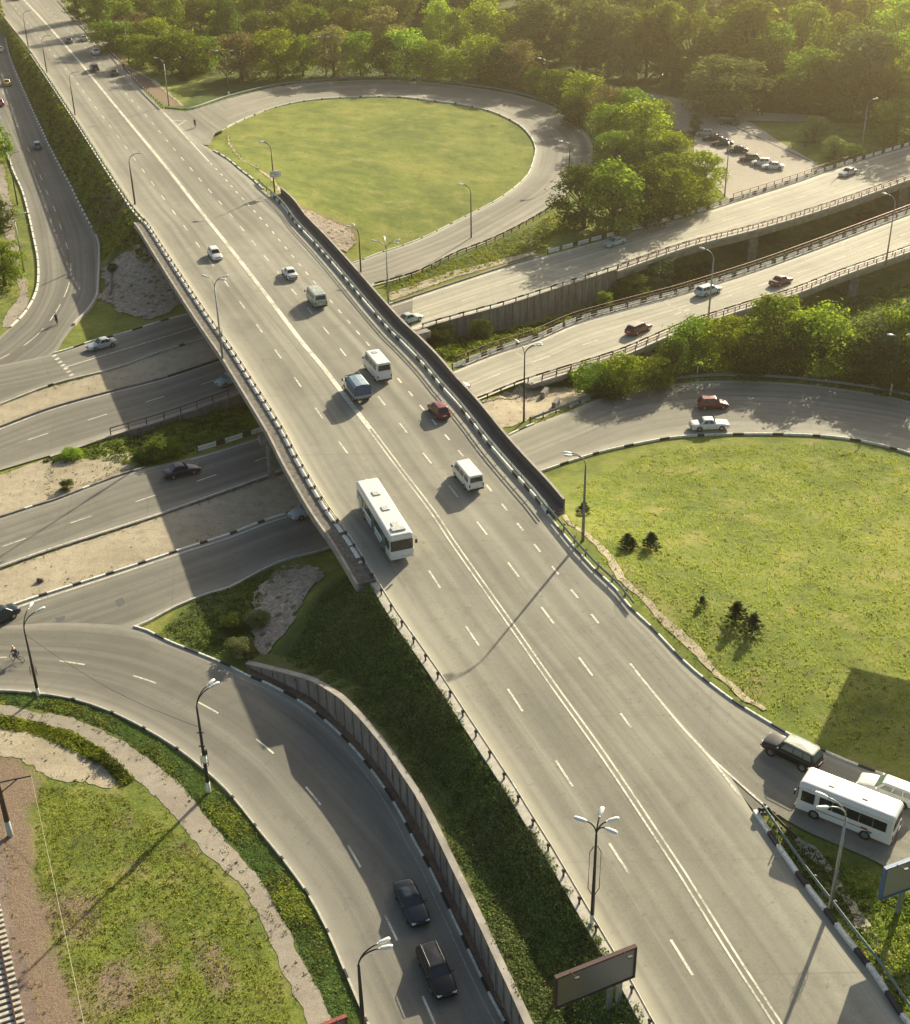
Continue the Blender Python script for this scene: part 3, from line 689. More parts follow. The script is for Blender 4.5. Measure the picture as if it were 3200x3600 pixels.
# kerbs ---------------------------------------------------------------
def pat(on, off, ph=0.0):
    return lambda s: 0 if ((s + ph) % (on + off)) < on else 1
def kerb(P, on, off, side=1, h=0.14, wd=0.22, name='kerb', mats=None, ph=0.0):
    P = evenly(P, 0.45); m = MB()
    m.sweep(P, [(0, -0.2), (0, h), (side * wd, h), (side * wd, -0.2)], pat(on, off, ph))
    o = m.build(name, mats or [KW, KB]); tag(o, kind='structure'); return o
def sub(P, a, b):
    """portion of a polyline between pixels a, b (by nearest)"""
    ia = min(range(len(P)), key=lambda i: (proj(P[i])[0]-a[0])**2 + (proj(P[i])[1]-a[1])**2)
    ib = min(range(len(P)), key=lambda i: (proj(P[i])[0]-b[0])**2 + (proj(P[i])[1]-b[1])**2)
    far_ = lambda q: q[0] >= 3320 or q[1] >= 3760
    if far_(b): ib = len(P) - 1
    if a[0] <= -60: ia = 0
    return P[min(ia, ib):max(ia, ib)+1]
kerb(r_k, 2.6, 1.3, side=-1, h=0.15, wd=0.15)
kerb(sub(main_r_n, (1915,1800), (2216,2139)), 2.6, 1.5, side=-1, h=0.15, wd=0.15)
kerb(sub(main_r_n, (750,530), (920,660)), 2.5, 1.0, side=-1, h=0.2)
kerb(t_in[:int(len(t_in)*0.97)], 4.2, 0.5, side=1, h=0.14, wd=0.18)
kerb([p for p in t_out if p.z > 3.3], 40, 1, side=-1, h=0.12, mats=[CONC, KB])
kerb(sub(g_r, (471,2205), (1860,3765)), 2.7, 1.5, side=-1, h=0.16, wd=0.16)
kerb(g_l, 3.8, 0.5, side=1, h=0.12, wd=0.15, mats=[CONC_L, KB])
kerb(sub(f_l, (471,2203), (1174,1919)), 30, 1, side=1, h=0.1, mats=[CONC_L, KB])
kerb(sub(f_l, (1882,1662), (3400,1660)), 3.6, 1.2, side=1, h=0.14, wd=0.15)
kerb(sub(f_u, (-90,2182), (1100,1780)), 2.6, 1.0, side=-1, h=0.18, wd=0.25)
kerb(sub(f_u, (1763,1543), (1880,1490)), 3.0, 1.5, side=-1, h=0.16)
kerb(sub(lr_l, (-90,400), (35,1150)), 3.4, 0.5, side=-1, h=0.18, wd=0.3)
kerb(sub(lr_r, (-25,0), (330,800)), 1.9, 0.9, side=1, h=0.35, wd=0.3)
kerb(sub(lr_r, (340,830), (270,1140)), 60, 1, side=1, h=0.3, wd=0.35, mats=[CONC_L, KB])
kerb(sub(c_u, (195,1244), (700,1100)), 3.2, 1.6, side=-1, h=0.18)
kerb(sub(c_l, (-90,1450), (740,1180)), 20, 0.7, side=1, h=0.12, mats=[CONC_L, KB])
kerb(sub(d_u, (-90,1540), (800,1260)), 9, 30, side=-1, h=0.25, mats=[KB, CONC_D])
kerb(sub(e_u, (-90,1850), (500,1650)), 1, 6.0, side=-1, h=0.18, mats=[KW, CONC_D])
kerb(sub(e_l, (-90,2025), (1000,1650)), 50, 1, side=1, h=0.08, mats=[CONC_D, KB])
kerb(sub(d_u, (1368,1073), (1900,905)), 1, 30, side=-1, h=0.25, mats=[CONC_L, CONC_D])

# markings --------------------------------------------------------------
def stripe(P, wd=0.15, on=None, off=0.0, ph=0.0, dz=0.014, name='road_marking', mat=None):
    P = evenly(P, 0.5); S = arcs(P); m = MB(); segs = []
    if on is None: segs = [(0, S[-1])]
    else:
        s = -((ph) % (on + off))
        while s < S[-1]:
            segs.append((max(0, s), min(S[-1], s + on))); s += on + off
    for a, b in segs:
        if b - a < 0.3: continue
        Q = [at_s(P, S, a)] + [p for p, t in zip(P, S) if a < t < b] + [at_s(P, S, b)]
        N = laterals(Q); n0 = len(m.v)
        for q, n in zip(Q, N):
            for sg in (-1, 1):
                r = q + n * sg * wd / 2; m.v.append((r.x, r.y, r.z + dz))
        for i in range(len(Q) - 1):
            k = n0 + 2*i; m.face((k, k+1, k+3, k+2))
    o = m.build(name, mat or WHITE_P); tag(o, kind='structure')
    return o
def period(P, a, b):   # arc length between two pixels along P
    S = arcs(P)
    f = lambda c: S[min(range(len(P)), key=lambda i: (proj(P[i])[0]-c[0])**2 + (proj(P[i])[1]-c[1])**2)]
    return f(a), f(b)
ctr = cmz(Zm(CTR)); cs = sub(ctr, (20,-60), (1300,1505)); cs2 = sub(ctr, (1300,1505), (2840,3765))
stripe(cs, 0.62); stripe(offset(cs2, 0.24), 0.17); stripe(offset(cs2, -0.24), 0.17)
ld = cmz(Zm(LD), 0.5); rd = cmz(Zm(RD), 0.5); rs = cmz(Zm(RS), 0.5)
def dashes(P, anchor, on, per, wd=0.15, name='road_marking'):
    s0, _ = period(P, anchor, anchor); stripe(P, wd, on, per - on, ph=-(s0 - on / 2), name=name)
a, b = period(ld, (976,1242), (1205,1570)); LPER = (b - a) / 3
dashes(ld, (1047,1343), LPER * 0.33, LPER, 0.2)
a, b = period(rd, (1221,1257), (1390,1469)); RPER = (b - a) / 2
a2_, b2_ = period(rd, (1695,1857), (1805,2002)); RPER = (b2_ - a2_)
dashes(rd, (1805,2002), RPER * 0.34, RPER, 0.2)
a, b = period(rs, (1830,1853), (1890,1927)); SPER = (b - a)
dashes(rs, (1952,2005), SPER * 0.36, SPER, 0.22)
stripe(cmz(Zm([(2216,2333),(2269,2400),(2400,2558),(2497,2664),(2602,2800),(2690,2840)][:5]), 0.5), 0.22)
stripe(cmz(Zm([(2497,2662),(2602,2755),(2712,2852)]), 0.5), 0.2)
stripe(cmz(Zm([(577,396),(650,475),(735,568)]), 0.5), 0.3)
stripe(cmz(Zm([(600,422),(632,424),(660,424)]), 0.5), 0.3); stripe(cmz(Zm([(627,441),(640,432),(655,424)]), 0.5), 0.3)
# lower roads
def lowdash(pts, centre, per_pts, wd=0.15, frac=0.33, zf=None):
    P = catmull([zf(*p) if zf else W(*p, 0) for p in pts], 0.5); a, b = period(P, *per_pts); per = abs(b - a)
    dashes(P, centre, per * frac, per, wd)
lowdash([(-75,1605),(134,1535),(343,1466),(546,1403),(748,1339),(1100,1228),(1430,1125)], (343,1466), ((134,1535),(343,1466)), 0.16)
lowdash([(1430,1125),(1655,1047),(1820,995),(1979,944),(2130,899),(2280,854),(2558,771),(2812,695),(3200,567),(3400,500)], (1820,995), ((1820,995),(1979,944)), 0.16)
lowdash([(-180,1990),(53,1906),(286,1826),(513,1752),(733,1678),(947,1604),(1300,1480)], (286,1826), ((286,1826),(513,1752)), 0.17)
lowdash([(1300,1480),(1728,1325),(1906,1262),(2075,1204),(2409,1093),(2552,1045),(2836,948),(2966,902),(3087,857),(3400,745)], (1906,1262), ((1728,1325),(1906,1262)), 0.17)
lowdash([(-230,2340),(15,2311),(262,2331),(509,2388),(733,2488),(930,2622),(1097,2792),(1231,2985),(1359,3229),(1480,3489),(1580,3720)], (733,2488), ((509,2388),(733,2488)), 0.17)
lowdash([(-60,190),(11,328),(44,403),(62,442),(81,482),(100,526),(121,572),(143,621),(164,673),(188,725),(208,783),(229,844),(246,908),(250,960)], (100,526), ((81,482),(100,526)), 0.16, zf=Wl)
lowdash([(250,960),(236,1018),(196,1098),(136,1172),(60,1230),(-80,1300)], (236,1018), ((236,1018),(196,1098)), 0.17, frac=0.68)
stripe(offset(sub(d_u, (-90,1538), (1000,1190)), 0.35), 0.2); stripe(offset(sub(d_u, (1368,1073), (3400,450)), 0.7), 0.22)
stripe(offset(sub(d_l, (1452,1159), (3400,540)), -0.35), 0.16)
stripe(offset(sub(e_l, (-90,2025), (1300,1545)), -0.25), 0.2); stripe(offset(sub(e_u, (640,1612), (3400,670)), 0.5), 0.2)
stripe(offset(sub(e_l, (1660,1416), (3400,788)), -0.3), 0.16)
stripe(offset(sub(f_u, (-90,2182), (1100,1780)), 0.5), 0.2)
stripe(cl([(225,1292),(380,1245),(528,1200),(640,1165),(770,1120)]), 0.18)
FAINT = simple('faded_paint', (0.36, 0.34, 0.27), 0.8, var=0.3); stripe(offset(sub(g_r, (820,2350), (1772,3600)), 0.55), 0.1, mat=FAINT)
for (a_, b_) in (((225*0+1795,1215),(1860,1255)), ):
    pass
tri = MB()
for t in np.linspace(0.03, 0.97, 8):
    p = W(189 + 75*t, 1248 + 84*t, 0); tri.box((p.x, p.y, 0.016), (0.5, 0.75, 0.004), rz=-0.5)
tag(tri.build('road_marking', WHITE_P), kind='structure')
# faint stop lines painted over the eastern carriageways
for a_, b_ in (((2330,1060),(2470,1130)),((2950,855),(3050,905)),((1815,1240),(1905,1300)),((3050,560),(3160,620)),((2040,660*2),(2040,1321))):
    if a_[0] != b_[0]: stripe(cl([a_, ((a_[0]+b_[0])/2, (a_[1]+b_[1])/2), b_]), 0.55, mat=FAINT)

# ------------------------------------------------------------------ draped ground patches
def dp(name, pts, mat, dz=0.03, amp=0.35, seed=0): return drape(name, [WT(*p) for p in pts], mat, dz, amp, seed)
def edge_pts(P, a, b, k=1, off=0.0):
    Q = evenly(sub(P, a, b), 3.0); return offset(Q, off) if off else Q
def between(name, A, B, mat, dz=0.03, amp=0.2, seed=0):
    return drape(name, list(A) + list(reversed(B)), mat, dz, amp, seed)
between('median', edge_pts(c_l, (-90,1455), (740,1180), off=0.35), edge_pts(d_u, (-90,1538), (850,1240), off=-0.35), G_SAND, seed=1)
dp('median', [(740,1180),(860,1240),(1180,1130),(1060,1060)], G_SAND, 0.05, 0.2, 2)
between('median', edge_pts(e_l, (-90,2025), (1320,1540), off=0.35), edge_pts(f_u, (-90,2182), (1350,1690), off=-0.45), G_SAND, seed=3)
between('median', edge_pts(d_l, (-90,1688), (180,1600), off=0.6), edge_pts(e_u, (-90,1850), (470,1655), off=-0.4), G_SAND, seed=4)
dp('median', [(170,1640),(330,1610),(430,1590),(470,1600),(490,1640),(300,1705),(160,1745)], G_SAND, 0.055, 0.6, 5)
dp('sandy_verge', [(1660,1440),(1760,1395),(1880,1362),(1990,1362),(2080,1372),(2080,1400),(2000,1430),(1900,1468),(1750,1525)], G_SAND, 0.06, 0.8, 6)
dp('sandy_verge', [(1375,1060),(1600,975),(1870,900),(1890,880),(1600,950),(1360,1035)], G_SAND, 0.07, 0.2, 7)
between('grass_strip', [WT(*p) for p in [(1040,1040),(1311,1012),(1460,968)]], [WT(*p) for p in [(1100,1140),(1370,1040),(1600,950)]], G_MEADOW, 0.03, 0.2, 8) if False else None
# lower-left footpath, concrete slab, railway ground
PTH_U = [(-80,2478),(0,2477),(110,2500),(250,2520),(355,2560),(460,2620),(560,2690),(640,2770),(720,2860),(800,2960),(850,3030),(900,3085),(960,3170),(1000,3260),(1050,3340),(1110,3450),(1150,3540),(1165,3600),(1220,3765)]
PTH_L = [(-80,2518),(0,2515),(150,2540),(260,2570),(360,2630),(450,2710),(550,2800),(650,2900),(700,2990),(760,3040),(850,3130),(900,3220),(960,3320),(1010,3430),(1050,3530),(1075,3600),(1120,3765)]
drape('path', [WT(*p) for p in PTH_U] + [WT(*p) for p in reversed(PTH_L)], G_PATH, 0.025, 0.22, 9)
dp('concrete_slab', [(-60,2570),(60,2558),(160,2580),(250,2620),(330,2670),(420,2740),(415,2765),(370,2775),(300,2755),(180,2745),(120,2690),(60,2650),(-60,2640)], G_SAND, 0.03, 0.35, 10)
0 and dp('railway_ground', [(-60,2645),(60,2655),(120,2690),(130,2740),(95,2800),(90,2950),(110,3080),(140,3200),(170,3350),(230,3480),(280,3600),(340,3765),(-60,3765)], G_EARTH, 0.05, 0.9, 11)
dp('railway_ballast', [(-80,2900),(0,2980),(30,3160),(60,3330),(110,3480),(160,3600),(200,3765),(-80,3765)], G_BALLAST, 0.1, 0.5, 12)
0 and dp('bare_patch', [(400,2830),(500,2850),(490,2950),(440,2960),(395,2900)], G_EARTH, 0.04, 0.6, 13)
0 and dp('bare_patch', [(440,3010),(510,3020),(490,3110),(450,3090)], G_EARTH, 0.04, 0.6, 14)
# rubble revetments at the abutments
dp('rubble_slope', [(1060,1985),(1110,2000),(1125,2030),(1090,2080),(1040,2140),(1000,2200),(960,2250),(930,2300),(910,2290),(880,2220),(890,2150),(920,2060),(980,2000)], G_STONE, 0.12, 0.6, 15)
dp('rubble_slope', [(360,950),(430,900),(500,850),(540,880),(590,960),(660,1060),(600,1100),(500,1120),(400,1100),(370,1040)], G_STONE, 0.12, 0.9, 16)
dp('rubble_slope', [(1045,730),(1100,745),(1190,790),(1240,810),(1245,850),(1210,885),(1150,850),(1080,790)], G_STONE, 0.12, 0.4, 17)
0 and dp('brown_slope', [(330,640),(400,640),(440,700),(450,750),(400,780),(350,790),(325,720)], G_EARTH, 0.06, 0.8, 18)
dp('rubble_slope', [(1700,1690),(1850,1670),(1900,1740),(1880,1780),(1800,1760)], G_STONE, 0.1, 0.4, 19) if False else None
# trodden paths on the meadows
def trail(pts, wd, mat, seed, dz=0.045):
    P = evenly(catmull([WT(*p) for p in pts], 1.0), 1.2); N = laterals(P); random.seed(seed)
    A = []; B = []
    for p, n in zip(P, N):
        a = wd * (0.6 + 0.8 * noise.noise(Vector((p.x * 0.12, p.y * 0.12, seed)))); a = max(a, wd * 0.35)
        A.append(p + n * a); B.append(p - n * a)
    drape('path', A + B[::-1], mat, dz, 0.25, seed)
trail([(1925,1760),(1990,1830),(2060,1880),(2120,1940),(2180,2030),(2260,2100),(2330,2180),(2400,2240),(2480,2320),(2540,2380),(2600,2440),(2680,2500)], 0.55, G_SAND, 20)
trail([(800,470),(815,520),(850,560),(900,590),(950,620),(985,660),(1000,715)], 0.45, G_SAND, 21)
trail([(2800,2960),(2900,3040),(2960,3130),(3030,3240),(3100,3350),(3180,3450),(3260,3560)], 0.8, G_SAND, 22)
trail([(165,-40),(230,20),(275,60),(330,130),(400,210),(480,250),(560,300),(640,372)], 0.8, G_SAND, 23)
# footway beside the left road
trail([(-60,520),(0,600),(20,700),(45,850),(60,950),(80,1000),(75,1060),(20,1150)], 1.3, G_PATH, 24)
# parking lot and yard
drape('parking_lot', [WT(*p) for p in [(2440,480),(2560,420),(2640,430),(2760,510),(2900,590),(2800,640),(2560,700),(2500,640),(2440,580)]], G_LOT, 0.06, 0.1, 25)
drape('yard_road', [WT(*p) for p in [(2150,300),(2300,330),(2480,360),(2650,395),(2760,400),(2900,410),(2900,430),(2760,425),(2640,425),(2580,440),(2440,470),(2330,440),(2250,380)]], G_PATH, 0.05, 0.3, 26)
pq([(2588,451),(2592,449),(2903,590),(2898,592)], PATCHM, 'parking_kerb_line', 0.09, WT)
# verge walk behind the slip-road kerb (at the foot of the retaining wall)
drape('footway', [p for p in offset(evenly(sub(g_r, (866,2377), (1860,3765)), 2.0), -0.25)] + [p for p in reversed(evenly(wall_b, 2.0))], G_EARTH, 0.12, 0.0, 27, zfn=lambda x, y: 0.0)

# ------------------------------------------------------------------ bridge
yl0 = AB_F[0].y; yl1 = AB_N[0].y; yr0 = AB_F[1].y; yr1 = AB_N[1].y
bridge = empty('bridge', (0, 0, 0), label='long concrete overpass carrying the main road over the sunken highway', cat='bridge')
bl = [p for p in evenly(main_l, 1.5) if yl1 - 3 < p.y < yl0 + 3]; br_ = [p for p in evenly(main_r_n, 1.5) if yr1 - 3 < p.y < yr0 + 3]
bl.sort(key=lambda p: -p.y); br_.sort(key=lambda p: -p.y)
def deck():
    m = MB(); n = 100; A = resample(offset(bl, 2.0), n); B = resample(offset(br_, -2.1), n)
    # laterals: polylines run toward the camera, so right-hand is towards -X
    for a, b in zip(A, B): m.v += [(a.x, a.y, a.z - 0.12), (b.x, b.y, b.z - 0.12), (b.x, b.y, b.z - 1.0), (b.x - 1.5, b.y, b.z - 1.5), (a.x + 1.5, a.y, a.z - 1.5), (a.x, a.y, a.z - 1.0)]
    for i in range(n - 1):
        for j in range(6):
            m.face((i*6 + j, i*6 + (j+1) % 6, (i+1)*6 + (j+1) % 6, (i+1)*6 + j))
    m.face(range(6)); m.face([(n-1)*6 + j for j in range(6)][::-1])
    o = m.build('deck_slab', CONC_D, bridge)
deck()
m = MB(); m.sweep(bl, [(0.25, -0.1), (0.25, 0.2), (2.0, 0.22), (2.0, -0.1)]); m.build('walkway', simple('walkway_grit', (0.13, 0.12, 0.095), 0.95, var=0.5, scale=2.0), bridge)
m = MB(); m.sweep(bl, [(0.0, -0.1), (0.0, 0.17), (0.245, 0.17), (0.245, -0.1)]); m.build('kerb_stone', CONC_L, bridge)
m = MB(); m.sweep(bl, [(2.003, -0.6), (2.003, 0.32), (2.25, 0.32), (2.25, -0.6)]); m.build('edge_beam', CONC, bridge)
m = MB(); m.sweep(br_, [(-0.25, -0.1), (-0.25, 0.2), (-1.9, 0.22), (-1.9, -0.1)][::-1]); m.build('walkway', PLUM, bridge)  # shade of the parapet put into the walkway colour
m = MB(); m.sweep(br_, [(-1.903, -0.9), (-1.903, 1.25), (-2.1, 1.25), (-2.1, -0.9)][::-1]); m.build('parapet', PLUM, bridge)
m = MB(); m.sweep(br_, [(-1.86, 1.253), (-1.86, 1.31), (-2.14, 1.31), (-2.14, 1.253)][::-1]); m.build('parapet_cap', CONC, bridge)
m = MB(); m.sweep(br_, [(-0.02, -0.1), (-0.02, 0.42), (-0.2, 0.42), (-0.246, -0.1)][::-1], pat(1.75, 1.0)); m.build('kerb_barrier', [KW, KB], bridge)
# steel railing on the right kerb
m = MB()
for h in (0.95, 0.72): m.sweep(br_, [(-0.10, h), (-0.10, h + 0.08), (-0.18, h + 0.08), (-0.18, h)][::-1])
rail = m.build('railing', STEEL_T, bridge)
pm = MB(); pm.box((0, 0, 0.27), (0.08, 0.08, 0.54)); pmesh = None
Se = arcs(br_)
for i in range(int(Se[-1] / 2.75)):
    p = at_s(br_, Se, i * 2.75 + 0.5); q = p + Vector((0.14, 0, 0.5))
    if pmesh is None: po = pm.build('post', STEEL_D, rail); pmesh = po.data
    else:
        po = bpy.data.objects.new('post', pmesh); COL.objects.link(po); po.parent = rail
    po.location = q
# piers
pier_lines = [(W(905,1170,0), W(1215,1060,0)), (W(1130,1420,0) + Vector((-4, 0, 0)), W(1500,1290,0)), (W(1290,1700,0) + Vector((-12, 2, 0)), W(1600,1560,0))]
for a, b in pier_lines:
    d = (b - a); L = d.length
    pr_ = empty('pier', (0, 0, 0)); pr_.parent = bridge
    cm = MB(); d.normalize(); mid = (a + b) / 2; ang = math.atan2(d.y, d.x); zt = zm(mid.y) - 1.5
    cm.box((mid.x, mid.y, zt - 0.45), (L + 1.0, 1.2, 0.9), rz=ang); cm.build('pier_cap', CONC_D, pr_)
    for k in range(5):
        p = a + d * (L * (k + 0.1) / 4.2); c2 = MB(); g = TZ(p.x, p.y) - 0.5
        c2.tube([(p.x, p.y, g), (p.x, p.y, zt - 0.895)], 0.42, 14); c2.build('column', CONC_D, pr_)
# abutments
for ab, s in ((AB_F, 1), (AB_N, -1)):
    a, b = ab; m = MB(); c = (a + b) / 2; d = b - a; ang = math.atan2(d.y, d.x)
    zt_a = min(zm(a.y), zm(b.y)) - 1.6; m.box((c.x, c.y + s * 0.8, zt_a / 2 - 0.5), (d.length + 2.0, 1.0, zt_a + 1.0), rz=ang); m.build('abutment', CONC_D, bridge)

# ------------------------------------------------------------------ barriers
def guardrail(P, label, group=None, post_step=2.5, h=0.72, mats=None, pattern=None, side=1, post_mat=None, beam=0.3, double=False, post_h=None, cat='guardrail', name='guardrail', z_at=0.0, lean=0.0):
    P = evenly(P, 0.6); S = arcs(P)
    root = empty(name, tuple(P[0]), label=label, cat=cat, group=group); o0 = Vector(P[0])
    Q = [p - o0 for p in P]; m = MB()
    def wprof(zc, hh):
        return [(0, zc - hh/2), (0.05*side, zc - hh*0.3), (0.0, zc), (0.05*side, zc + hh*0.3), (0, zc + hh/2), (-0.03*side, zc + hh/2), (-0.03*side, zc - hh/2)]
    m.sweep(Q, wprof(h - beam/2, beam), pattern)
    if double: m.sweep(Q, wprof(h - beam*1.75, beam), pattern)
    bm_ = m.build('beam', mats or STEEL_T, root)
    n = int(S[-1] / post_step); stp = post_step if n <= 96 else S[-1] / 96
    n = int(S[-1] / stp); ph = (post_h or h) + 0.12; N = laterals(P)
    pm = MB(); pm.box((0, 0, ph/2 - 0.12), (0.12, 0.12, ph)); pm.box((0, 0, h - beam/2), (0.2, 0.2, beam * 0.7)); mesh = None
    for i in range(n + 1):
        p = at_s(P, S, i * stp); q = at_s(P, S, i * stp + 0.3); d = (q - p)
        if d.length < 1e-4: d = P[-1] - P[-2]
        lat = Vector((d.y, -d.x, 0)).normalized()
        if mesh is None: po = pm.build('post', post_mat or STEEL_D, root); mesh = po.data
        else: po = bpy.data.objects.new('post', mesh); COL.objects.link(po); po.parent = root
        po.location = p - o0 - lat * side * 0.16; po.rotation_euler = (0, 0, math.atan2(d.y, d.x))
    return root
BW = [KW, STEEL_D]
# left side of the main road
GB = 'roadside guardrails of the main road'
P1 = offset(sub(main_l, (-75,-60), (511,790)), 0.45, 0.0)
kb2 = MB(); kb2.sweep(evenly(offset(sub(main_l, (120,190), (511,790)), 0.0), 0.3), [(0.55, -0.2), (0.55, 0.12), (0.80, 0.12), (0.82, -0.2)], pat(1.4, 0.9)); tag(kb2.build('kerb', [KW, KB]), kind='structure')
guardrail(P1, 'white and dark striped guardrail left of the main road beyond the overpass', mats=[KW, STEEL_G], pattern=pat(2.0, 0.8), side=-1)
P2 = offset(sub(main_l, (511,790), (1290,1980)), 0.28, 0.0)
kb_ = MB(); kb_.sweep(evenly(offset(sub(main_l, (511,790), (1290,1980)), 0.0, 0.2), 0.3), [(0.40, 0.003), (0.43, 0.12), (0.82, 0.12), (0.86, 0.003)], pat(2.0, 0.5)); kb_.build('kerb_barrier', [KW, simple('kerb_dark', (0.12, 0.105, 0.08), 0.9)], bridge)  # kerb strip alternating white and dark brown along the rail
guardrail(P2, 'striped guardrail with rusty posts along the left walkway of the overpass', mats=[CONC_L, KB], pattern=pat(40, 0.3), side=-1, beam=0.22, post_step=2.5)
P3 = offset(sub(main_l, (1290,1980), (2400,3765)), 0.3, 0.0)
guardrail(P3, 'cream guardrail with curved dark brackets above the dark green embankment', mats=[CONC_L, KW], pattern=pat(3.0, 0.1), side=-1, beam=0.34, post_step=2.7)
vg = MB(); vg.sweep(offset(sub(main_l, (1290,1980), (2400,3765)), 0.05), [(0.0, -0.3), (0.0, 0.05), (0.85, 0.0), (0.85, -0.5)]); tag(vg.build('verge', CONC_L), kind='structure')
# top right of the main road down to the loop entrance
P4 = offset(sub(main_r_n, (207,0), (568,383)), -0.3)
guardrail(P4, 'dark guardrail with white stripes under the trees beside the far main road', mats=[KW, STEEL_D], pattern=pat(1.6, 1.2), side=1)
P5 = offset([p for p in t_out if proj(p)[0] < 2100 and (p.y > 0) and p.z > 0.42], -0.5)
guardrail(P5, 'long teal grey guardrail round the outside of the teardrop loop', mats=STEEL_T, side=1, beam=0.36)
P5b = offset(sub([p for p in t_out if p.z <= 0.45], (2000,690), (1311,1005)), -0.5)
guardrail(P5b, 'rusty black and white guardrail between the teardrop loop and the grass strip', mats=[STEEL_D, KW], pattern=pat(2.5, 0.9), side=1)
P6 = offset(sub(main_r_n, (905,640), (1040,790)), -0.35)
guardrail(P6, 'short green guardrail curving to the bridge start beside the hanging sign', mats=STEEL_T, side=1, beam=0.3)
P7 = offset(sub(main_r_n, (1900,1765), (2216,2139)), -0.3)
guardrail(P7, 'teal guardrail at the meadow corner just past the end of the bridge parapet', mats=STEEL_T, side=1, beam=0.3)
P8 = offset(cmz(Zm(MR2[3:])), -0.75)
guardrail(P8, 'teal guardrail with grey posts between the main road and the sandy island', mats=STEEL_T, side=1, beam=0.3)
kerb(cmz(Zm(MR2[3:])), 2.4, 1.4, side=-1, h=0.3, wd=0.3)
P8b = [Wm(*p) for p in [(2672,2868),(2700,2862),(2716,2885),(2760,2930),(2800,2965)]]
guardrail(catmull(P8b, 0.5), 'short rusty guardrail hook at the tip of the sandy island', mats=STEEL_D, side=1, beam=0.3, post_step=1.5)
P9 = offset(sub(f_u, (1870,1500), (3400,1475)), -0.7)
guardrail(P9, 'grey green guardrail following the outside of the right hand loop road', mats=STEEL_T, side=1, beam=0.36, post_step=2.2)
# lower left road / upper left
# eastern carriageways
def parapet_rail(P, label, z0=0.0):
    P = evenly(P, 0.8); S = arcs(P); root = empty('railing', tuple(P[0]), label=label, cat='railing', group=None); o0 = Vector(P[0]); Q = [p - o0 for p in P]
    m = MB(); m.sweep(Q, [(-0.05, 0.98), (-0.05, 1.08), (0.07, 1.08), (0.07, 0.98)]); m.build('top_rail', RUST, root)
    m = MB(); m.sweep(Q, [(-0.02, 0.5), (-0.02, 0.56), (0.03, 0.56), (0.03, 0.5)]); m.build('lower_rail', RUST, root)
    n = min(97, int(S[-1] / 2.4)); stp = S[-1] / n; pm = MB(); pm.box((0, 0, 0.5), (0.12, 0.12, 1.04)); mesh = None
    for i in range(n + 1):
        p = at_s(P, S, i * stp)
        if mesh is None: po = pm.build('post', RUST, root); mesh = po.data
        else: po = bpy.data.objects.new('post', mesh); COL.objects.link(po); po.parent = root
        po.location = p - o0
    return root
dl_e = sub(d_l, (1470,1155), (3400,540)); el_e = sub(e_l, (1657,1416), (3400,788))
eu_e = sub(e_u, (1600,1301), (3400,670)); du_e = sub(d_u, (1925,900), (3400,450))
guardrail(offset(dl_e, 0.3), 'dark and white guardrail on the near edge of the northern carriageway', mats=[KW, STEEL_D], pattern=pat(2.6, 1.2), side=-1, beam=0.3)
guardrail(offset(el_e, 0.3), 'dark and white guardrail on the near edge of the southern carriageway', mats=[STEEL_D, KW], pattern=pat(2.2, 1.6), side=-1, beam=0.28)
guardrail(offset(eu_e, -0.4), 'black and white double guardrail on the far edge of the southern carriageway', mats=[KW, KB], pattern=pat(2.3, 0.9), side=1, beam=0.3, double=True, h=0.8)
guardrail(offset(du_e, -0.5), 'black and white double guardrail on the far edge of the northern carriageway', mats=[KW, KB], pattern=pat(2.3, 0.95), side=1, beam=0.3, double=True, h=0.8)
parapet_rail(offset(sub(d_l, (2150,947), (3400,540)), 1.55), 'rust brown railing on the outer walkway of the northern carriageway viaduct')
parapet_rail(offset(sub(e_l, (1880,1330), (3400,788)), 1.6), 'rust brown railing on the outer walkway of the southern carriageway viaduct')
parapet_rail(offset(sub(e_u, (1640,1290), (3400,670)), -1.6), 'rust brown railing over the ravine behind the southern carriageway barrier')
parapet_rail(offset(sub(d_u, (2600,710), (3400,450)), -1.6), 'thin railing behind the northern carriageway barrier beside the parking lot')
parapet_rail(offset(sub(d_l, (387,1528), (800,1394)), 0.3), 'thin dark mesh railing beside the lower highway left of the overpass')
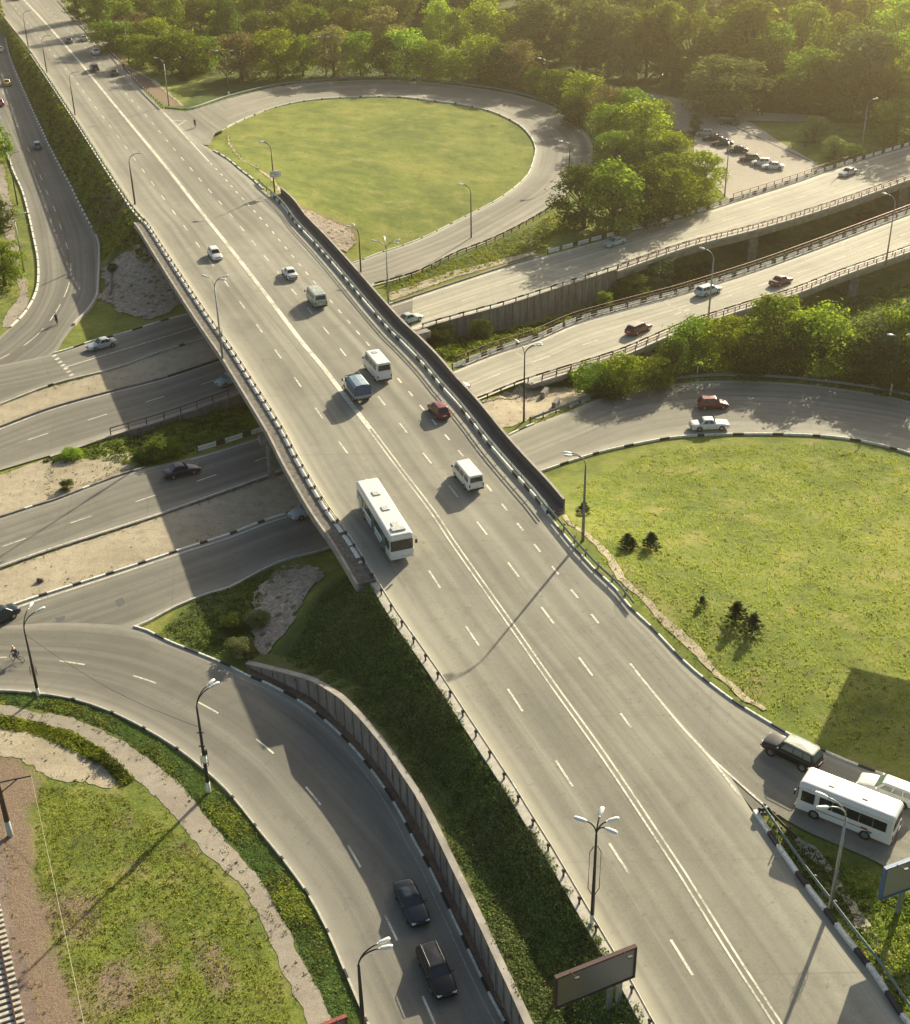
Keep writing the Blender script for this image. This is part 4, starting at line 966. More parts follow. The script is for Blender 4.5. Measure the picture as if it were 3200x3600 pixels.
# short loose barriers at the left
guardrail(offset(sub(e_u, (730,1590), (980,1510)), -0.9), 'black and white guardrail in the shadow left of the overpass', mats=[KW, KB], pattern=pat(2.3, 1.3), side=1, beam=0.3, double=True, h=0.8)
def viaduct(name, U, L, label, piers):
    root = empty(name, (0, 0, 0), label=label, cat='viaduct'); n = 80
    m = MB(); A = resample(offset(U, -1.8), n); B = resample(offset(L, 1.75), n)
    for a, b in zip(A, B):
        d = (b - a).normalized()
        m.v += [(a.x, a.y, -0.02), (b.x, b.y, -0.02), (b.x, b.y, -0.45), (b.x - d.x*1.2, b.y - d.y*1.2, -0.62), (b.x - d.x*1.3, b.y - d.y*1.3, -1.7), (a.x + d.x, a.y + d.y, -1.7), (a.x, a.y, -0.5)]
    for i in range(n - 1):
        for j in range(7): m.face((i*7+j, i*7+(j+1) % 7, (i+1)*7+(j+1) % 7, (i+1)*7+j))
    m.face(range(7)); m.face([(n-1)*7 + j for j in range(7)][::-1])
    m.build('deck', CONC, root)
    eb = MB(); eb.sweep(B, [(-0.05, -0.02), (-0.05, 0.22), (-0.45, 0.22), (-0.45, -0.02)]); eb.build('edge_beam', CONC_L, root)
    for (px, py) in piers:
        b = W(px, py, 0); q = min(range(n), key=lambda i: (B[i] - b).length); a_, b_ = A[q], B[q]; d = b_ - a_; mid = (a_ + b_) / 2
        c = MB(); g = min(TZ(mid.x, mid.y), TZ(b_.x, b_.y)) - 1
        c.box((mid.x, mid.y, (g - 1.7) / 2), (d.length - 3.5, 1.6, -1.7 - g), rz=math.atan2(d.y, d.x)); c.build('pier', CONC_D, root)
viaduct('viaduct', sub(d_u, (2146,835), (3420,450)), sub(d_l, (2146,948), (3420,540)), 'concrete viaduct of the northern carriageway with walkway and wall piers over the ravine', [(2640,800),(3160,630),(2170,945)])
viaduct('viaduct', sub(e_u, (1640,1290), (3420,670)), sub(e_l, (1840,1345), (3420,788)), 'concrete viaduct of the southern carriageway with pale side beam above the bushes', [(2990,940),(2300,1190)])
# retaining wall of the northern carriageway
def wall(name, P, ztop, zbot, label, th=0.4, side=1, mat=None, cap=True):
    P = evenly(P, 0.8); root = empty(name, (0, 0, 0), label=label, cat='retaining wall')
    m = MB(); uv = []; N = laterals(P); S = arcs(P)
    pan = 1.5
    for i, (p, n) in enumerate(zip(P, N)):
        zt = ztop(i, p); zb = zbot(i, p)
        for (l, z) in ((0, zb), (0, zt), (-th*side, zt), (-th*side, zb)):
            q = p + n * l * 1; m.v.append((q.x, q.y, z)); uv.append((S[i], z))
    for i in range(len(P) - 1):
        for j in range(4): m.face((i*4+j, i*4+(j+1) % 4, (i+1)*4+(j+1) % 4, (i+1)*4+j))
    m.face([0,1,2,3]); m.face([(len(P)-1)*4 + j for j in (3,2,1,0)])
    m.build('panels', mat or WALLM, root, uvs=uv)
    r = MB()
    s = 0.4; k = 0
    while s < S[-1]:
        p = at_s(P, S, s); q = at_s(P, S, s + 0.2); i = min(len(P)-1, int(s / S[-1] * (len(P)-1))); d = (q - p)
        if d.length < 1e-5: break
        ang = math.atan2(d.y, d.x); lat = Vector((d.y, -d.x, 0)).normalized(); zt = ztop(i, p); zb = zbot(i, p)
        c = p + lat * 0.05 * side
        if zt - zb > 0.5: r.box((c.x, c.y, (zt + zb) / 2 - 0.06), (0.16, 0.12, zt - zb), rz=ang)
        s += pan
    r.build('ribs', CONC_D, root)
    if cap:
        c = MB(); Q = [Vector((p.x, p.y, ztop(i, p))) for i, p in enumerate(P)]
        c.sweep(Q, [(0.1*side, 0.003), (0.1*side, 0.13), (-(th + 0.06)*side, 0.13), (-(th + 0.06)*side, 0.003)]); c.build('coping', CONC, root)
    return root
zs = {}
wall_pts = evenly(wall_b, 0.8); Swp = arcs(wall_pts)
wall('retaining_wall', wall_b, lambda i, p: 3.1 * min(1.0, 0.12 + Swp[min(i, len(Swp)-1)] / 15.0), lambda i, p: -0.3, 'ribbed concrete panel wall curving beside the slip road at the foot of the green embankment', side=1)
bf = MB(); bQ = [Vector((p.x, p.y, p.z)) for p in wall_e]; bf.sweep(bQ, [(-0.42, 0.03), (-1.2, -0.02), (-2.4, -0.05)], closed=False); bo = bf.build('bank', G_BANK, smooth=True); tag(bo, kind='structure')
nw = offset(sub(d_l, (1452,1159), (2175,940)), 0.5)
wall('retaining_wall', nw, lambda i, p: -0.05, lambda i, p: float(np.interp(p.x, [q.x for q in rv], [q.z for q in rv])) - 0.6, 'tall grey panel wall under the northern carriageway facing the bushy ravine', side=1)
nw2 = offset(sub(d_l, (170,1605), (1400,1185)), 0.5)
wall('retaining_wall', nw2, lambda i, p: -0.02, lambda i, p: float(np.interp(p.x, [q.x for q in rv], [q.z for q in rv])) - 0.6, 'low dark retaining wall under the lower highway left of the overpass', side=1)
bank = sub(lr_r, (250,650), (352,905))
wall('retaining_wall', offset(sub(lr_r, (-25,-60), (343,1045)), -2.1), lambda i, p: p.z + (0.9 if proj(p)[1] > 620 else 0.7), lambda i, p: p.z - 0.6, 'low weathered wall between the left road and the shrubby bank', side=-1, th=0.3, cap=False)
# concrete blocks on the sand
for k, (px, py, lb) in enumerate(((1915,1392,'concrete block standing on the sand nearer the viaduct'), (1955,1428,'concrete block standing on the sand nearer the loop road guardrail'))):
    p = WT(px, py); m = MB(); m.box((0, 0, 0.45), (0.6, 2.0, 0.9)); m.box((0, 0, 0.93), (0.35, 1.9, 0.06))
    o = m.build('concrete_block', CONC_D); o.location = p; o.rotation_euler = (0, 0, -0.35); tag(o, lb, 'concrete block', 'concrete blocks on the sandy verge')

# ------------------------------------------------------------------ lamps
def curve_arm(z0, reach, rise, az, n=7):
    d = Vector((math.cos(az), math.sin(az), 0)); P = []
    for i in range(n):
        t = i / (n - 1) * PI / 2
        P.append(Vector((0, 0, z0)) + d * reach * (1 - math.cos(t)) + Vector((0, 0, rise * math.sin(t))))
    return P
def lamp(base, top, arms, label, z=None, pole_mat=None, white_base=0.0, zfn=None, reach=1.45, rise=1.3, group='street lamps', extras=None, hfix=None, rad=0.12):
    """base, top: where the foot and the mast head stand; height solved from them"""
    p = (zfn or WT)(*base)
    if hfix: h = hfix
    else: h = min(np.arange(4, 14, 0.1), key=lambda q: (proj(p + Vector((0, 0, q)))[1] - top[1]) ** 2)
    h = float(h); root = empty('street_lamp', p, label=label, cat='street lamp', group=group)
    m = MB(); hp = h - rise; z0 = -0.2
    if white_base:
        m.tube([(0, 0, z0), (0, 0, white_base)], [rad * 1.3, rad * 1.25], 10); m.build('pole_base', KW, root, smooth=True); m = MB(); z0 = white_base
    m.tube([(0, 0, z0), (0, 0, hp * 0.45), (0, 0, hp)], [rad * 1.2, rad, rad * 0.62], 10)
    m.build('pole', pole_mat or STEEL_D, root, smooth=True)
    for az in arms:
        a = R(az); P = curve_arm(hp - 0.05, reach, rise, a); m = MB(); m.tube(P, 0.05, 8); arm = m.build('arm', pole_mat or STEEL_D, root, smooth=True)
        e = P[-1]; d = Vector((math.cos(a), math.sin(a), 0.12)).normalized()
        m = MB(); side = Vector((-math.sin(a), math.cos(a), 0)); secs = [(-0.1, 0.06, 0.05), (0.02, 0.11, 0.09), (0.1, 0.16, 0.12), (0.6, 0.17, 0.12), (0.78, 0.14, 0.08), (0.82, 0.04, 0.03)]
        for t, wd, ht in secs:
            c = e + d * t
            for k in range(8):
                q = 2 * PI * k / 8; m.v.append(tuple(c + side * math.cos(q) * wd + Vector((0, 0, 1)) * (math.sin(q) * ht)))
        for i in range(len(secs) - 1):
            for k in range(8): m.face((i*8 + k, i*8 + (k+1) % 8, (i+1)*8 + (k+1) % 8, (i+1)*8 + k))
        m.face(range(8)); m.face([(len(secs)-1)*8 + k for k in range(8)][::-1])
        m.build('lamp_head', HEADM, arm, smooth=True)
    if extras == 'clutter':
        m = MB(); m.box((0.18, 0, h * 0.42), (0.3, 0.2, 0.5)); m.box((0, -0.2, h * 0.5), (0.5, 0.06, 0.12)); m.box((0, 0.0, h * 0.62), (0.6, 0.08, 0.08)); m.build('bracket', STEEL_D, root)
        m = MB(); m.box((0, 0, h * 0.36), (0.42, 0.42, 0.75)); m.build('notice', KW, root)
    if extras == 'rings' or extras == 'clutter':
        m = MB()
        for k in range(3):
            c = Vector((0, 0, h * (0.30 + 0.03 * k))); Q = [c + Vector((math.cos(t) * 0.32, 0.0, math.sin(t) * 0.32)) for t in np.linspace(0, 2 * PI, 13)]
            m.tube(Q, 0.025, 5)
        m.build('cable_coil', STEEL_D, root)
    if extras == 'frame':
        m = MB()
        for sx in (-0.38, 0.38):
            m.tube([(sx * 0.3, 0, h * 0.78), (sx, 0, h * 0.72), (sx, 0, h * 0.36), (sx * 0.3, 0, h * 0.30)], 0.03, 6)
        m.build('cable_frame', RUST, root)
    return root
main_az = 20
lamp((99,163), (115,38), [5], 'curved arm lamp on the left edge of the main road, farthest of its row', zfn=Wm, group=None)
lamp((165,255), (178,125), [5], 'curved arm lamp on the left edge of the main road, second farthest', zfn=Wm, group=None)
lamp((264,404), (275,253), [5], 'curved arm lamp on the left edge of the main road level with the loop entrance', zfn=Wm, group=None)
lamp((475,718), (484,541), [5], 'curved arm lamp on the left edge of the main road beside the brown slope', zfn=Wm, group=None, rad=0.14)
lamp((783,1262), (760,975), [150, 20, 330], 'grey multi headed lamp standing on the overpass walkway', reach=1.1, zfn=lambda x, y: W(x, y, 7.2), pole_mat=STEEL_G, extras='rings', group=None)
lamp((2081,3246), (2130,2930), [70, 15, 160, 320], 'dark four headed lamp behind the cream guardrail next to the lower billboard', reach=0.75, rise=1.0, zfn=Wm, extras='frame', white_base=0.9, group=None, rad=0.12, hfix=9.3)
lamp((456,235), (414,79), [170], 'tall lamp rising through the trees near the top left', group=None)
lamp((594,372), (560,203), [165], 'grey lamp on the grass where the teardrop loop leaves the main road', pole_mat=STEEL_G, group=None)
lamp((805,339), (804,176), [200, 340], 'lamp behind the teardrop guardrail in front of the brownish tree', group=None, white_base=1.2)
lamp((1148,282), (1150,127), [200, 340], 'twin headed lamp behind the teardrop guardrail at the top of the loop', group=None, reach=0.8)
lamp((1921,361), (1893,203), [175, 185], 'twin headed lamp with white foot at the upper right bend of the teardrop loop', white_base=1.6, group=None)
lamp((2110,430), (2080,340), [180], 'lamp head poking out of the trees right of the teardrop loop', group=None, hfix=9.5)
lamp((2001,622), (1980,495), [170, 185], 'dark lamp at the right hand bend of the teardrop loop', group=None)
lamp((1657,838), (1645,650), [165, 150], 'dark twin headed lamp between the teardrop road and the grass strip', group=None)
r9 = lamp((966,679), (930,478), [165, 150], 'dark lamp carrying a white traffic sign beside the teardrop meadow', group=None, hfix=9.0)
lamp((1269,957), (1250,799), [155, 120], 'dark lamp beside the teardrop road close to the bridge parapet', group=None)
lamp((1367,1093), (1362,850), [165, 100, 20, 330], 'four headed lamp on the walkway right of the overpass', group=None, extras='rings', pole_mat=STEEL_G, zfn=lambda x, y: W(x, y, 0.3), hfix=11.0)
lamp((1842,1482), (1850,1215), [120, 20, 5], 'dark lamp on the sandy verge with three heads and a ring bracket', group=None, extras='rings')
r13 = lamp((2049,1906), (2069,1596), [172, 190], 'tall lamp on the corner of the right hand meadow beside the trodden path', zfn=lambda x, y: W(x, y, 6.2), group=None, pole_mat=CONC_D, rad=0.14)
lamp((2325,365), (2329,284), [90], 'small lamp on the dirt yard in front of the dark forest', group=None, hfix=6.5, reach=0.5, rise=0.4)
lamp((3027,541), (3060,350), [20], 'pale lamp beside the far carriageway at the upper right', pole_mat=STEEL_G, group=None, zfn=lambda x, y: W(x, y, 0))
lamp((2490,1128), (2490,878), [150], 'pale lamp on the near side of the southern carriageway, left one', pole_mat=STEEL_G, group=None, zfn=lambda x, y: W(x, y, 0), reach=1.5)
lamp((3113,939), (3130,685), [150], 'pale lamp on the near side of the southern carriageway, right one', pole_mat=STEEL_G, group=None, zfn=lambda x, y: W(x, y, 0), reach=1.5)
lamp((2548,690), (2556,505), [90], 'thin grey lamp at the near end of the parking lot', pole_mat=STEEL_G, group=None, reach=0.4, rise=0.3, extras='rings')
lamp((3131,1389), (3170,1177), [0, 180], 'twin headed lamp with white foot behind the right hand loop road', white_base=1.8, group=None, reach=0.9)
lamp((2920,3185), (2960,2860), [150, 190], 'silver lamp on the sandy island beside the bus', zfn=Wm, pole_mat=STEEL_G, group=None, extras='rings', rad=0.13, hfix=9.5)
lamp((136,2448), (125,2168), [80, 40], 'dark twin headed lamp on the left beside the cyclist', group=None, white_base=1.0, extras='rings')
lamp((735,2787), (722,2440), [55, 40], 'dark twin headed lamp hung with notices beside the curving footpath', group=None, white_base=1.2, extras='clutter', rad=0.14)
lamp((1283,3690), (1262,3375), [25, 8], 'dark twin headed lamp at the bottom edge beside the slip road', group=None, hfix=9.5, rad=0.15)
lamp((85,955), (88,754), [20], 'pale lamp on the grass strip left of the left road', group=None, pole_mat=STEEL_G, reach=1.2)
lamp((62,720), (66,537), [20], 'dark lamp on the left road verge above the pale one', group=None)
# hanging traffic sign
m = MB(); sp = r9.location; root = empty('traffic_sign', (sp.x + 0.4, sp.y - 0.25, sp.z + 3.5), rz=0.15, label='white rectangular traffic sign fixed to the dark lamp pole', cat='sign')
m.box((0, 0, 0), (2.0, 0.08, 1.1)); m.build('panel', KW, root)
m = MB(); m.box((-0.3, -0.05, 0.18), (1.0, 0.01, 0.12)); m.box((0.15, -0.05, -0.12), (0.8, 0.01, 0.1)); m.build('lettering', simple('sign_blue', (0.15, 0.25, 0.35), 0.5), root)

# white based posts and small things along the loops
def stub(p, label, h=1.5):
    o = empty('post', p, label=label, cat='post'); m = MB(); m.tube([(0, 0, -0.2), (0, 0, h)], 0.1, 8); m.build('shaft', KW, o, smooth=True); m = MB(); m.tube([(0, 0, h), (0, 0, h + 0.08)], 0.13, 8); m.build('cap', STEEL_D, o)
stub(WT(2452,1318), 'short white post behind the guardrail of the right hand loop')
stub(WT(1591,288), 'short white post behind the guardrail at the top of the teardrop loop')

# ------------------------------------------------------------------ billboards
def billboard(TLp, TRp, hgt, label, frame_mat, face_mat, posts, ground, post_mat=STEEL_G, th=0.18):
    a = Vector(TLp); b = Vector(TRp); mid = (a + b) / 2; d = b - a; L = d.length; ang = math.atan2(d.y, d.x)
    root = empty('billboard', (mid.x, mid.y, ground), rz=ang, label=label, cat='billboard'); zc = (a.z - ground) - hgt / 2
    m = MB(); m.box((0, 0, zc), (L - 0.1, th, hgt - 0.1)); bd = m.build('panel', CONC_D, root)
    m = MB(); m.box((0, -th/2 - 0.012, zc), (L - 0.3, 0.02, hgt - 0.3)); m.build('poster', face_mat, root)
    m = MB()
    for s in (-1, 1):
        m.box((s * L / 2, -0.02, zc), (0.12, th + 0.12, hgt + 0.12)); m.box((0, -0.02, zc + s * hgt / 2), (L - 0.125, th + 0.12, 0.12))
    m.build('frame', frame_mat, root)
    for x in posts:
        m = MB(); m.box((x, 0.25 + th/2 - 0.05, (zc + hgt * 0.3) / 2 - 0.4), (0.3, 0.3, zc + hgt * 0.3 + 0.8)); m.build('post', post_mat, root)
    m = MB()
    for s in (-1, 1):
        m.tube([(s * L * 0.33, 0, zc + hgt/2), (s * L * 0.33, -0.9, zc + hgt/2 + 0.45)], 0.03, 6); m.box((s * L * 0.33, -0.95, zc + hgt/2 + 0.45), (0.3, 0.15, 0.1))
    m.build('floodlight', STEEL_D, root)
    return root
def poster(name, a, b, c):
    m, n, l, bb = newmat(name); g = coord(n, 'Generated'); s = n.new('ShaderNodeSeparateXYZ'); l.new(g, s.inputs[0])
    f = nz(n, l, g, 1.3, 2); mm = n.new('ShaderNodeMath'); mm.operation = 'ADD'; l.new(s.outputs[0], mm.inputs[0]); l.new(f, mm.inputs[1])
    l.new(ramp(n, l, mm.outputs[0], [(0.5, a), (0.9, b), (1.3 if False else 1.0, c)]), bb.inputs['Base Color']); bb.inputs['Roughness'].default_value = 0.4; return m
PM1 = poster('poster_olive', (0.20, 0.18, 0.10), (0.19, 0.17, 0.13), (0.2, 0.19, 0.18)); PM2 = poster('poster_grey', (0.26, 0.24, 0.19), (0.24, 0.23, 0.19), (0.22, 0.2, 0.18))
gz = TZ(W(2170,3535,4).x, W(2170,3535,4).y)
billboard(W(1954,3436,gz + 5.0), W(2234,3326,gz + 5.0), 2.7, 'large weathered billboard with olive poster on the embankment below the main road', simple('frame_plum', (0.07, 0.035, 0.03), 0.8), PM1, [1.35, 2.05], gz)
gz2 = TZ(W(3192,3230,4.6).x, W(3192,3230,4.6).y)
billboard(W(3113,3053,gz2 + 5.6), W(3330,2975,gz2 + 5.6), 2.8, 'blue framed billboard on the grass island below the white bus', simple('frame_blue', (0.05, 0.12, 0.25), 0.5), PM2, [-0.3], gz2)
billboard(W(1020,3650,2.6), W(1214,3572,2.6), 1.9, 'red framed billboard at the bottom edge beside the footpath', simple('frame_red', (0.25, 0.05, 0.03), 0.6), PM2, [0.0], TZ(W(1120,3640,0).x, W(1120,3640,0).y))

q0 = W(2950,2610,5.2) + Vector((0.483, 0.875, 0)) * 30  # added board out of view, put there to cast the meadow shadow
billboard(q0 + Vector((-1.5, 0.5, 15.0)), q0 + Vector((12, -2.5, 15.0)), 7.5, 'unseen board added past the right edge of the view to shade the meadow', STEEL_D, PM2, [0.0], TZ(q0.x, q0.y))
p = WT(141,2046); m = MB(); m.tube([(-0.28, 0, 0.0), (-0.2, 0, 0.18), (0.25, 0, 0.16), (0.35, 0, 0.02)], [0.1, 0.3, 0.26, 0.08], 9); o = m.build('rock', BARK, smooth=True); o.location = p; tag(o, 'dark lump of debris lying on the sandy median at the left', 'rock')
# ------------------------------------------------------------------ railway, catenary pole
ra = W(0,3321,0.3); rb = W(56,3600,0.3); d = (rb - ra).normalized(); lat = Vector((d.y, -d.x, 0))   # right-hand = -X side
rail_root = empty('railway_track', (0, 0, 0), label='railway track with concrete sleepers and rusty rails at the lower left corner', cat='railway track')
A = ra - d * 30; B = rb + d * 14; L = (B - A).length
zt = lambda p, dz: Vector((p.x, p.y, TZ(p.x, p.y) + dz))
for s in (0.0, 1.52):
    m = MB(); P = [zt(A + d * t + lat * s, 0.30) for t in np.arange(0, L, 1.0)]
    m.sweep(P, [(-0.06, -0.1), (-0.035, 0.08), (0.035, 0.08), (0.06, -0.1)]); m.build('rail', RUST, rail_root)
sm = MB(); sm.box((0, 0, 0), (0.25, 2.7, 0.2)); mesh = None; ang = math.atan2(d.y, d.x)
n = min(96, int(L / 0.55))
for i in range(n):
    p = zt(A + d * (i * 0.55 + (L - n * 0.55)) + lat * 0.76, 0.13)
    if mesh is None: so_ = sm.build('sleeper', CONC_L, rail_root); mesh = so_.data
    else: so_ = bpy.data.objects.new('sleeper', mesh); COL.objects.link(so_); so_.parent = rail_root
    so_.location = p; so_.rotation_euler = (0, 0, ang + random.uniform(-0.03, 0.03))
cp = WT(37,2938); root = empty('catenary_pole', cp, label='brown railway pole with white foot and cross bracket at the left edge', cat='pole')
m = MB(); m.tube([(0, 0, -0.3), (0, 0, 1.6)], [0.24, 0.22], 10); m.build('pole_base', simple('pale_teal', (0.42, 0.48, 0.43), 0.7), root, smooth=True)
m = MB(); m.tube([(0, 0, 1.6), (0, 0, 9.0)], [0.22, 0.16], 10); m.build('pole', simple('pole_brown', (0.08, 0.05, 0.045), 0.7), root, smooth=True)
m = MB(); m.tube([(0, 0, 5.6), (2.6, 0.4, 5.9)], 0.06, 6); m.tube([(0, 0, 4.5), (1.5, 0.2, 5.75)], 0.05, 6); m.build('bracket', STEEL_D, root)
wr = MB(); s0 = cp + Vector((2.6, 0.4, 5.9)); e0 = W(330, 3765, 5.2); P = [s0.lerp(e0, t) - Vector((0, 0, 0.5 * math.sin(PI * t))) for t in np.linspace(0, 1, 12)]
wr.tube(P, 0.022, 5); wo = wr.build('overhead_wire', simple('wire_pale', (0.35, 0.33, 0.2), 0.5)); tag(wo, 'thin pale wire running from the railway pole down across the field', 'wire')
# traffic-island cables from the left lamp
wr = MB(); P0 = WT(136,2448) + Vector((0, 0, 7)); P1_ = WT(735,2787) + Vector((0, 0, 7)); wr.tube([P0.lerp(P1_, t) - Vector((0, 0, 1.1 * math.sin(PI * t))) for t in np.linspace(0, 1, 14)], 0.022, 5)
tag(wr.build('overhead_wire', STEEL_D), 'thin dark cable strung between the two left hand lamps of the slip road', 'wire')

# ------------------------------------------------------------------ vehicles
def loft_part(name, secs, mat, parent, closed_ends=True, smooth=True, sub_=1):
    m = MB(); k = len(secs[0])
    for s in secs: m.v += [tuple(p) for p in s]
    for i in range(len(secs) - 1):
        for j in range(k - 1): m.face((i*k+j, i*k+j+1, (i+1)*k+j+1, (i+1)*k+j))
    if closed_ends:
        m.face([j for j in range(k)][::-1]); m.face([(len(secs)-1)*k + j for j in range(k)])
    o = m.build(name, mat, parent, smooth=smooth)
    bm = bmesh.new(); bm.from_mesh(o.data); bmesh.ops.recalc_face_normals(bm, faces=bm.faces); bm.to_mesh(o.data); bm.free()
    if sub_:
        md = o.modifiers.new('sub', 'SUBSURF'); md.levels = sub_; md.render_levels = sub_
    return o
def wheel_set(root, L, Wd, r, wb, mat_rim=RIM, width=0.2, xs=None):
    tm = MB(); tm.tube([(0, -width/2, 0), (0, -width/2 + 0.02, 0), (0, width/2 - 0.02, 0), (0, width/2, 0)], [r*0.9, r, r, r*0.9], 20)
    rm = MB(); rm.tube([(0, -width/2 - 0.012, 0), (0, width/2 + 0.012, 0)], [r * 0.6, r * 0.6], 12)
    for x in (xs or (wb/2, -wb/2)):
        for s in (-1, 1):
            w_ = empty('wheel'); w_.parent = root; w_.location = (x, s * (Wd/2 - width/2 + 0.015), r)
            t = tm.build('tyre', TYRE, w_, smooth=False); rr = rm.build('rim', mat_rim, w_)
    am = MB()
    for x in (xs or (wb/2, -wb/2)):
        for s in (-1, 1): am.tube([(x, s * (Wd/2 - 0.12), r * 1.02), (x, s * (Wd/2 - 0.004), r * 1.02)], [r * 1.16, r * 1.16], 20)
    am.build('wheel_arch', TRIM, root)
TYPES = {
 # profile: (x fraction from the nose, belt height, roof height or None, half width factor)
 'sedan': dict(L=4.4, W=1.72, H=1.43, wb=2.55, r=0.31, hood=0.30, ws=0.44, re=0.70, rw=0.83, belt=0.90, nose=0.66, tail=0.92),
 'old_sedan': dict(L=4.15, W=1.62, H=1.42, wb=2.45, r=0.30, hood=0.30, ws=0.41, re=0.72, rw=0.80, belt=0.92, nose=0.76, tail=0.90),
 'volga': dict(L=4.85, W=1.8, H=1.45, wb=2.8, r=0.33, hood=0.31, ws=0.42, re=0.68, rw=0.79, belt=0.93, nose=0.78, tail=0.92),
 'hatch': dict(L=3.95, W=1.68, H=1.47, wb=2.45, r=0.30, hood=0.25, ws=0.40, re=0.88, rw=0.98, belt=0.92, nose=0.66, tail=0.92),
 'wagon': dict(L=4.65, W=1.78, H=1.5, wb=2.7, r=0.32, hood=0.27, ws=0.40, re=0.90, rw=0.98, belt=0.94, nose=0.68, tail=0.94),
 'suv': dict(L=4.75, W=1.88, H=1.8, wb=2.8, r=0.38, hood=0.27, ws=0.37, re=0.92, rw=0.985, belt=1.12, nose=0.92, tail=1.12),
}
def car(kind, color, label, pos, heading, glass=None, group=None, roof=None, rails=False, name=None, lights=True, cat='car'):
    T = TYPES[kind]; L, Wd, Hh = T['L'], T['W'], T['H']; gl = glass or GLASS
    root = empty(name or ('parked_car' if group and 'parked' in group else 'car'), pos, rz=heading, label=label, cat=cat, group=group)
    hw = Wd / 2; zb = 0.24 if kind != 'suv' else 0.34; bt = T['belt']; X = lambda f: L/2 - f * L
    def sec(f, wf, top, zlow=zb, sh=0.06, cr=0.03):
        x = X(f); y = hw * wf; zmid = zlow + (top - zlow) * 0.55
        half = [(x, y * 0.93, zlow), (x, y, zlow + 0.1), (x, y * 1.0, zmid), (x, y * 0.97, top - sh), (x, y * 0.86, top), (x, y * 0.45, top + cr), (x, 0, top + cr * 1.4)]
        return half + [(a, -b, c) for a, b, c in half[:-1][::-1]]
    n_, t_ = T['nose'], T['tail']; ho = T['hood']
    prof = [(0.0, 0.72, n_ - 0.12), (0.012, 0.86, n_ - 0.03), (0.05, 0.95, n_), (ho * 0.55, 0.985, (n_ + bt) / 2 + 0.02), (ho, 1.0, bt - 0.02), (ho + 0.12, 1.0, bt), (0.55, 1.0, bt + 0.01), (T['rw'] - 0.05, 0.995, bt), (min(0.95, T['rw'] + 0.03), 0.97, t_ if T['rw'] < 0.9 else bt), (0.985, 0.93, t_ - 0.05), (1.0, 0.80, t_ - 0.2)]
    prof = sorted(prof)
    body = loft_part('body', [sec(*p) for p in prof], color, root, sub_=1)
    # cabin shell: roof and pillars
    xr = [X(ho + 0.01), X(T['ws']), X(T['re']), X(T['rw'])]; hb = hw * 0.86; ht = hw * 0.70
    def ring(z, x0, x1, y, bw=0.1):
        return [(x0, -y * 0.82, z), (x0 - 0.06*0 , y * 0.82, z), (x0 - bw, y, z), (x1 + bw, y, z), (x1, y * 0.82, z), (x1, -y * 0.82, z), (x1 + bw, -y, z), (x0 - bw, -y, z)]
    zt_ = Hh - 0.07
    low_ = ring(bt - 0.03, xr[0], xr[3], hb, 0.12); mid_ = ring(zt_, xr[1], xr[2], ht, 0.10); tp = ring(Hh - 0.015, xr[1] - 0.14, xr[2] + 0.12, ht * 0.84, 0.1); tc = [((xr[1] + xr[2]) / 2, 0, Hh + 0.012)]
    m = MB(); m.v = low_ + mid_ + tp + tc
    for a in (0, 8):
        for j in range(8): m.face((a + j, a + (j+1) % 8, a + 8 + (j+1) % 8, a + 8 + j), 1 if a == 8 else 0)
    for j in range(8): m.face((16 + j, 16 + (j+1) % 8, 24), 1)
    cab = m.build('cabin', [color, roof or color], root, smooth=False)
    bm = bmesh.new(); bm.from_mesh(cab.data); bmesh.ops.recalc_face_normals(bm, faces=bm.faces); bm.to_mesh(cab.data); bm.free()
    bv = cab.modifiers.new('bev', 'BEVEL'); bv.width = 0.035; bv.segments = 2; bv.limit_method = 'ANGLE'; bv.angle_limit = R(15)
    # glass panels, 12 mm proud of the shell
    def pane(nm, q4, inset, out=0.012):
        a, b, c, d_ = [Vector(p) for p in q4]; nrm = (b - a).cross(d_ - a).normalized(); cen = (a + b + c + d_) / 4
        if nrm.dot(cen - Vector((0, 0, bt))) < 0: nrm = -nrm
        def bil(u, v): return a.lerp(b, u).lerp(d_.lerp(c, u), v)
        u0, u1, v0, v1 = inset; pts = [bil(u0, v0), bil(u1, v0), bil(u1, v1), bil(u0, v1)]
        mm = MB(); mm.v = [tuple(p + nrm * out) for p in pts] + [tuple(p - nrm * 0.02) for p in pts]
        mm.face((0, 1, 2, 3)); [mm.face((j, (j+1) % 4, (j+1) % 4 + 4, j + 4)) for j in range(4)]
        return mm.build(nm, gl, root)
    pane('windscreen', (low_[0], low_[1], mid_[1], mid_[0]), (-0.06, 1.06, 0.10, 0.94))
    pane('rear_window', (low_[5], low_[4], mid_[4], mid_[5]), (-0.02, 1.02, 0.22 if T['rw'] > .9 else 0.12, 0.90))
    for s in (1, -1):
        a, b, c, d_ = (low_[2], low_[3], mid_[3], mid_[2]) if s == 1 else (low_[7], low_[6], mid_[6], mid_[7])
        nwin = [(0.10, 0.47), (0.52, 0.88)] if kind not in ('wagon', 'suv') else [(0.08, 0.38), (0.41, 0.68), (0.71, 0.93)]
        for u0, u1 in nwin: pane('side_window', (a, b, c, d_), (u0, u1, 0.14, 0.90))
    wheel_set(root, L, Wd, T['r'], T['wb'])
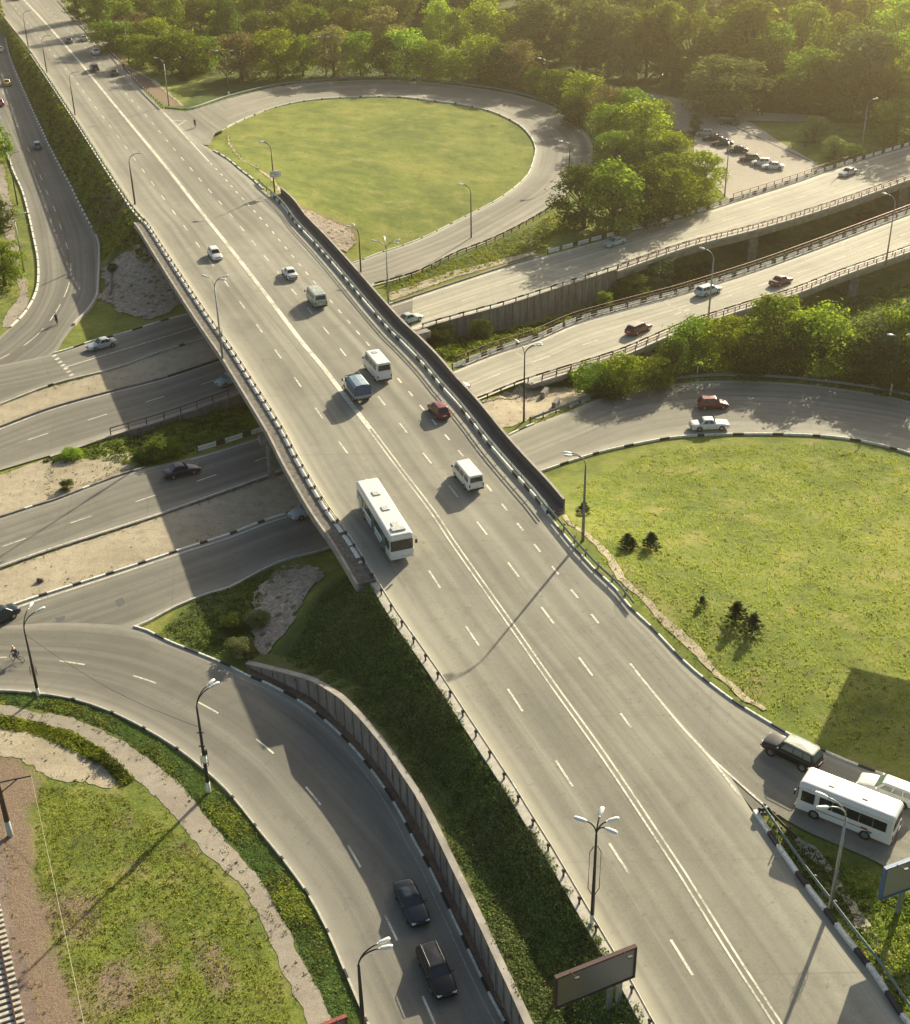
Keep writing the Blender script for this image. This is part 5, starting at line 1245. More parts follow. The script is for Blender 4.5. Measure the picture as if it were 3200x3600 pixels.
    for s in (1, -1):
        m = MB(); m.box((X(0.012) - 0.02, s * hw * 0.62, n_ - 0.12), (0.12, hw * 0.36, 0.15)); o = m.build('headlight', LIGHTG, root)
        m = MB(); m.box((X(0.992) + 0.02, s * hw * 0.72, t_ - 0.22), (0.1, hw * 0.24, 0.17)); m.build('taillight', TAIL, root)
        m = MB(); m.box((X(ho + 0.06), s * (hw + 0.07), bt + 0.06), (0.12, 0.16, 0.12)); m.build('mirror', color, root)
        m = MB(); 
    m = MB(); m.box((X(0.004) + 0.01, 0, zb + 0.17), (0.12, Wd * 0.8, 0.16)); m.build('front_bumper', TRIM if kind in ('old_sedan', 'volga', 'suv') else color, root)
    m = MB(); m.box((X(0.996) - 0.01, 0, zb + 0.18), (0.12, Wd * 0.82, 0.16)); m.build('rear_bumper', TRIM if kind in ('old_sedan', 'volga', 'suv') else color, root)
    m = MB(); m.box((X(-0.003) , 0, n_ - 0.14), (0.06, Wd * 0.4, 0.1)); m.build('grille', TRIM, root)
    m = MB(); m.box((X(1.012), 0, t_ - 0.3), (0.03, 0.5, 0.11)); m.build('number_plate', KW, root)
    m = MB()
    for s in (1, -1):
        for u in (0.34, 0.56, 0.76): m.box((X(u), s * (hw + 0.0005), (zb + bt) / 2 + 0.02), (0.012, 0.012, (bt - zb) * 0.78))
    m.build('door_gap', TRIM, root)
    if rails:
        for s in (1, -1):
            m = MB(); m.tube([(xr[1] - 0.1, s * ht * 0.92, Hh - 0.02), (xr[1] - 0.3, s * ht * 0.92, Hh + 0.05), (xr[2] + 0.3, s * ht * 0.92, Hh + 0.05), (xr[2] + 0.1, s * ht * 0.92, Hh - 0.02)], 0.025, 6); m.build('roof_rail', STEEL_G if rails == 1 else KW, root)
    return root
WHITE = paint('white', (0.72, 0.72, 0.66)); SILVER = paint('silver', (0.42, 0.45, 0.44)); BLACK = paint('black', (0.008, 0.008, 0.010)); NAVY = paint('navy', (0.010, 0.014, 0.032))
TEALD = paint('dark_teal', (0.008, 0.022, 0.032)); MAROON = paint('maroon', (0.16, 0.018, 0.022)); YEL = paint('yellow', (0.62, 0.42, 0.10)); BLUE = paint('blue', (0.04, 0.16, 0.24)); TEALL = paint('pale_teal', (0.28, 0.42, 0.38))
RED = paint('red', (0.3, 0.05, 0.06)); GREY = paint('grey', (0.2, 0.21, 0.2)); PBLUE = paint('pale_blue', (0.42, 0.52, 0.50)); DGREEN = paint('dark_green', (0.05, 0.07, 0.05))
def dirpx(P, pos, rev=False):
    """heading along a traced line at the point nearest to pos"""
    i = min(range(len(P)), key=lambda i: (P[i] - pos).length); a = P[max(0, i-2)]; b = P[min(len(P)-1, i+2)]; d = b - a
    if rev: d = -d
    return math.atan2(d.y, d.x), math.atan2(d.z, Vector((d.x, d.y)).length)
def on(line, zf, px, rev, *a, builder=car, **k):
    p = zf(*px); h, pt = dirpx(line, p, rev); p = p + Vector((0, 0, 0.03)); h += k.pop('yaw', 0.0)
    o = builder(*a, pos=p, heading=h, **k); o.rotation_euler = (0, -pt, h); return o
w0 = lambda x, y: W(x, y, 0)
# main road; lines run from the top left toward the camera
on(ctr, Wm, (757,905), False, 'hatch', WHITE, 'white hatchback alone in the left lanes of the overpass coming toward the viewer')
on(ctr, Wm, (1019,972), True, 'old_sedan', WHITE, 'white boxy sedan seen from behind on the overpass ahead of the old green van')
on(ctr, Wm, (1543,1455), True, 'hatch', MAROON, 'maroon hatchback beside the right parapet of the overpass')
on(ctr, Wm, (243,150), True, 'sedan', NAVY, 'dark blue sedan next to the centre line at the far end of the main road')
on(ctr, Wm, (296,142), True, 'sedan', SILVER, 'silver sedan on the far main road beside the dark blue one')
on(ctr, Wm, (336,191), True, 'suv', WHITE, 'white off road car in the tree shadow on the far main road')
on(ctr, Wm, (333,248), True, 'suv', NAVY, 'dark off road car with pale roof nearest the centre line in the tree shadow')
on(ctr, Wm, (402,263), True, 'sedan', BLACK, 'black sedan nearest the roadside trees on the far main road')
on(ctr, Wm, (60,-2), False, 'suv', RED, 'reddish off road car cut by the top edge of the picture')
on(lr_r, Wl, (26,298), True, 'sedan', YEL, 'yellow taxi coloured sedan on the left road')
on(lr_r, Wl, (132,520), True, 'hatch', BLUE, 'blue hatchback on the left road')
on(lr_r, Wl, (2,368), True, 'sedan', RED, 'dull red sedan cut by the left edge below the yellow car')
on(lr_r, Wl, (2,180), True, 'sedan', WHITE, 'white sedan cut by the left edge above the yellow car')
on(d_u, w0, (360,1222), True, 'sedan', SILVER, 'silver sedan leaving the shade beside the upper kerb left of the overpass', yaw=0.05)
on(d_u, w0, (808,1347), True, 'hatch', TEALL, 'pale teal car half hidden under the overpass')
on(e_u, w0, (640,1668), False, 'sedan', NAVY, 'dark blue sedan on the lower highway left of the overpass')
on(f_u, w0, (1083,1808), True, 'sedan', SILVER, 'silver car emerging from under the overpass below the bus')
on(f_u, w0, (-5,2185), True, 'sedan', TEALD, 'dark teal car cut by the left edge near the cyclist', yaw=0.2)
on(g_r, w0, (1447,3190), False, 'sedan', TEALD, 'dark teal sedan on the slip road driving ahead of the wagon', glass=GLASS)
on(g_r, w0, (1535,3430), False, 'wagon', BLACK, 'black estate car with silver roof rails at the bottom of the slip road', rails=1)
on(d_l, w0, (2160,862), True, 'sedan', TEALL, 'pale teal sedan on the northern carriageway beside the big roadside trees')
on(d_l, w0, (1440,1132), False, 'sedan', PBLUE, 'pale blue sedan on the northern carriageway right next to the overpass parapet')
on(e_l, w0, (2245,1166), False, 'wagon', MAROON, 'dark plum estate car on the southern carriageway', roof=simple('roof_beige', (0.4, 0.33, 0.27), 0.3))
on(e_l, w0, (2490,1032), False, 'wagon', PBLUE, 'pale blue estate car on the southern carriageway behind the left lamp')
on(e_l, w0, (2745,998), False, 'sedan', MAROON, 'dark red sedan on the southern carriageway beside the near guardrail')
on(d_l, w0, (2980,615), True, 'sedan', SILVER, 'silver sedan on the northern carriageway near the parking lot')
on(e_l, w0, (1600,1383), True, 'sedan', WHITE, 'white car just showing behind the overpass parapet')
on(f_l, w0, (2505,1432), True, 'hatch', MAROON, 'maroon hatchback in the tree shade of the right hand loop', yaw=PI)
on(f_l, w0, (2493,1506), False, 'volga', WHITE, 'white old fashioned sedan beside the inner kerb of the right hand loop', cat='car')
on(r_k, Wm, (2782,2665), True, 'suv', BLACK, 'black off road car with pale roof merging from the exit road', glass=GLASS_T, roof=simple('roof_sky_sheen', (0.42, 0.42, 0.34), 0.3), rails=2)  # sky reflection on the black roof put into its pale colour
on(r_k, Wm, (3122,2796), True, 'wagon', WHITE, 'white estate car on the exit road behind the white bus', glass=GLASS_T)
PK = 'cars parked in the row of the parking lot'
ph = math.atan2((W(2720,598,0) - W(2640,585,0)).y, (W(2720,598,0) - W(2640,585,0)).x)
for i, (px, py, kd, c, lb) in enumerate([(2478,478,'hatch',SILVER,'silver hatchback at the tree end of the parked row'),(2505,494,'sedan',BLACK,'black sedan second from the tree end of the parked row'),(2540,511,'sedan',BLACK,'black sedan third from the tree end of the parked row'),(2592,536,'sedan',BLACK,'black sedan parked alone in the middle of the row'),(2634,566,'hatch',DGREEN,'dark green hatchback parked beside the two white cars'),(2676,581,'hatch',WHITE,'white hatchback parked between the dark green and the white sedan'),(2716,594,'sedan',WHITE,'white sedan at the near end of the parked row')]):
    p = WT(px, py); car(kd, c, lb, p + Vector((0, 0, 0.07)), PI - 0.10, group=PK, name='parked_car')
p = WT(2562,437); car('suv', BLACK, 'black off road car driving into the parking lot', p + Vector((0, 0, 0.07)), -0.35)

# box bodied vehicles -------------------------------------------------
def rbox(name, x0, x1, hw, z0, z1, mat, parent, bev=0.12, taper=0.0, seg=3, fx=0.0):
    m = MB(); t = hw - taper
    m.v = [(x0, -hw, z0), (x1, -hw, z0), (x1, hw, z0), (x0, hw, z0), (x0, -t, z1), (x1 - fx, -t, z1), (x1 - fx, t, z1), (x0, t, z1)]
    for q in ((0,3,2,1),(4,5,6,7),(0,1,5,4),(1,2,6,5),(2,3,7,6),(3,0,4,7)): m.face(q)
    o = m.build(name, mat, parent)
    b = o.modifiers.new('bev', 'BEVEL'); b.width = bev; b.segments = seg; b.limit_method = 'ANGLE'
    return o
def plate(name, c, size, mat, parent, roty=0.0):
    m = MB(); m.box((0, 0, 0), size, mat=Matrix.Rotation(roty, 4, 'Y')); o = m.build(name, mat, parent); o.location = c; return o
def bus(kind, label, pos, heading, lower=None, group=None):
    big = kind == 'city'; L, Wd, Hh = (11.6, 2.5, 3.0) if big else (7.3, 2.4, 2.9); hw = Wd / 2
    root = empty('bus', pos, rz=heading, label=label, cat='bus'); x0, x1 = -L/2, L/2
    rbox('body', x0, x1, hw, 0.32, 1.25, lower or WHITE, root, 0.12)
    rbox('window_band', x0 + 0.06, x1 - 0.06, hw - 0.03, 1.20, 2.35, WHITE, root, 0.1, taper=0.04)
    rbox('roof', x0 + 0.02, x1 - 0.02, hw - 0.0, 2.30, Hh, WHITE, root, 0.22 if big else 0.34, taper=0.08, seg=4)
    for s in (1, -1):
        n = 6 if big else 5; a, b = x0 + 0.5, x1 - (1.6 if big else 1.7); stp = (b - a) / n
        for i in range(n): plate('side_window', (a + stp * (i + 0.5), s * (hw - 0.035), 1.8), (stp - (0.16 if big else 0.04), 0.05, 0.85), GLASS, root)
        plate('side_window', (x1 - 0.85, s * (hw - 0.03), 1.75), (1.0, 0.05, 0.95), GLASS, root)
        if s == -1:
            for x in ((x1 - 1.9, 0.2, x0 + 1.9) if big else (x1 - 2.0,)): plate('door', (x, s * (hw - 0.0), 1.3), (1.0, 0.06, 1.8), GLASS_T, root)
        plate('stripe', (0.3, s * (hw + 0.002), 0.95), (L * 0.5, 0.01, 0.06), MAROON if not big else STEEL_G, root)
        plate('headlight', (x1 - 0.02, s * hw * 0.72, 0.72), (0.1, 0.35, 0.2), LIGHTG, root); plate('taillight', (x0 + 0.02, s * hw * 0.82, 1.0), (0.1, 0.2, 0.35), TAIL, root)
        plate('mirror', (x1 + 0.12, s * (hw + 0.18), 2.05), (0.1, 0.22, 0.42), TRIM, root)
    if not big: plate('logo', (-1.6, hw + 0.004, 1.0), (0.5, 0.01, 0.2), RED, root); plate('logo', (-2.0, hw + 0.004, 0.85), (0.4, 0.01, 0.2), BLUE, root)
    plate('windscreen', (x1 - 0.035, 0, 1.8), (0.06, Wd - 0.25, 1.1), GLASS, root)
    plate('rear_window', (x0 + 0.035, 0, 1.85), (0.06, Wd - 0.2 if big else 1.7, 0.95 if big else 0.8), GLASS, root)
    for x, sz in ((L * 0.33, 1), (L * 0.05, 1), (-L * 0.22, 1)) if big else ((L*0.2, 0.5), (-L*0.15, 0.5)):
        o = rbox('roof_hatch', x - 0.42 * sz, x + 0.42 * sz, 0.38, Hh - 0.03, Hh + 0.10 * sz, simple('hatch_%s' % kind, (0.5, 0.5, 0.43), 0.5) if 'hatch_%s' % kind not in MATS else MATS['hatch_%s' % kind], root, 0.05)
    if big: rbox('roof_unit', x1 - 1.5, x1 - 0.7, 0.7, Hh - 0.03, Hh + 0.16, MATS['hatch_city'], root, 0.05)
    plate('rear_bumper', (x0 - 0.02, 0, 0.45), (0.14, Wd * 0.9, 0.2), TRIM, root); plate('front_bumper', (x1 + 0.02, 0, 0.45), (0.14, Wd * 0.92, 0.22), TRIM if not big else WHITE, root)
    wheel_set(root, L, Wd, 0.47 if big else 0.42, 0, width=0.3, xs=(x1 - 2.6, x0 + 2.9) if big else (x1 - 1.5, x0 + 1.9))
    return root
on(ctr, Wm, (1352,1868), False, 'city', 'long white city bus with roof hatches in the left lanes of the overpass', builder=lambda k, l, pos, heading: bus(k, l, pos, heading + 0))
on(r_k, Wm, (2975,2885), True, 'small', 'small white bus with dark side windows on the exit road', builder=lambda k, l, pos, heading: bus(k, l, pos, heading))
def minibus(kind, label, pos, heading):
    root = empty('minibus' if kind == 'minibus' else 'van', pos, rz=heading, label=label, cat='minibus' if kind == 'minibus' else 'van')
    if kind == 'minibus': L, Wd, Hh, nose, col, low_ = 5.7, 2.05, 2.55, 0.75, WHITE, WHITE
    elif kind == 'green': L, Wd, Hh, nose, col, low_ = 4.4, 1.94, 2.1, 0.12, paint('van_pale', (0.52, 0.58, 0.50)), paint('van_green', (0.28, 0.36, 0.29))
    else: L, Wd, Hh, nose, col, low_ = 4.8, 1.84, 1.95, 0.6, WHITE, WHITE
    x0, x1 = -L/2, L/2; hw = Wd/2; bt = Hh * 0.55
    rbox('body', x0, x1 - (0.0), hw, 0.3, bt, low_, root, 0.12)
    m = MB(); t = hw - 0.13; xf = x1 - nose
    m.v = [(x0 + 0.01, -hw + 0.01, bt - 0.06), (xf + nose * 0.55, -hw + 0.01, bt - 0.06), (xf + nose * 0.55, hw - 0.01, bt - 0.06), (x0 + 0.01, hw - 0.01, bt - 0.06), (x0 + 0.12, -t, Hh), (xf - 0.25, -t, Hh), (xf - 0.25, t, Hh), (x0 + 0.12, t, Hh)]
    for q in ((0,3,2,1),(4,5,6,7),(0,1,5,4),(1,2,6,5),(2,3,7,6),(3,0,4,7)): m.face(q)
    V8 = [Vector(v) for v in m.v]
    o = m.build('roof', col, root); b = o.modifiers.new('bev', 'BEVEL'); b.width = 0.12; b.segments = 3; b.limit_method = 'ANGLE'
    def pane(nm, ids, ins, mat=GLASS):
        a, b_, c, d_ = [V8[i] for i in ids]; nrm = (b_ - a).cross(d_ - a).normalized(); cen = (a + b_ + c + d_) / 4
        if nrm.dot(cen - Vector((0, 0, Hh * 0.7))) < 0: nrm = -nrm
        bil = lambda u, v: a.lerp(b_, u).lerp(d_.lerp(c, u), v); u0, u1, v0, v1 = ins
        P = [bil(u0, v0), bil(u1, v0), bil(u1, v1), bil(u0, v1)]; mm = MB(); mm.v = [tuple(p + nrm * 0.014) for p in P] + [tuple(p - nrm * 0.03) for p in P]
        mm.face((0, 1, 2, 3)); [mm.face((j, (j+1) % 4, (j+1) % 4 + 4, j + 4)) for j in range(4)]; mm.build(nm, mat, root)
    pane('windscreen', (1, 2, 6, 5), (0.06, 0.94, 0.12, 0.86)); pane('rear_window', (0, 3, 7, 4), (0.1, 0.9, 0.22, 0.8))
    for ids in ((0, 1, 5, 4), (3, 2, 6, 7)):
        for u in ((0.06, 0.30), (0.34, 0.58), (0.62, 0.90)): pane('side_window', ids, (*u, 0.2, 0.78))
    wheel_set(root, L, Wd, 0.33, 0, width=0.22, xs=(x1 - 0.95, x0 + 1.1))
    for s in (1, -1):
        plate('headlight', (x1 - 0.0, s * hw * 0.72, 0.78), (0.1, 0.26, 0.2), LIGHTG, root); plate('taillight', (x0 + 0.0, s * hw * 0.85, 0.85), (0.08, 0.14, 0.32), TAIL, root)
        plate('mirror', (xf + 0.1, s * (hw + 0.12), bt + 0.15), (0.1, 0.18, 0.25), TRIM, root)
    plate('rear_bumper', (x0 - 0.02, 0, 0.4), (0.12, Wd * 0.92, 0.16), TRIM, root); plate('front_bumper', (x1 + 0.02, 0, 0.4), (0.12, Wd * 0.92, 0.18), TRIM, root); plate('number_plate', (x0 - 0.02, 0.0, 0.72), (0.05, 0.5, 0.12), KW, root)
    if kind == 'minibus': rbox('roof_hatch', 0.6, 1.3, 0.35, Hh - 0.02, Hh + 0.05, simple('hatch_grey', (0.4, 0.42, 0.36), 0.5), root, 0.03)
    if kind == 'green':
        m = MB()
        for y in (-0.7, -0.25, 0.25, 0.7): m.tube([(-1.6, y, Hh + 0.17), (1.3, y, Hh + 0.17)], 0.03, 6)
        for x in (-1.5, -0.8, 0, 0.7, 1.2): m.tube([(x, -0.8, Hh + 0.1), (x, 0.8, Hh + 0.1)], 0.03, 6); m.box((x, -0.72, Hh + 0.05), (0.05, 0.05, 0.2)); m.box((x, 0.72, Hh + 0.05), (0.05, 0.05, 0.2))
        m.build('roof_rack', KW, root)
    return root
on(ctr, Wm, (1328,1315), True, 'minibus', 'white minibus seen from behind beside the blue covered truck', builder=minibus)
on(ctr, Wm, (1115,1068), True, 'green', 'old pale green van with a roof rack on the overpass', builder=minibus)
on(ctr, Wm, (1645,1695), True, 'van', 'white van seen from behind near the end of the overpass', builder=minibus)
def truck(kind, label, pos, heading):
    root = empty('truck', pos, rz=heading, label=label, cat='truck')
    rbox('cab', 0.95, 2.6, 0.98, 0.45, 2.05, WHITE, root, 0.18, taper=0.14, fx=0.75, seg=3)
    rbox('bonnet', 2.3, 2.95, 0.92, 0.45, 1.2, WHITE, root, 0.14)
    plate('windscreen', (2.26, 0, 1.62), (0.06, 1.45, 0.72), GLASS, root, roty=-0.42)
    for s in (1, -1):
        plate('side_window', (1.55, s * 0.895, 1.6), (0.75, 0.05, 0.5), GLASS, root); plate('mirror', (2.15, s * 1.12, 1.45), (0.1, 0.18, 0.3), TRIM, root); plate('headlight', (2.93, s * 0.65, 0.85), (0.08, 0.3, 0.18), LIGHTG, root); plate('taillight', (-2.58, s * 0.85, 0.8), (0.08, 0.2, 0.15), TAIL, root)
    rbox('cargo_bed', -2.55, 0.85, 1.05, 0.75, 1.15, simple('bed_grey', (0.3, 0.33, 0.3), 0.6), root, 0.03)
    m = MB(); xs = (-2.53, 0.83); prof = [(-1.03, 1.14), (-1.03, 2.15), (-0.75, 2.42), (0, 2.5), (0.75, 2.42), (1.03, 2.15), (1.03, 1.14)]
    for x in xs: m.v += [(x, y, z) for y, z in prof]
    for j in range(6): m.face((j, j+1, j+8, j+7), 1 if j in (1, 2, 3, 4) else 0)
    m.face(range(7)); m.face([7 + j for j in range(7)][::-1])
    o = m.build('tarpaulin', [simple('tarp_blue', (0.05, 0.09, 0.17), 0.6, var=0.3), simple('tarp_top', (0.2, 0.29, 0.34), 0.5, var=0.3)], root)
    b = o.modifiers.new('bev', 'BEVEL'); b.width = 0.05; b.segments = 2
    m = MB(); m.box((0, 0, 0.6), (5.2, 0.7, 0.22)); m.build('chassis', TRIM, root)
    wheel_set(root, 5.5, 2.0, 0.36, 0, width=0.24, xs=(2.05, -1.4)); return root
on(ctr, Wm, (1256,1392), True, 'x', 'small truck with white cab and blue tarpaulin near the centre line', builder=truck)

# ------------------------------------------------------------------ people and bicycles
def skinned(name, V_, Ed, Rd, mat, parent, root_i=0, sub_=2):
    me = bpy.data.meshes.new(name); me.from_pydata(V_, Ed, []); me.materials.append(mat)
    o = bpy.data.objects.new(name, me); COL.objects.link(o); o.parent = parent
    md = o.modifiers.new('skin', 'SKIN'); md.use_smooth_shade = True
    for i, (sv, r) in enumerate(zip(me.skin_vertices[0].data, Rd)): sv.radius = (r, r); sv.use_root = (i == root_i)
    s = o.modifiers.new('sub', 'SUBSURF'); s.levels = sub_; s.render_levels = sub_; return o
CLOTH_D = simple('cloth_black', (0.025, 0.025, 0.03), 0.9); CLOTH_N = simple('cloth_navy', (0.03, 0.04, 0.08), 0.9); HAIR = simple('hair', (0.03, 0.02, 0.015), 0.8); CLOTH_R = simple('cloth_red', (0.25, 0.06, 0.04), 0.9)
def person(label, pos, heading, pose='ride', shirt=CLOTH_D, trousers=CLOTH_N, cap=None):
    root = empty('person', pos, rz=heading, label=label, cat='person')
    if pose == 'ride':
        pel = (-0.12, 0, 0.98); J = [pel, (0.0, 0, 1.2), (0.13, 0, 1.42), (0.2, 0, 1.55), (0.26, 0, 1.68),
             (0.14, 0.19, 1.42), (0.32, 0.24, 1.22), (0.5, 0.24, 1.08), (0.14, -0.19, 1.42), (0.32, -0.24, 1.22), (0.5, -0.24, 1.08),
             (-0.1, 0.1, 0.93), (0.26, 0.12, 0.78), (0.1, 0.12, 0.40), (0.22, 0.12, 0.33), (-0.1, -0.1, 0.93), (0.18, -0.12, 0.60), (0.0, -0.12, 0.22), (0.12, -0.12, 0.15)]
    else:
        pel = (0, 0, 0.95); J = [pel, (0, 0, 1.15), (0, 0, 1.4), (0, 0, 1.52), (0.02, 0, 1.66),
             (0, 0.19, 1.4), (-0.05, 0.24, 1.13), (0.05, 0.25, 0.88), (0, -0.19, 1.4), (0.06, -0.24, 1.13), (0.14, -0.25, 0.9),
             (0, 0.1, 0.9), (0.1, 0.1, 0.5), (-0.02, 0.1, 0.08), (0.12, 0.1, 0.03), (0, -0.1, 0.9), (-0.08, -0.1, 0.5), (-0.22, -0.1, 0.1), (-0.1, -0.1, 0.04)]
    E_ = [(0,1),(1,2),(2,3),(3,4),(2,5),(5,6),(6,7),(2,8),(8,9),(9,10),(0,11),(11,12),(12,13),(13,14),(0,15),(15,16),(16,17),(17,18)]
    Rr = [0.13,0.13,0.14,0.06,0.105,0.07,0.045,0.035,0.07,0.045,0.035,0.09,0.065,0.045,0.04,0.09,0.065,0.045,0.04]
    skinned('body', J, E_, Rr, SKIN, root)
    skinned('shirt', [J[i] for i in (0,1,2,5,6,8,9)], [(0,1),(1,2),(2,3),(3,4),(2,5),(5,6)], [0.16,0.16,0.17,0.09,0.065,0.09,0.065], shirt, root)
    skinned('trousers', [J[i] for i in (0,11,12,13,15,16,17)], [(0,1),(1,2),(2,3),(0,4),(4,5),(5,6)], [0.15,0.11,0.085,0.065,0.11,0.085,0.065], trousers, root)
    m = MB(); h = Vector(J[4]) + Vector((-0.02, 0, 0.04)); 
    for i in range(5):
        for k in range(10): t = 2*PI*k/10; ph_ = i / 4 * PI / 2; m.v.append((h.x + math.cos(t)*0.115*math.cos(ph_), h.y + math.sin(t)*0.1*math.cos(ph_), h.z + 0.1*math.sin(ph_)))
    for i in range(4):
        for k in range(10): m.face((i*10+k, i*10+(k+1) % 10, (i+1)*10+(k+1) % 10, (i+1)*10+k))
    m.build('cap' if cap else 'hair', cap or HAIR, root, smooth=True); return root
def bicycle(label, pos, heading):
    root = empty('bicycle', pos, rz=heading, label=label, cat='bicycle'); r = 0.34
    for x in (-0.52, 0.52):
        w_ = empty('wheel', (x, 0, r)); w_.parent = root
        m = MB(); m.tube([(math.cos(t)*r, 0, math.sin(t)*r) for t in np.linspace(0, 2*PI, 25)], 0.022, 6); m.build('tyre', TYRE, w_)
        m = MB()
        for k in range(8): t = k*PI/8; m.tube([(math.cos(t)*r, 0, math.sin(t)*r), (-math.cos(t)*r, 0, -math.sin(t)*r)], 0.004, 4)
        m.build('spokes', STEEL_G, w_)
    m = MB()
    for a, b in (((-0.52,0,r),(-0.05,0,0.3)),((-0.05,0,0.3),(-0.2,0,0.85)),((-0.52,0,r),(-0.17,0,0.8)),((-0.05,0,0.3),(0.4,0,0.82)),((-0.17,0,0.8),(0.38,0,0.9)),((0.36,0,0.98),(0.52,0,r))): m.tube([a, b], 0.02, 6)
    m.build('frame', STEEL_D, root)
    m = MB(); m.tube([(0.46,-0.28,1.04),(0.38,-0.1,1.0),(0.38,0.1,1.0),(0.46,0.28,1.04)], 0.015, 6); m.build('handlebar', STEEL_D, root)
    m = MB(); m.box((-0.22, 0, 0.89), (0.26, 0.14, 0.05)); m.build('saddle', TRIM, root)
    for s in (1, -1): plate('pedal', (0.1 if s > 0 else -0.1 + 0.2*0, s*0.12, 0.33 if s > 0 else 0.16), (0.1, 0.09, 0.025), TRIM, root)
    return root
for px, hd, zf, la, lbk in (((62,2325), R(118)+PI/2*0, w0, 'cyclist in dark clothes with white cap riding at the left edge', 'bicycle ridden on the wide junction at the left edge'),
                       ((201,1140), R(125), w0, 'cyclist in black riding on the bend of the left road', 'bicycle on the bend of the left road'),
                       ((687,448), R(105), Wm, 'cyclist in dark clothes at the entrance of the teardrop loop', 'bicycle at the entrance of the teardrop loop')):
    p = zf(*px) + Vector((0, 0, 0.02)); hd = {62: R(160), 201: R(110), 687: R(100)}[px[0]]
    bicycle(lbk, p, hd); person(la, p, hd, cap=KW if px[0] == 62 else None)
person('pedestrian in dark clothes walking beside the kerb of the far main road', Wm(437,246) + Vector((0, 0, 0.01)), R(100), 'walk')
person('person in a pale top by the yard behind the parking lot, left of two', WT(2665,405), R(60), 'walk', shirt=KW)
person('person in dark clothes by the yard behind the parking lot, right of two', WT(2678,407), R(80), 'walk')
person('person in black on the grass edge of the parking lot', WT(2828,520), R(200), 'walk')

# ------------------------------------------------------------------ vegetation
def leaf_cards(m, c, n, rad, size, rnd, up=0.35, mat=0):
    """n leaf faces on a lumpy shell round c"""
    for _ in range(n):
        d = Vector((rnd.gauss(0, 1), rnd.gauss(0, 1), rnd.gauss(0, 1))); d.normalize()
        if d.z < -0.55: d.z = -d.z * 0.4
        p = c + Vector((d.x * rad[0], d.y * rad[1], d.z * rad[2])) * (0.62 + 0.45 * rnd.random())
        nrm = (d + Vector((rnd.gauss(0, .55), rnd.gauss(0, .55), rnd.gauss(0, .55) + up))).normalized()
        t = nrm.cross(Vector((rnd.gauss(0, 1), rnd.gauss(0, 1), rnd.gauss(0, 1)))).normalized(); b = nrm.cross(t)
        s = size * rnd.uniform(0.6, 1.35); w_ = s * rnd.uniform(0.45, 0.8)
        m.quad(p - t * s, p + b * w_, p + t * s, p - b * w_, mat)
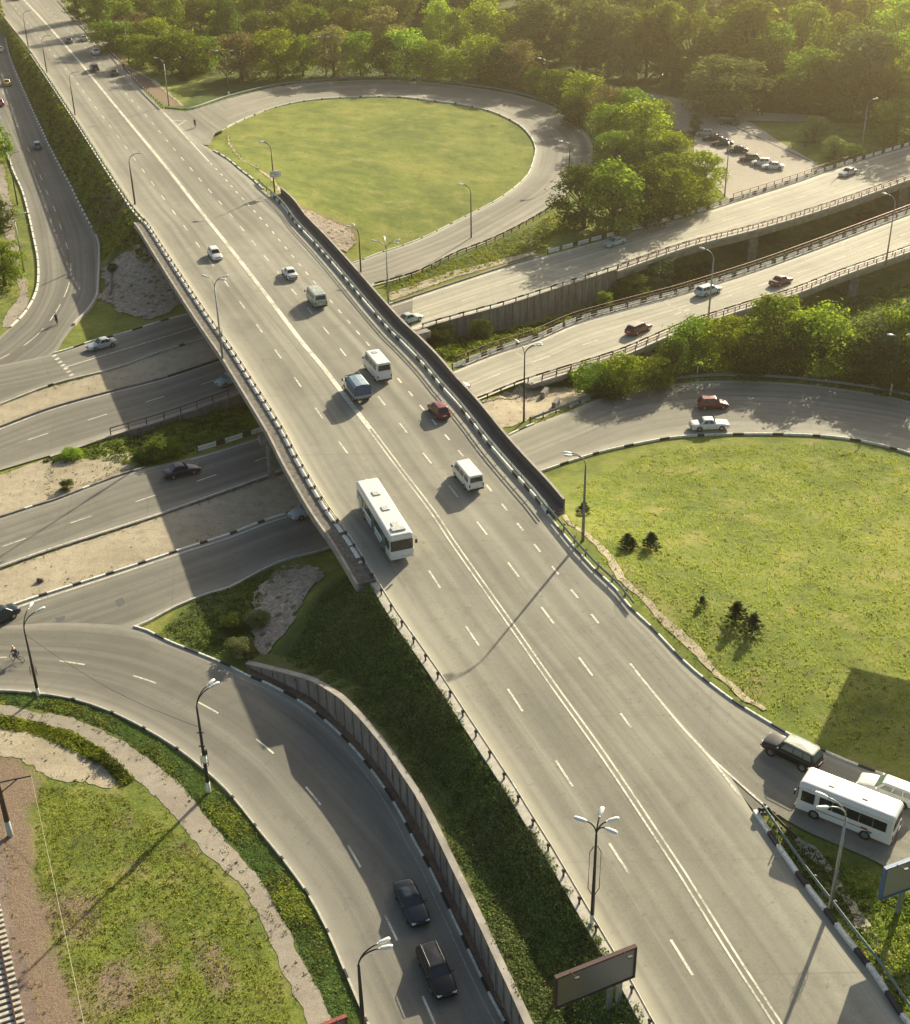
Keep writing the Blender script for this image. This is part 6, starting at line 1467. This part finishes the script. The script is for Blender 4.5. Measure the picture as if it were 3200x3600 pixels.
def make_tree(kind, seed, hgt=10.0):
    """a broad tree of unit proportions: height hgt, crown width about 0.8 hgt"""
    rnd = random.Random(seed); tr = MB()
    if kind == 'sapling':
        tr.tube([(0, 0, -0.8), (0, 0, hgt * 0.9)], [0.25, 0.06], 6); cr = MB()
        for i in range(420):
            t = rnd.random() ** 0.8; z = hgt * (0.02 + 0.95 * t); r = hgt * 0.42 * (1 - t) ** 0.75 * (0.75 + 0.4 * math.sin(i * 1.7)) + 0.15; a = rnd.uniform(0, 2 * PI); q = r * math.sqrt(rnd.uniform(0.15, 1.1))
            p = Vector((math.cos(a) * q, math.sin(a) * q, z + rnd.gauss(0, 0.25))); d = Vector((math.cos(a), math.sin(a), rnd.gauss(0.25, 0.3))).normalized(); b = Vector((-math.sin(a), math.cos(a), rnd.gauss(0, 0.5))).normalized(); s = hgt * rnd.uniform(0.05, 0.11)
            cr.quad(p - d * s, p + b * s * 0.35, p + d * s, p - b * s * 0.35)
        return tr, cr
    if kind == 'conifer':
        tr.tube([(0, 0, -0.4), (0, 0, hgt * 0.5), (0, 0, hgt * 0.97)], [0.2, 0.12, 0.03], 7)
        cr = MB(); n = 26
        for i in range(n):
            t = i / (n - 1); z = hgt * (0.12 + 0.86 * t); r = hgt * 0.24 * (1 - t) ** 0.8 + 0.12
            for _ in range(int(20 + 50 * (1 - t))):
                a = rnd.uniform(0, 2 * PI); q = r * rnd.uniform(0.35, 1.1); p = Vector((math.cos(a) * q, math.sin(a) * q, z - q * 0.35 + rnd.gauss(0, 0.1)))
                d = Vector((math.cos(a), math.sin(a), -0.25)); b = Vector((-math.sin(a), math.cos(a), rnd.gauss(0, 0.4))).normalized(); s = hgt * rnd.uniform(0.03, 0.06)
                cr.quad(p - d * s, p + b * s * 0.5, p + d * s, p - b * s * 0.5)
        return tr, cr
    th = hgt * 0.28
    lean = Vector((rnd.gauss(0, .03), rnd.gauss(0, .03), 0)) * hgt
    tr.tube([(0, 0, -0.5), tuple(lean * 0.3 + Vector((0, 0, th))), tuple(lean + Vector((0, 0, hgt * 0.72)))], [hgt * 0.028, hgt * 0.02, hgt * 0.006], 8)
    cr = MB(); lobes = []
    base_z = 0.05 if kind != 'tall' else 0.08
    nl = 42 if kind != 'tall' else 42; sx = 0.40 if kind == 'round' else (0.46 if kind == 'wide' else 0.27)
    for i in range(nl):
        u = rnd.random(); v = rnd.random() * 2 * PI
        zf = base_z + (0.90 - base_z) * (i / (nl - 1)) ** 0.85
        prof = math.sin(min(1.0, (zf - base_z + 0.12) / (1.05 - base_z)) * PI * 0.93) ** 0.6 if kind != 'tall' else (1 - abs(zf - 0.5) * 1.3)
        rr = hgt * sx * prof * math.sqrt(rnd.uniform(0.25, 1.0)) * 0.78
        c = Vector((math.cos(v) * rr, math.sin(v) * rr, hgt * zf)) + lean * zf
        s = hgt * rnd.uniform(0.10, 0.19) * (1.0 if kind != 'tall' else 0.85); lobes.append((c, s))
    for c, s in lobes:
        leaf_cards(cr, c, int(125 if kind != 'thin' else 70), (s, s, s * 0.78), hgt * 0.019, rnd)
        if rnd.random() < 0.5: tr.tube([tuple(lean * 0.3 + Vector((0, 0, th * rnd.uniform(.7, 1.4)))), tuple((c + Vector((0, 0, th))) * 0.5), tuple(c)], [hgt * 0.012, hgt * 0.007, hgt * 0.003], 5, cap=False)
    for _ in range(260):   # stray twigs that break the outline
        c, s = rnd.choice(lobes); leaf_cards(cr, c, 1, (s * 1.35, s * 1.35, s * 1.1), hgt * 0.022, rnd)
    return tr, cr
PROTO = {}
def proto(kind, seed):
    k = (kind, seed)
    if k not in PROTO:
        t, c = make_tree(kind, seed)
        a = t.build('trunk', BARK, None, smooth=True); b = c.build('crown', LEAF, None)
        PROTO[k] = (a.data, b.data); bpy.data.objects.remove(a); bpy.data.objects.remove(b)
    return PROTO[k]
CROWNS = {}
def tree(pos, hgt, width, leaf, label, kind='round', seed=None, group=None, cat='tree', name='tree', rnd=random.Random(11)):
    seed = rnd.randrange(3) if seed is None else seed
    t, c = proto(kind, seed); root = empty(name, pos, rz=rnd.uniform(0, 6.28), label=label, cat=cat, group=group)
    base_w = {'round': 8.2, 'wide': 9.3, 'tall': 5.8, 'conifer': 5.0, 'thin': 8.0, 'sapling': 8.0}[kind]
    sx = width / base_w; sz = hgt / 10.0; root.scale = (sx, sx * rnd.uniform(0.9, 1.1), sz)
    key = (kind, seed, leaf.name)
    if key not in CROWNS:
        d = c.copy(); d.materials.clear(); d.materials.append(leaf); CROWNS[key] = d
    for nm, me_ in (('trunk', t), ('crown', CROWNS[key])):
        o = bpy.data.objects.new(nm, me_); COL.objects.link(o); o.parent = root
    return root
K = 1.761   # the list below was surveyed on a half size print: x, crown top y, foot y, crown width
def treepx(x, ytop, ybase, wpx, leaf, label, kind='round', group=None, **k):
    X, YT, YB, WP = x * K, ytop * K, ybase * K, wpx * K
    p = WT(X, YB - WP * 0.12)
    h = float(min(np.arange(1.0, 24, 0.25), key=lambda q: (proj(p + Vector((0, 0, q)))[1] - YT) ** 2))
    wd = WP * 1.18 * (p - Vector((0, 0, CAM_H))).length / F
    return tree(p, h, wd, leaf, label, kind, group=group, **k)
G1 = 'trees in the belt behind the teardrop loop'; G2 = 'trees of the dark forest at the top'; G3 = 'trees between the teardrop loop and the parking lot'; G4 = 'trees on the near side of the southern carriageway'
row = [
 (222,40,112,80,LEAF,'bright green tree at the left end of the belt beside the main road'),
 (272,26,100,80,LEAF_B,'brownish green tree second in the belt beside the main road'),
 (285,68,140,75,LEAF,'green tree above the grass patch, leftmost of the front row by the corner lamp'),
 (318,36,105,80,LEAF_Y,'lime green tree just behind the corner lamp of the main road'),
 (330,75,150,60,LEAF_D,'dark green tree directly behind the grey corner lamp'),
 (372,60,158,105,LEAF,'broad green tree between the grey corner lamp and the small grassy bush'),
 (412,72,150,70,LEAF,'green tree left of the brownish tree in the front row'),
 (452,12,90,60,LEAF_Y,'small bright tree peeking over the belt above the brownish tree'),
 (368,126,165,36,LEAF_D,'small bush tree standing on the shaded grass near the loop entrance'),
 (484,63,168,92,LEAF_B,'brownish half bare tree in the front row behind the teardrop loop'),
 (556,58,165,92,LEAF_Y,'lime green tree right of the brownish tree in the front row'),
 (605,68,160,62,LEAF,'narrow green tree left of the twin lamp behind the loop'),
 (668,50,162,84,LEAF_B,'tree with pinkish brown top behind the twin lamp of the loop'),
 (722,62,160,72,LEAF,'green tree right of the twin lamp with a yellow lower side'),
 (770,66,160,66,LEAF_D,'dark green tree in the middle of the front row above the loop'),
 (812,56,165,100,LEAF_Y,'wide bright tree at the top of the teardrop loop'),
 (858,76,165,76,LEAF,'green tree just left of the short white post'),
 (905,98,170,70,LEAF_Y,'yellow green tree at the short white post'),
 (955,68,172,92,LEAF_Y,'bright round tree on the upper right of the teardrop loop'),
 (1003,84,178,66,LEAF_D,'dark tree before the lamp with the white foot'),
 (1040,80,182,76,LEAF_B,'brown green tree left of the lamp with the white foot'),
 (1068,132,192,52,LEAF,'low green tree at the lamp with the white foot'),
 (1112,136,212,82,LEAF,'green tree right of the lamp with the white foot'),
 (1160,143,235,84,LEAF_Y,'bright tree where the loop bends down'),
 (1150,190,262,70,LEAF_D,'dark low tree tight behind the loop guardrail bend'),
 (1210,168,265,88,LEAF_B,'olive tree behind the loop bend'),
 (1255,176,275,84,LEAF,'green tree beside the dirt yard'),
]
for r in row: treepx(*r, group=G1)
row = [
 (1215,205,300,80,LEAF,'green tree right of the loop bend below the olive one'),
 (1285,203,320,110,LEAF_Y,'large bright tree beside the upper end of the parked cars'),
 (1320,196,268,46,LEAF_P,'pale leafless topped tree at the edge of the dirt yard'),
 (1232,262,345,84,LEAF,'green tree touching the right side of the teardrop road'),
 (1295,282,362,104,LEAF_D,'dark green tree in the middle of the clump left of the parking lot'),
 (1345,262,350,84,LEAF_Y,'bright tree left of the parked cars'),
 (1387,228,270,26,LEAF_D,'small pointed tree at the tree end of the parked row'),
 (1345,308,402,104,LEAF,'green tree at the near left corner of the parking lot'),
 (1398,300,402,82,LEAF_Y,'bright tree right beside the lower parking lot lamp'),
 (1165,330,470,122,LEAF_D,'big dark tree where the teardrop road disappears'),
 (1222,318,478,130,LEAF,'big sunlit tree above the northern carriageway guardrail, left one'),
 (1290,326,462,120,LEAF_D,'big dark tree above the northern carriageway guardrail, middle one'),
 (1350,338,446,104,LEAF,'big green tree above the northern carriageway guardrail, right one'),
 (1395,352,425,70,LEAF_Y,'round bright tree at the lower corner of the parking lot'),
]
for r in row: treepx(*r, group=G3)
for r in [(1440,110,242,145,LEAF_P,'large solitary tree standing on the dirt yard behind the parking lot'),
          (1625,233,292,54,LEAF_P,'round bush tree on the lawn right of the parking lot, taller of two'),
          (1664,272,322,52,LEAF_P,'round pale bush on the lawn right of the parking lot, lower of two'),
          (1700,288,318,36,LEAF,'small bush beside the pale lamp near the northern carriageway'),
          (1790,198,292,84,LEAF,'tree at the right edge just above the northern carriageway')]: treepx(*r)
row = [
 (1195,724,790,90,LEAF,'low green tree next to the sandy verge with the concrete blocks'),
 (1252,712,792,96,LEAF_Y,'bright tree right of the sandy verge'),
 (1300,712,786,76,LEAF,'green tree between the viaduct railing and the loop guardrail, third from the left'),
 (1212,762,796,70,LEAF_D,'dark bush tree hugging the loop guardrail left end'),
 (1378,638,745,112,LEAF,'green tree crowding the viaduct railing left of the lamp'),
 (1340,676,768,80,LEAF_D,'dark tree below the viaduct railing'),
 (1448,634,752,106,LEAF_Y,'bright tree just right of the left viaduct lamp'),
 (1540,588,742,128,LEAF,'tall tree rising in front of the maroon sedan'),
 (1500,668,762,100,LEAF_D,'dark tree in the middle behind the loop guardrail'),
 (1590,640,758,96,LEAF_D,'dark green tree behind the loop guardrail right of the middle'),
 (1642,614,760,140,LEAF_Y,'widest bright tree behind the right hand loop'),
 (1735,622,764,128,LEAF_P,'pale olive tree behind the right hand loop'),
 (1700,676,772,100,LEAF_D,'dark tree close to the loop guardrail on the right'),
 (1800,604,770,116,LEAF,'green tree behind the loop at the right edge, left of two'),
 (1850,640,790,120,LEAF_Y,'green tree behind the loop at the right edge, right of two'),
 (1780,690,790,80,LEAF_D,'dark tree at the white footed lamp'),
]
for r in row: treepx(*r, group=G4)
# mid and far forest: rows of trees one can still tell apart, then the rest of the wood
MID = [(594,4,110,76,LEAF),(640,14,108,64,LEAF_D),(700,18,110,80,LEAF_D),(765,10,108,74,LEAF_B),(841,4,80,40,LEAF_S,'conifer'),(880,-4,100,64,LEAF_Y),(912,14,110,56,LEAF),(958,-2,120,90,LEAF_Y),(1013,24,128,84,LEAF),(1080,-14,140,100,LEAF_P,'tall'),(1120,10,130,64,LEAF_P,'tall'),(1165,-14,150,100,LEAF_P,'tall'),(1216,6,165,112,LEAF_P),(1245,70,170,60,LEAF_P),
       (1330,0,160,76,LEAF,'tall'),(1290,20,165,90,LEAF_D),(1375,20,175,90,LEAF_D),(1340,90,185,70,LEAF_D),(1438,34,172,90,LEAF),(1493,-8,188,124,LEAF,'tall'),(1538,40,196,92,LEAF),(1590,-2,170,104,LEAF),(1560,110,212,84,LEAF_D),(1612,92,226,96,LEAF),(1668,34,190,96,LEAF_D),(1660,104,232,100,LEAF),(1728,58,240,120,LEAF_P,'tall'),(1700,130,250,90,LEAF_D),(1785,60,236,104,LEAF),(1760,140,262,90,LEAF_D),(1835,80,270,110,LEAF),(1640,150,240,76,LEAF_D),(1580,160,232,70,LEAF_D),(1510,120,215,70,LEAF_D),(1790,-10,150,110,LEAF_Y),(1720,-20,130,110,LEAF),(520,20,98,70,LEAF_D),(560,24,96,60,LEAF_D),(445,-10,70,70,LEAF_D),(500,-14,72,80,LEAF_D),(400,-4,66,70,LEAF_D),(350,-6,62,70,LEAF_D),(300,-8,58,70,LEAF_D),(250,-10,50,70,LEAF_D),(205,-8,44,56,LEAF),(630,-20,76,90,LEAF_D),(720,-22,80,96,LEAF_D),(800,-24,78,80,LEAF_D),(570,-24,70,80,LEAF_D)]
for r in MID:
    r0 = r; kd = r[5] if len(r) > 5 else 'round'
    side_ = 'on the left half' if r[0] < 900 else ('above the yard' if r[0] < 1500 else 'in the hazy right corner')
    r = r[:4] + (LEAF_F,) + r[5:] if r[4] is LEAF_D else r
    lf = {'leaf_forest':'deep green','leaf_green':'green','leaf_dark':'dark green','leaf_brownish':'brownish','leaf_pale':'pale greyish','leaf_lime':'lime green','leaf_spruce':'very dark pointed'}[r[4].name]
    xs_ = sorted(q[0] for q in MID if q[4] is r0[4] and (q[0] < 900) == (r[0] < 900) and (q[0] < 1500) == (r[0] < 1500)); rank = xs_.index(r[0]); ORD = ['leftmost','second','third','fourth','fifth','sixth','seventh','eighth','ninth','tenth','eleventh','twelfth','thirteenth','fourteenth','fifteenth','sixteenth']
    treepx(*r[:5], '%s forest tree %s, %s' % (lf, side_, (ORD[rank] + ' from the left among its colour' if rank else 'leftmost of its colour')), kd, group='forest trees %s' % side_)
rf = random.Random(5)
for i in range(150):
    x = rf.uniform(-30, 190); y = rf.uniform(385, 520)
    if x < 40 and y < 400 + (40 - x) * 0.2: continue
    q = proj((x, y, 0))
    if q[0] < -200 or q[0] > 3400: continue
    tree(Vector((x, y, TZ(x, y))), rf.uniform(13, 18), rf.uniform(11, 15), rf.choice([LEAF_D, LEAF_D, LEAF_F, LEAF_F, LEAF]), 'dark tree deep in the far forest under the top edge of the picture', 'round', group=G2)
for (x, y) in [(-118,420),(-108,400),(-96,382),(-86,396),(-100,430),(-84,425),(-72,410),(-62,395),(-52,410),(-40,398),(-66,372)]:
    tree(Vector((x + 8, y, TZ(x + 8, y))), rf.uniform(10, 14), rf.uniform(8, 11), rf.choice([LEAF_D, LEAF]), 'roadside tree shading the far end of the main road', 'round', group='roadside trees shading the far main road')
# left edge
treepx(4,400,470,60,LEAF_D,'dark tree at the left edge above the wide bend, upper one'); treepx(10,478,580,78,LEAF,'dark tree at the left edge above the wide bend, lower one'); treepx(-8,250,330,60,LEAF,'tree cut by the left edge beside the left road')
# bushes
def bush(px, h, wd, leaf, label, kind='round', **k): return tree(WT(*px), h, wd, leaf, label, kind, name='bush', cat='bush', **k)
for px, h, wd, lf, lb in [((585,1600),2.4,5.5,LEAF,'large green bush beside the dark retaining wall left of the overpass'),((510,1620),1.7,3.5,LEAF_D,'dark bush touching the lower highway verge left of the overpass'),((258,1608),1.2,3.2,LEAF_Y,'small bright bush on the median edge at the left'),((240,1722),1.3,2.0,LEAF_D,'dark round shrub on the sandy median by the kerb'),
   ((1685,1195),3.5,4.5,LEAF_D,'dark bush at the foot of the panel wall near the overpass'),((1540,1205),3.0,6.0,LEAF_D,'dark bush between the carriageways right beside the overpass'),((1560,1180),2.0,3.5,LEAF,'green bush at the left end of the panel wall'),((2120,1085),3.0,3.6,LEAF_Y,'bright bush in front of the panel wall'),((2310,1010),5.5,8.0,LEAF_P,'yellowish bush tree below the start of the northern viaduct'),((2230,1040),4.0,6.5,LEAF,'green bush beside the yellowish one below the northern viaduct'),((2180,1050),3.0,4.0,LEAF_D,'dark bush at the end of the panel wall'),
   ((555,920),1.6,2.4,LEAF_D,'round dark shrub on the abutment slope, nearest the bridge'),((560,905),1.3,2.4,LEAF_S,'round dark shrub on the abutment slope, highest'),((395,955),1.4,2.2,LEAF_S,'round dark shrub on the rubble slope, lowest'),
   ((850,2300),1.6,3.2,LEAF_P,'pale shrub on the triangular verge above the slip road kerb'),((905,2190),1.4,3.0,LEAF_P,'pale shrub left of the rubble slope'),((830,2210),1.4,3.0,LEAF_D,'dark shrub on the triangular verge'),((2010,1290+60),2.0,3.0,LEAF,'low shrub at the side of the southern viaduct'),
   ((2700,860),3.0,6.0,LEAF_D,'dark scrub in the ravine under the northern viaduct'),((3050,790),3.0,6.0,LEAF_D,'dark scrub in the ravine at the right edge')]:
    bush(px, h, wd, lf, lb)
for px, h, lb in [((2052,1812),1.6,'small dark spruce beside the tall meadow lamp'),((2205,1925),1.7,'small dark spruce on the meadow slope, left of the upper pair'),((2222,1930),1.3,'small dark spruce squeezed into the upper pair on the meadow'),((2288,1930),2.0,'small dark spruce on the meadow slope, right of the upper pair'),((2468,2130),1.1,'tiny dark sapling on the meadow slope'),((2588,2185),2.2,'small dark spruce on the lower meadow slope, left of two'),((2645,2225),2.2,'small dark spruce on the lower meadow slope, right of two')]:
    tree(WT(*px), h * 0.95, h * 1.15, LEAF_S, lb, 'sapling', name='spruce', cat='young spruce')
# bank between the left road and the main road, and the verge hedges: many shrubs
def scatter(P, n, rnd):
    xs = [p.x for p in P]; ys = [p.y for p in P]; O = [(p.x, p.y) for p in P]; out = []
    while len(out) < n:
        X = np.array([rnd.uniform(min(xs), max(xs)) for _ in range(n * 3)]); Y = np.array([rnd.uniform(min(ys), max(ys)) for _ in range(n * 3)])
        k = inpoly(O, X, Y); out += list(zip(X[k], Y[k]))
    return out[:n]
rb_ = random.Random(21)
def cover(name, P, n, size, hgt, mats, label, clump=7, card=0.09, seed=0, bank=False):
    bankpts = wall_e[::2]
    m = MB(); rnd = random.Random(seed)
    for x, y in scatter(P, n, rnd):
        v = noise.noise(Vector((x * 0.25, y * 0.25, seed * 3.1))); w2 = noise.noise(Vector((x * 0.9, y * 0.9, seed)))
        z_ = None
        if bank:
            q = min(bankpts, key=lambda p: (p.x - x)**2 + (p.y - y)**2)
            if (q.x - x)**2 + (q.y - y)**2 < 6.0: z_ = q.z - 0.05
        h = max(0.05, hgt * (0.55 + 1.0 * v + 0.5 * w2)); s = size * rnd.uniform(0.6, 1.4); z = max(TZ(x, y), z_) if z_ is not None else TZ(x, y)
        mi = min(len(mats) - 1, max(0, int((0.5 + v * 1.1 + rnd.gauss(0, 0.22)) * len(mats))))
        leaf_cards(m, Vector((x, y, z + h * 0.45)), clump, (s, s, h * 0.6), card, rnd, up=0.6, mat=mi)
    o = m.build(name, mats); tag(o, label, 'ground cover', kind='stuff'); return o
EMB = pxpoly([(1010,2330),(1130,2090),(1230,2030),(1310,2070),(1600,2490),(1940,3020),(2290,3620),(2370,3760),(1890,3760),(1810,3560),(1745,3400),(1670,3240),(1590,3060),(1480,2850),(1390,2690),(1320,2600),(1230,2500),(1100,2410)])
cover('ground_cover', EMB, 13000, 0.42, 0.30, [LEAF_M, LEAF_D, LEAF_M, LEAF_M, LEAF_O, LEAF_P], 'thick dark green scrub on the embankment between the retaining wall and the main road', 8, 0.085, 31, bank=True)
cover('ground_cover', pxpoly([(560,2235),(700,2100),(960,2000),(1040,1990),(900,2150),(900,2330),(760,2300)]), 900, 0.3, 0.3, [LEAF_D, LEAF, LEAF_P], 'mixed weeds on the triangular verge below the overpass', 8, 0.1, 32)
VG = [(0,2440),(150,2438),(300,2475),(450,2540),(600,2640),(700,2720),(790,2800),(900,2930),(980,3040),(1060,3150),(1140,3290),(1200,3420),(1250,3540),(1290,3640),(1310,3760),(1235,3765),(1175,3600),(1120,3440),(1060,3330),(1000,3220),(920,3080),(850,2990),(740,2860),(640,2760),(560,2680),(450,2600),(340,2540),(220,2505),(100,2480),(0,2470)]
cover('ground_cover', pxpoly(VG), 4200, 0.3, 0.2, [LEAF_M, LEAF_M, LEAF_O, GRASS_B], 'green weeds on the verge between the slip road kerb and the footpath', 8, 0.085, 33)
cover('ground_cover', pxpoly([(0,2522),(140,2545),(250,2578),(360,2640),(450,2720),(470,2745),(430,2760),(400,2720),(300,2660),(200,2610),(100,2575),(0,2560)]), 900, 0.3, 0.42, [LEAF, LEAF_Y, LEAF_D], 'bright green weeds between the footpath and the pale slab', 9, 0.1, 34)
BNK = [Vector((p.x, p.y, 0)) for p in offset(evenly(sub(lr_r, (-25,-60), (352,905)), 3.0), -0.8)] + [Vector((p.x, p.y, 0)) for p in reversed(offset(evenly(sub(main_l, (-75,-60), (560,850)), 3.0), 1.3))]
cover('ground_cover', BNK, 4600, 0.6, 0.75, [LEAF_Y, LEAF_O, LEAF, LEAF_B, LEAF_Y], 'patchy shrubs on the bank between the left road and the main road', 12, 0.2, 35)
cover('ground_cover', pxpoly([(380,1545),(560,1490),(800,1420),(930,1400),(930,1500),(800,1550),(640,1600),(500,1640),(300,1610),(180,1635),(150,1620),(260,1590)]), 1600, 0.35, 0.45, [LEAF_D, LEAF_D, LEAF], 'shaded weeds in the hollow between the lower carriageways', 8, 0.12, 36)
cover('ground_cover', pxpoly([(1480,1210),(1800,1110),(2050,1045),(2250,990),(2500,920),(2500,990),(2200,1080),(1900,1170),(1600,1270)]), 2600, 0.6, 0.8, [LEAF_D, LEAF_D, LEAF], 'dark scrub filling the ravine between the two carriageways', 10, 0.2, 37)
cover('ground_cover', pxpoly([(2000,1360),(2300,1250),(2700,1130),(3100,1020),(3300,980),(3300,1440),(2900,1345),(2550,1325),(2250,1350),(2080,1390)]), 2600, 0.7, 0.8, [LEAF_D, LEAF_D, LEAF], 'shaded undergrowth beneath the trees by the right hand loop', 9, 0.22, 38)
cover('ground_cover', pxpoly([(2690,2875),(2900,3010),(3150,3110),(3330,3200),(3330,3700),(3220,3640),(3080,3420),(2940,3240),(2780,3010)]), 1500, 0.3, 0.35, [LEAF_D, LEAF, GRASS_B], 'patchy weeds on the sandy island between the main road and the exit road', 8, 0.09, 39)
cover('ground_cover', pxpoly([(1330,990),(1600,915),(1850,810),(1960,745),(2000,800),(1900,880),(1600,970),(1370,1040)]), 1500, 0.35, 0.25, [LEAF, LEAF_Y, GRASS_B], 'lush bright grass on the strip between the teardrop loop and the carriageway', 7, 0.12, 40)
def fringe():
    m = MB(); rnd = random.Random(77); mats = [LEAF_O, LEAF_M, GRASS_B, G_STONE]
    for O, mt in FRINGE:
        for i, (x, y) in enumerate(O):
            for _ in range(2):
                v = noise.noise(Vector((x * 0.3, y * 0.3, 4)))
                if rnd.random() > 0.45 + v: continue
                px_, py_ = x + rnd.gauss(0, 0.35), y + rnd.gauss(0, 0.35); h = rnd.uniform(0.05, 0.28)
                leaf_cards(m, Vector((px_, py_, TZ(px_, py_) + 0.05 + h * 0.4)), 6, (0.2, 0.2, h), 0.07, rnd, up=0.6, mat=rnd.choice([0, 0, 1, 2]))
        xs = [p[0] for p in O]; ys = [p[1] for p in O]; area = (max(xs) - min(xs)) * (max(ys) - min(ys)); n = int(min(900, area * 0.6))
        X = np.array([rnd.uniform(min(xs), max(xs)) for _ in range(n)]); Y = np.array([rnd.uniform(min(ys), max(ys)) for _ in range(n)]); k = inpoly(O, X, Y)
        for x, y in zip(X[k], Y[k]):      # stones, dry weeds and litter on the bare ground
            z = TZ(x, y) + 0.06
            if rnd.random() < (0.9 if mt is G_STONE else 0.5):
                r = rnd.uniform(0.05, 0.2) * (1.5 if mt is G_STONE else 1); m.box((x, y, z), (r, r * rnd.uniform(0.6, 1), r * 0.7), 3, rz=rnd.uniform(0, 3))
            elif noise.noise(Vector((x * 0.2, y * 0.2, 8))) > 0.0: leaf_cards(m, Vector((x, y, z + 0.05)), 5, (0.18, 0.18, 0.1), 0.06, rnd, up=0.6, mat=rnd.choice([0, 0, 2]))
    o = m.build('ground_cover', mats); tag(o, 'dry weeds and stones on the sandy strips and along the path edges', 'ground cover', kind='stuff')
fringe()
# blades of meadow grass, thinning into tussocks
def tussocks(name, P, n, label, seed, sz=0.16):
    m = MB(); rnd = random.Random(seed)
    for x, y in scatter(P, n, rnd):
        z = TZ(x, y); k = 3; v = noise.noise(Vector((x * 0.35, y * 0.35, 9)))
        if rnd.random() > 0.62 + v: continue
        for _ in range(k):
            a = rnd.uniform(0, 2 * PI); d = Vector((math.cos(a), math.sin(a), 0)); b = Vector((-d.y, d.x, 0)); c = Vector((x, y, z)) + d * rnd.uniform(0, 0.12); h = sz * rnd.uniform(0.6, 1.6); w_ = sz * 0.35
            m.tri(c - b * w_, c + b * w_, c + d * h * 0.5 + Vector((0, 0, h)), 0 if rnd.random() < 0.96 else 1)
    o = m.build(name, [GRASS_B, LEAF_D]); tag(o, label, 'grass', kind='stuff')
tussocks('grass', pxpoly([(2000,1720),(2300,1580),(2800,1560),(3250,1620),(3330,2700),(2950,2640),(2600,2450),(2300,2180),(2100,1950)]), 22000, 'tufted yellow green grass of the meadow inside the right hand loop', 51, 0.13)
tussocks('grass', pxpoly([(130,2760),(420,2790),(650,2950),(860,3180),(1000,3480),(1060,3765),(330,3765),(230,3450),(130,3100)]), 16000, 'tufted grass of the field below the footpath', 52, 0.09)

cover('ground_cover', pxpoly([(130,2760),(420,2790),(650,2950),(860,3180),(1000,3480),(1060,3765),(330,3765),(230,3450),(130,3100)]), 1500, 0.26, 0.08, [LEAF_O, LEAF_O, GRASS_B, LEAF_B], 'scattered olive weeds of the field below the footpath', 6, 0.07, 61)
cover('ground_cover', pxpoly([(2000,1720),(2300,1580),(2800,1560),(3250,1620),(3330,2700),(2950,2640),(2600,2450),(2300,2180),(2100,1950)]), 1500, 0.35, 0.07, [LEAF_O, LEAF_O, GRASS_B], 'scattered olive weeds on the meadow inside the right hand loop', 6, 0.08, 62)
# ------------------------------------------------------------------ haze
hz = MB(); hx0, hx1, hy0, hy1, hz0, hz1 = -420, 420, -40, 640, -9, 82
hz.box(((hx0+hx1)/2, (hy0+hy1)/2, (hz0+hz1)/2), (hx1-hx0, hy1-hy0, hz1-hz0))
hm = bpy.data.materials.new('haze'); hm.use_nodes = True; n = hm.node_tree.nodes; n.clear()
o_ = n.new('ShaderNodeOutputMaterial'); v = n.new('ShaderNodeVolumePrincipled'); hm.node_tree.links.new(v.outputs[0], o_.inputs['Volume'])
v.inputs['Color'].default_value = (1.0, 0.85, 0.57, 1); v.inputs['Density'].default_value = 0.00035; v.inputs['Anisotropy'].default_value = 0.87
ho_ = hz.build('haze', hm); tag(ho_, kind='stuff'); hm.cycles.homogeneous_volume = True
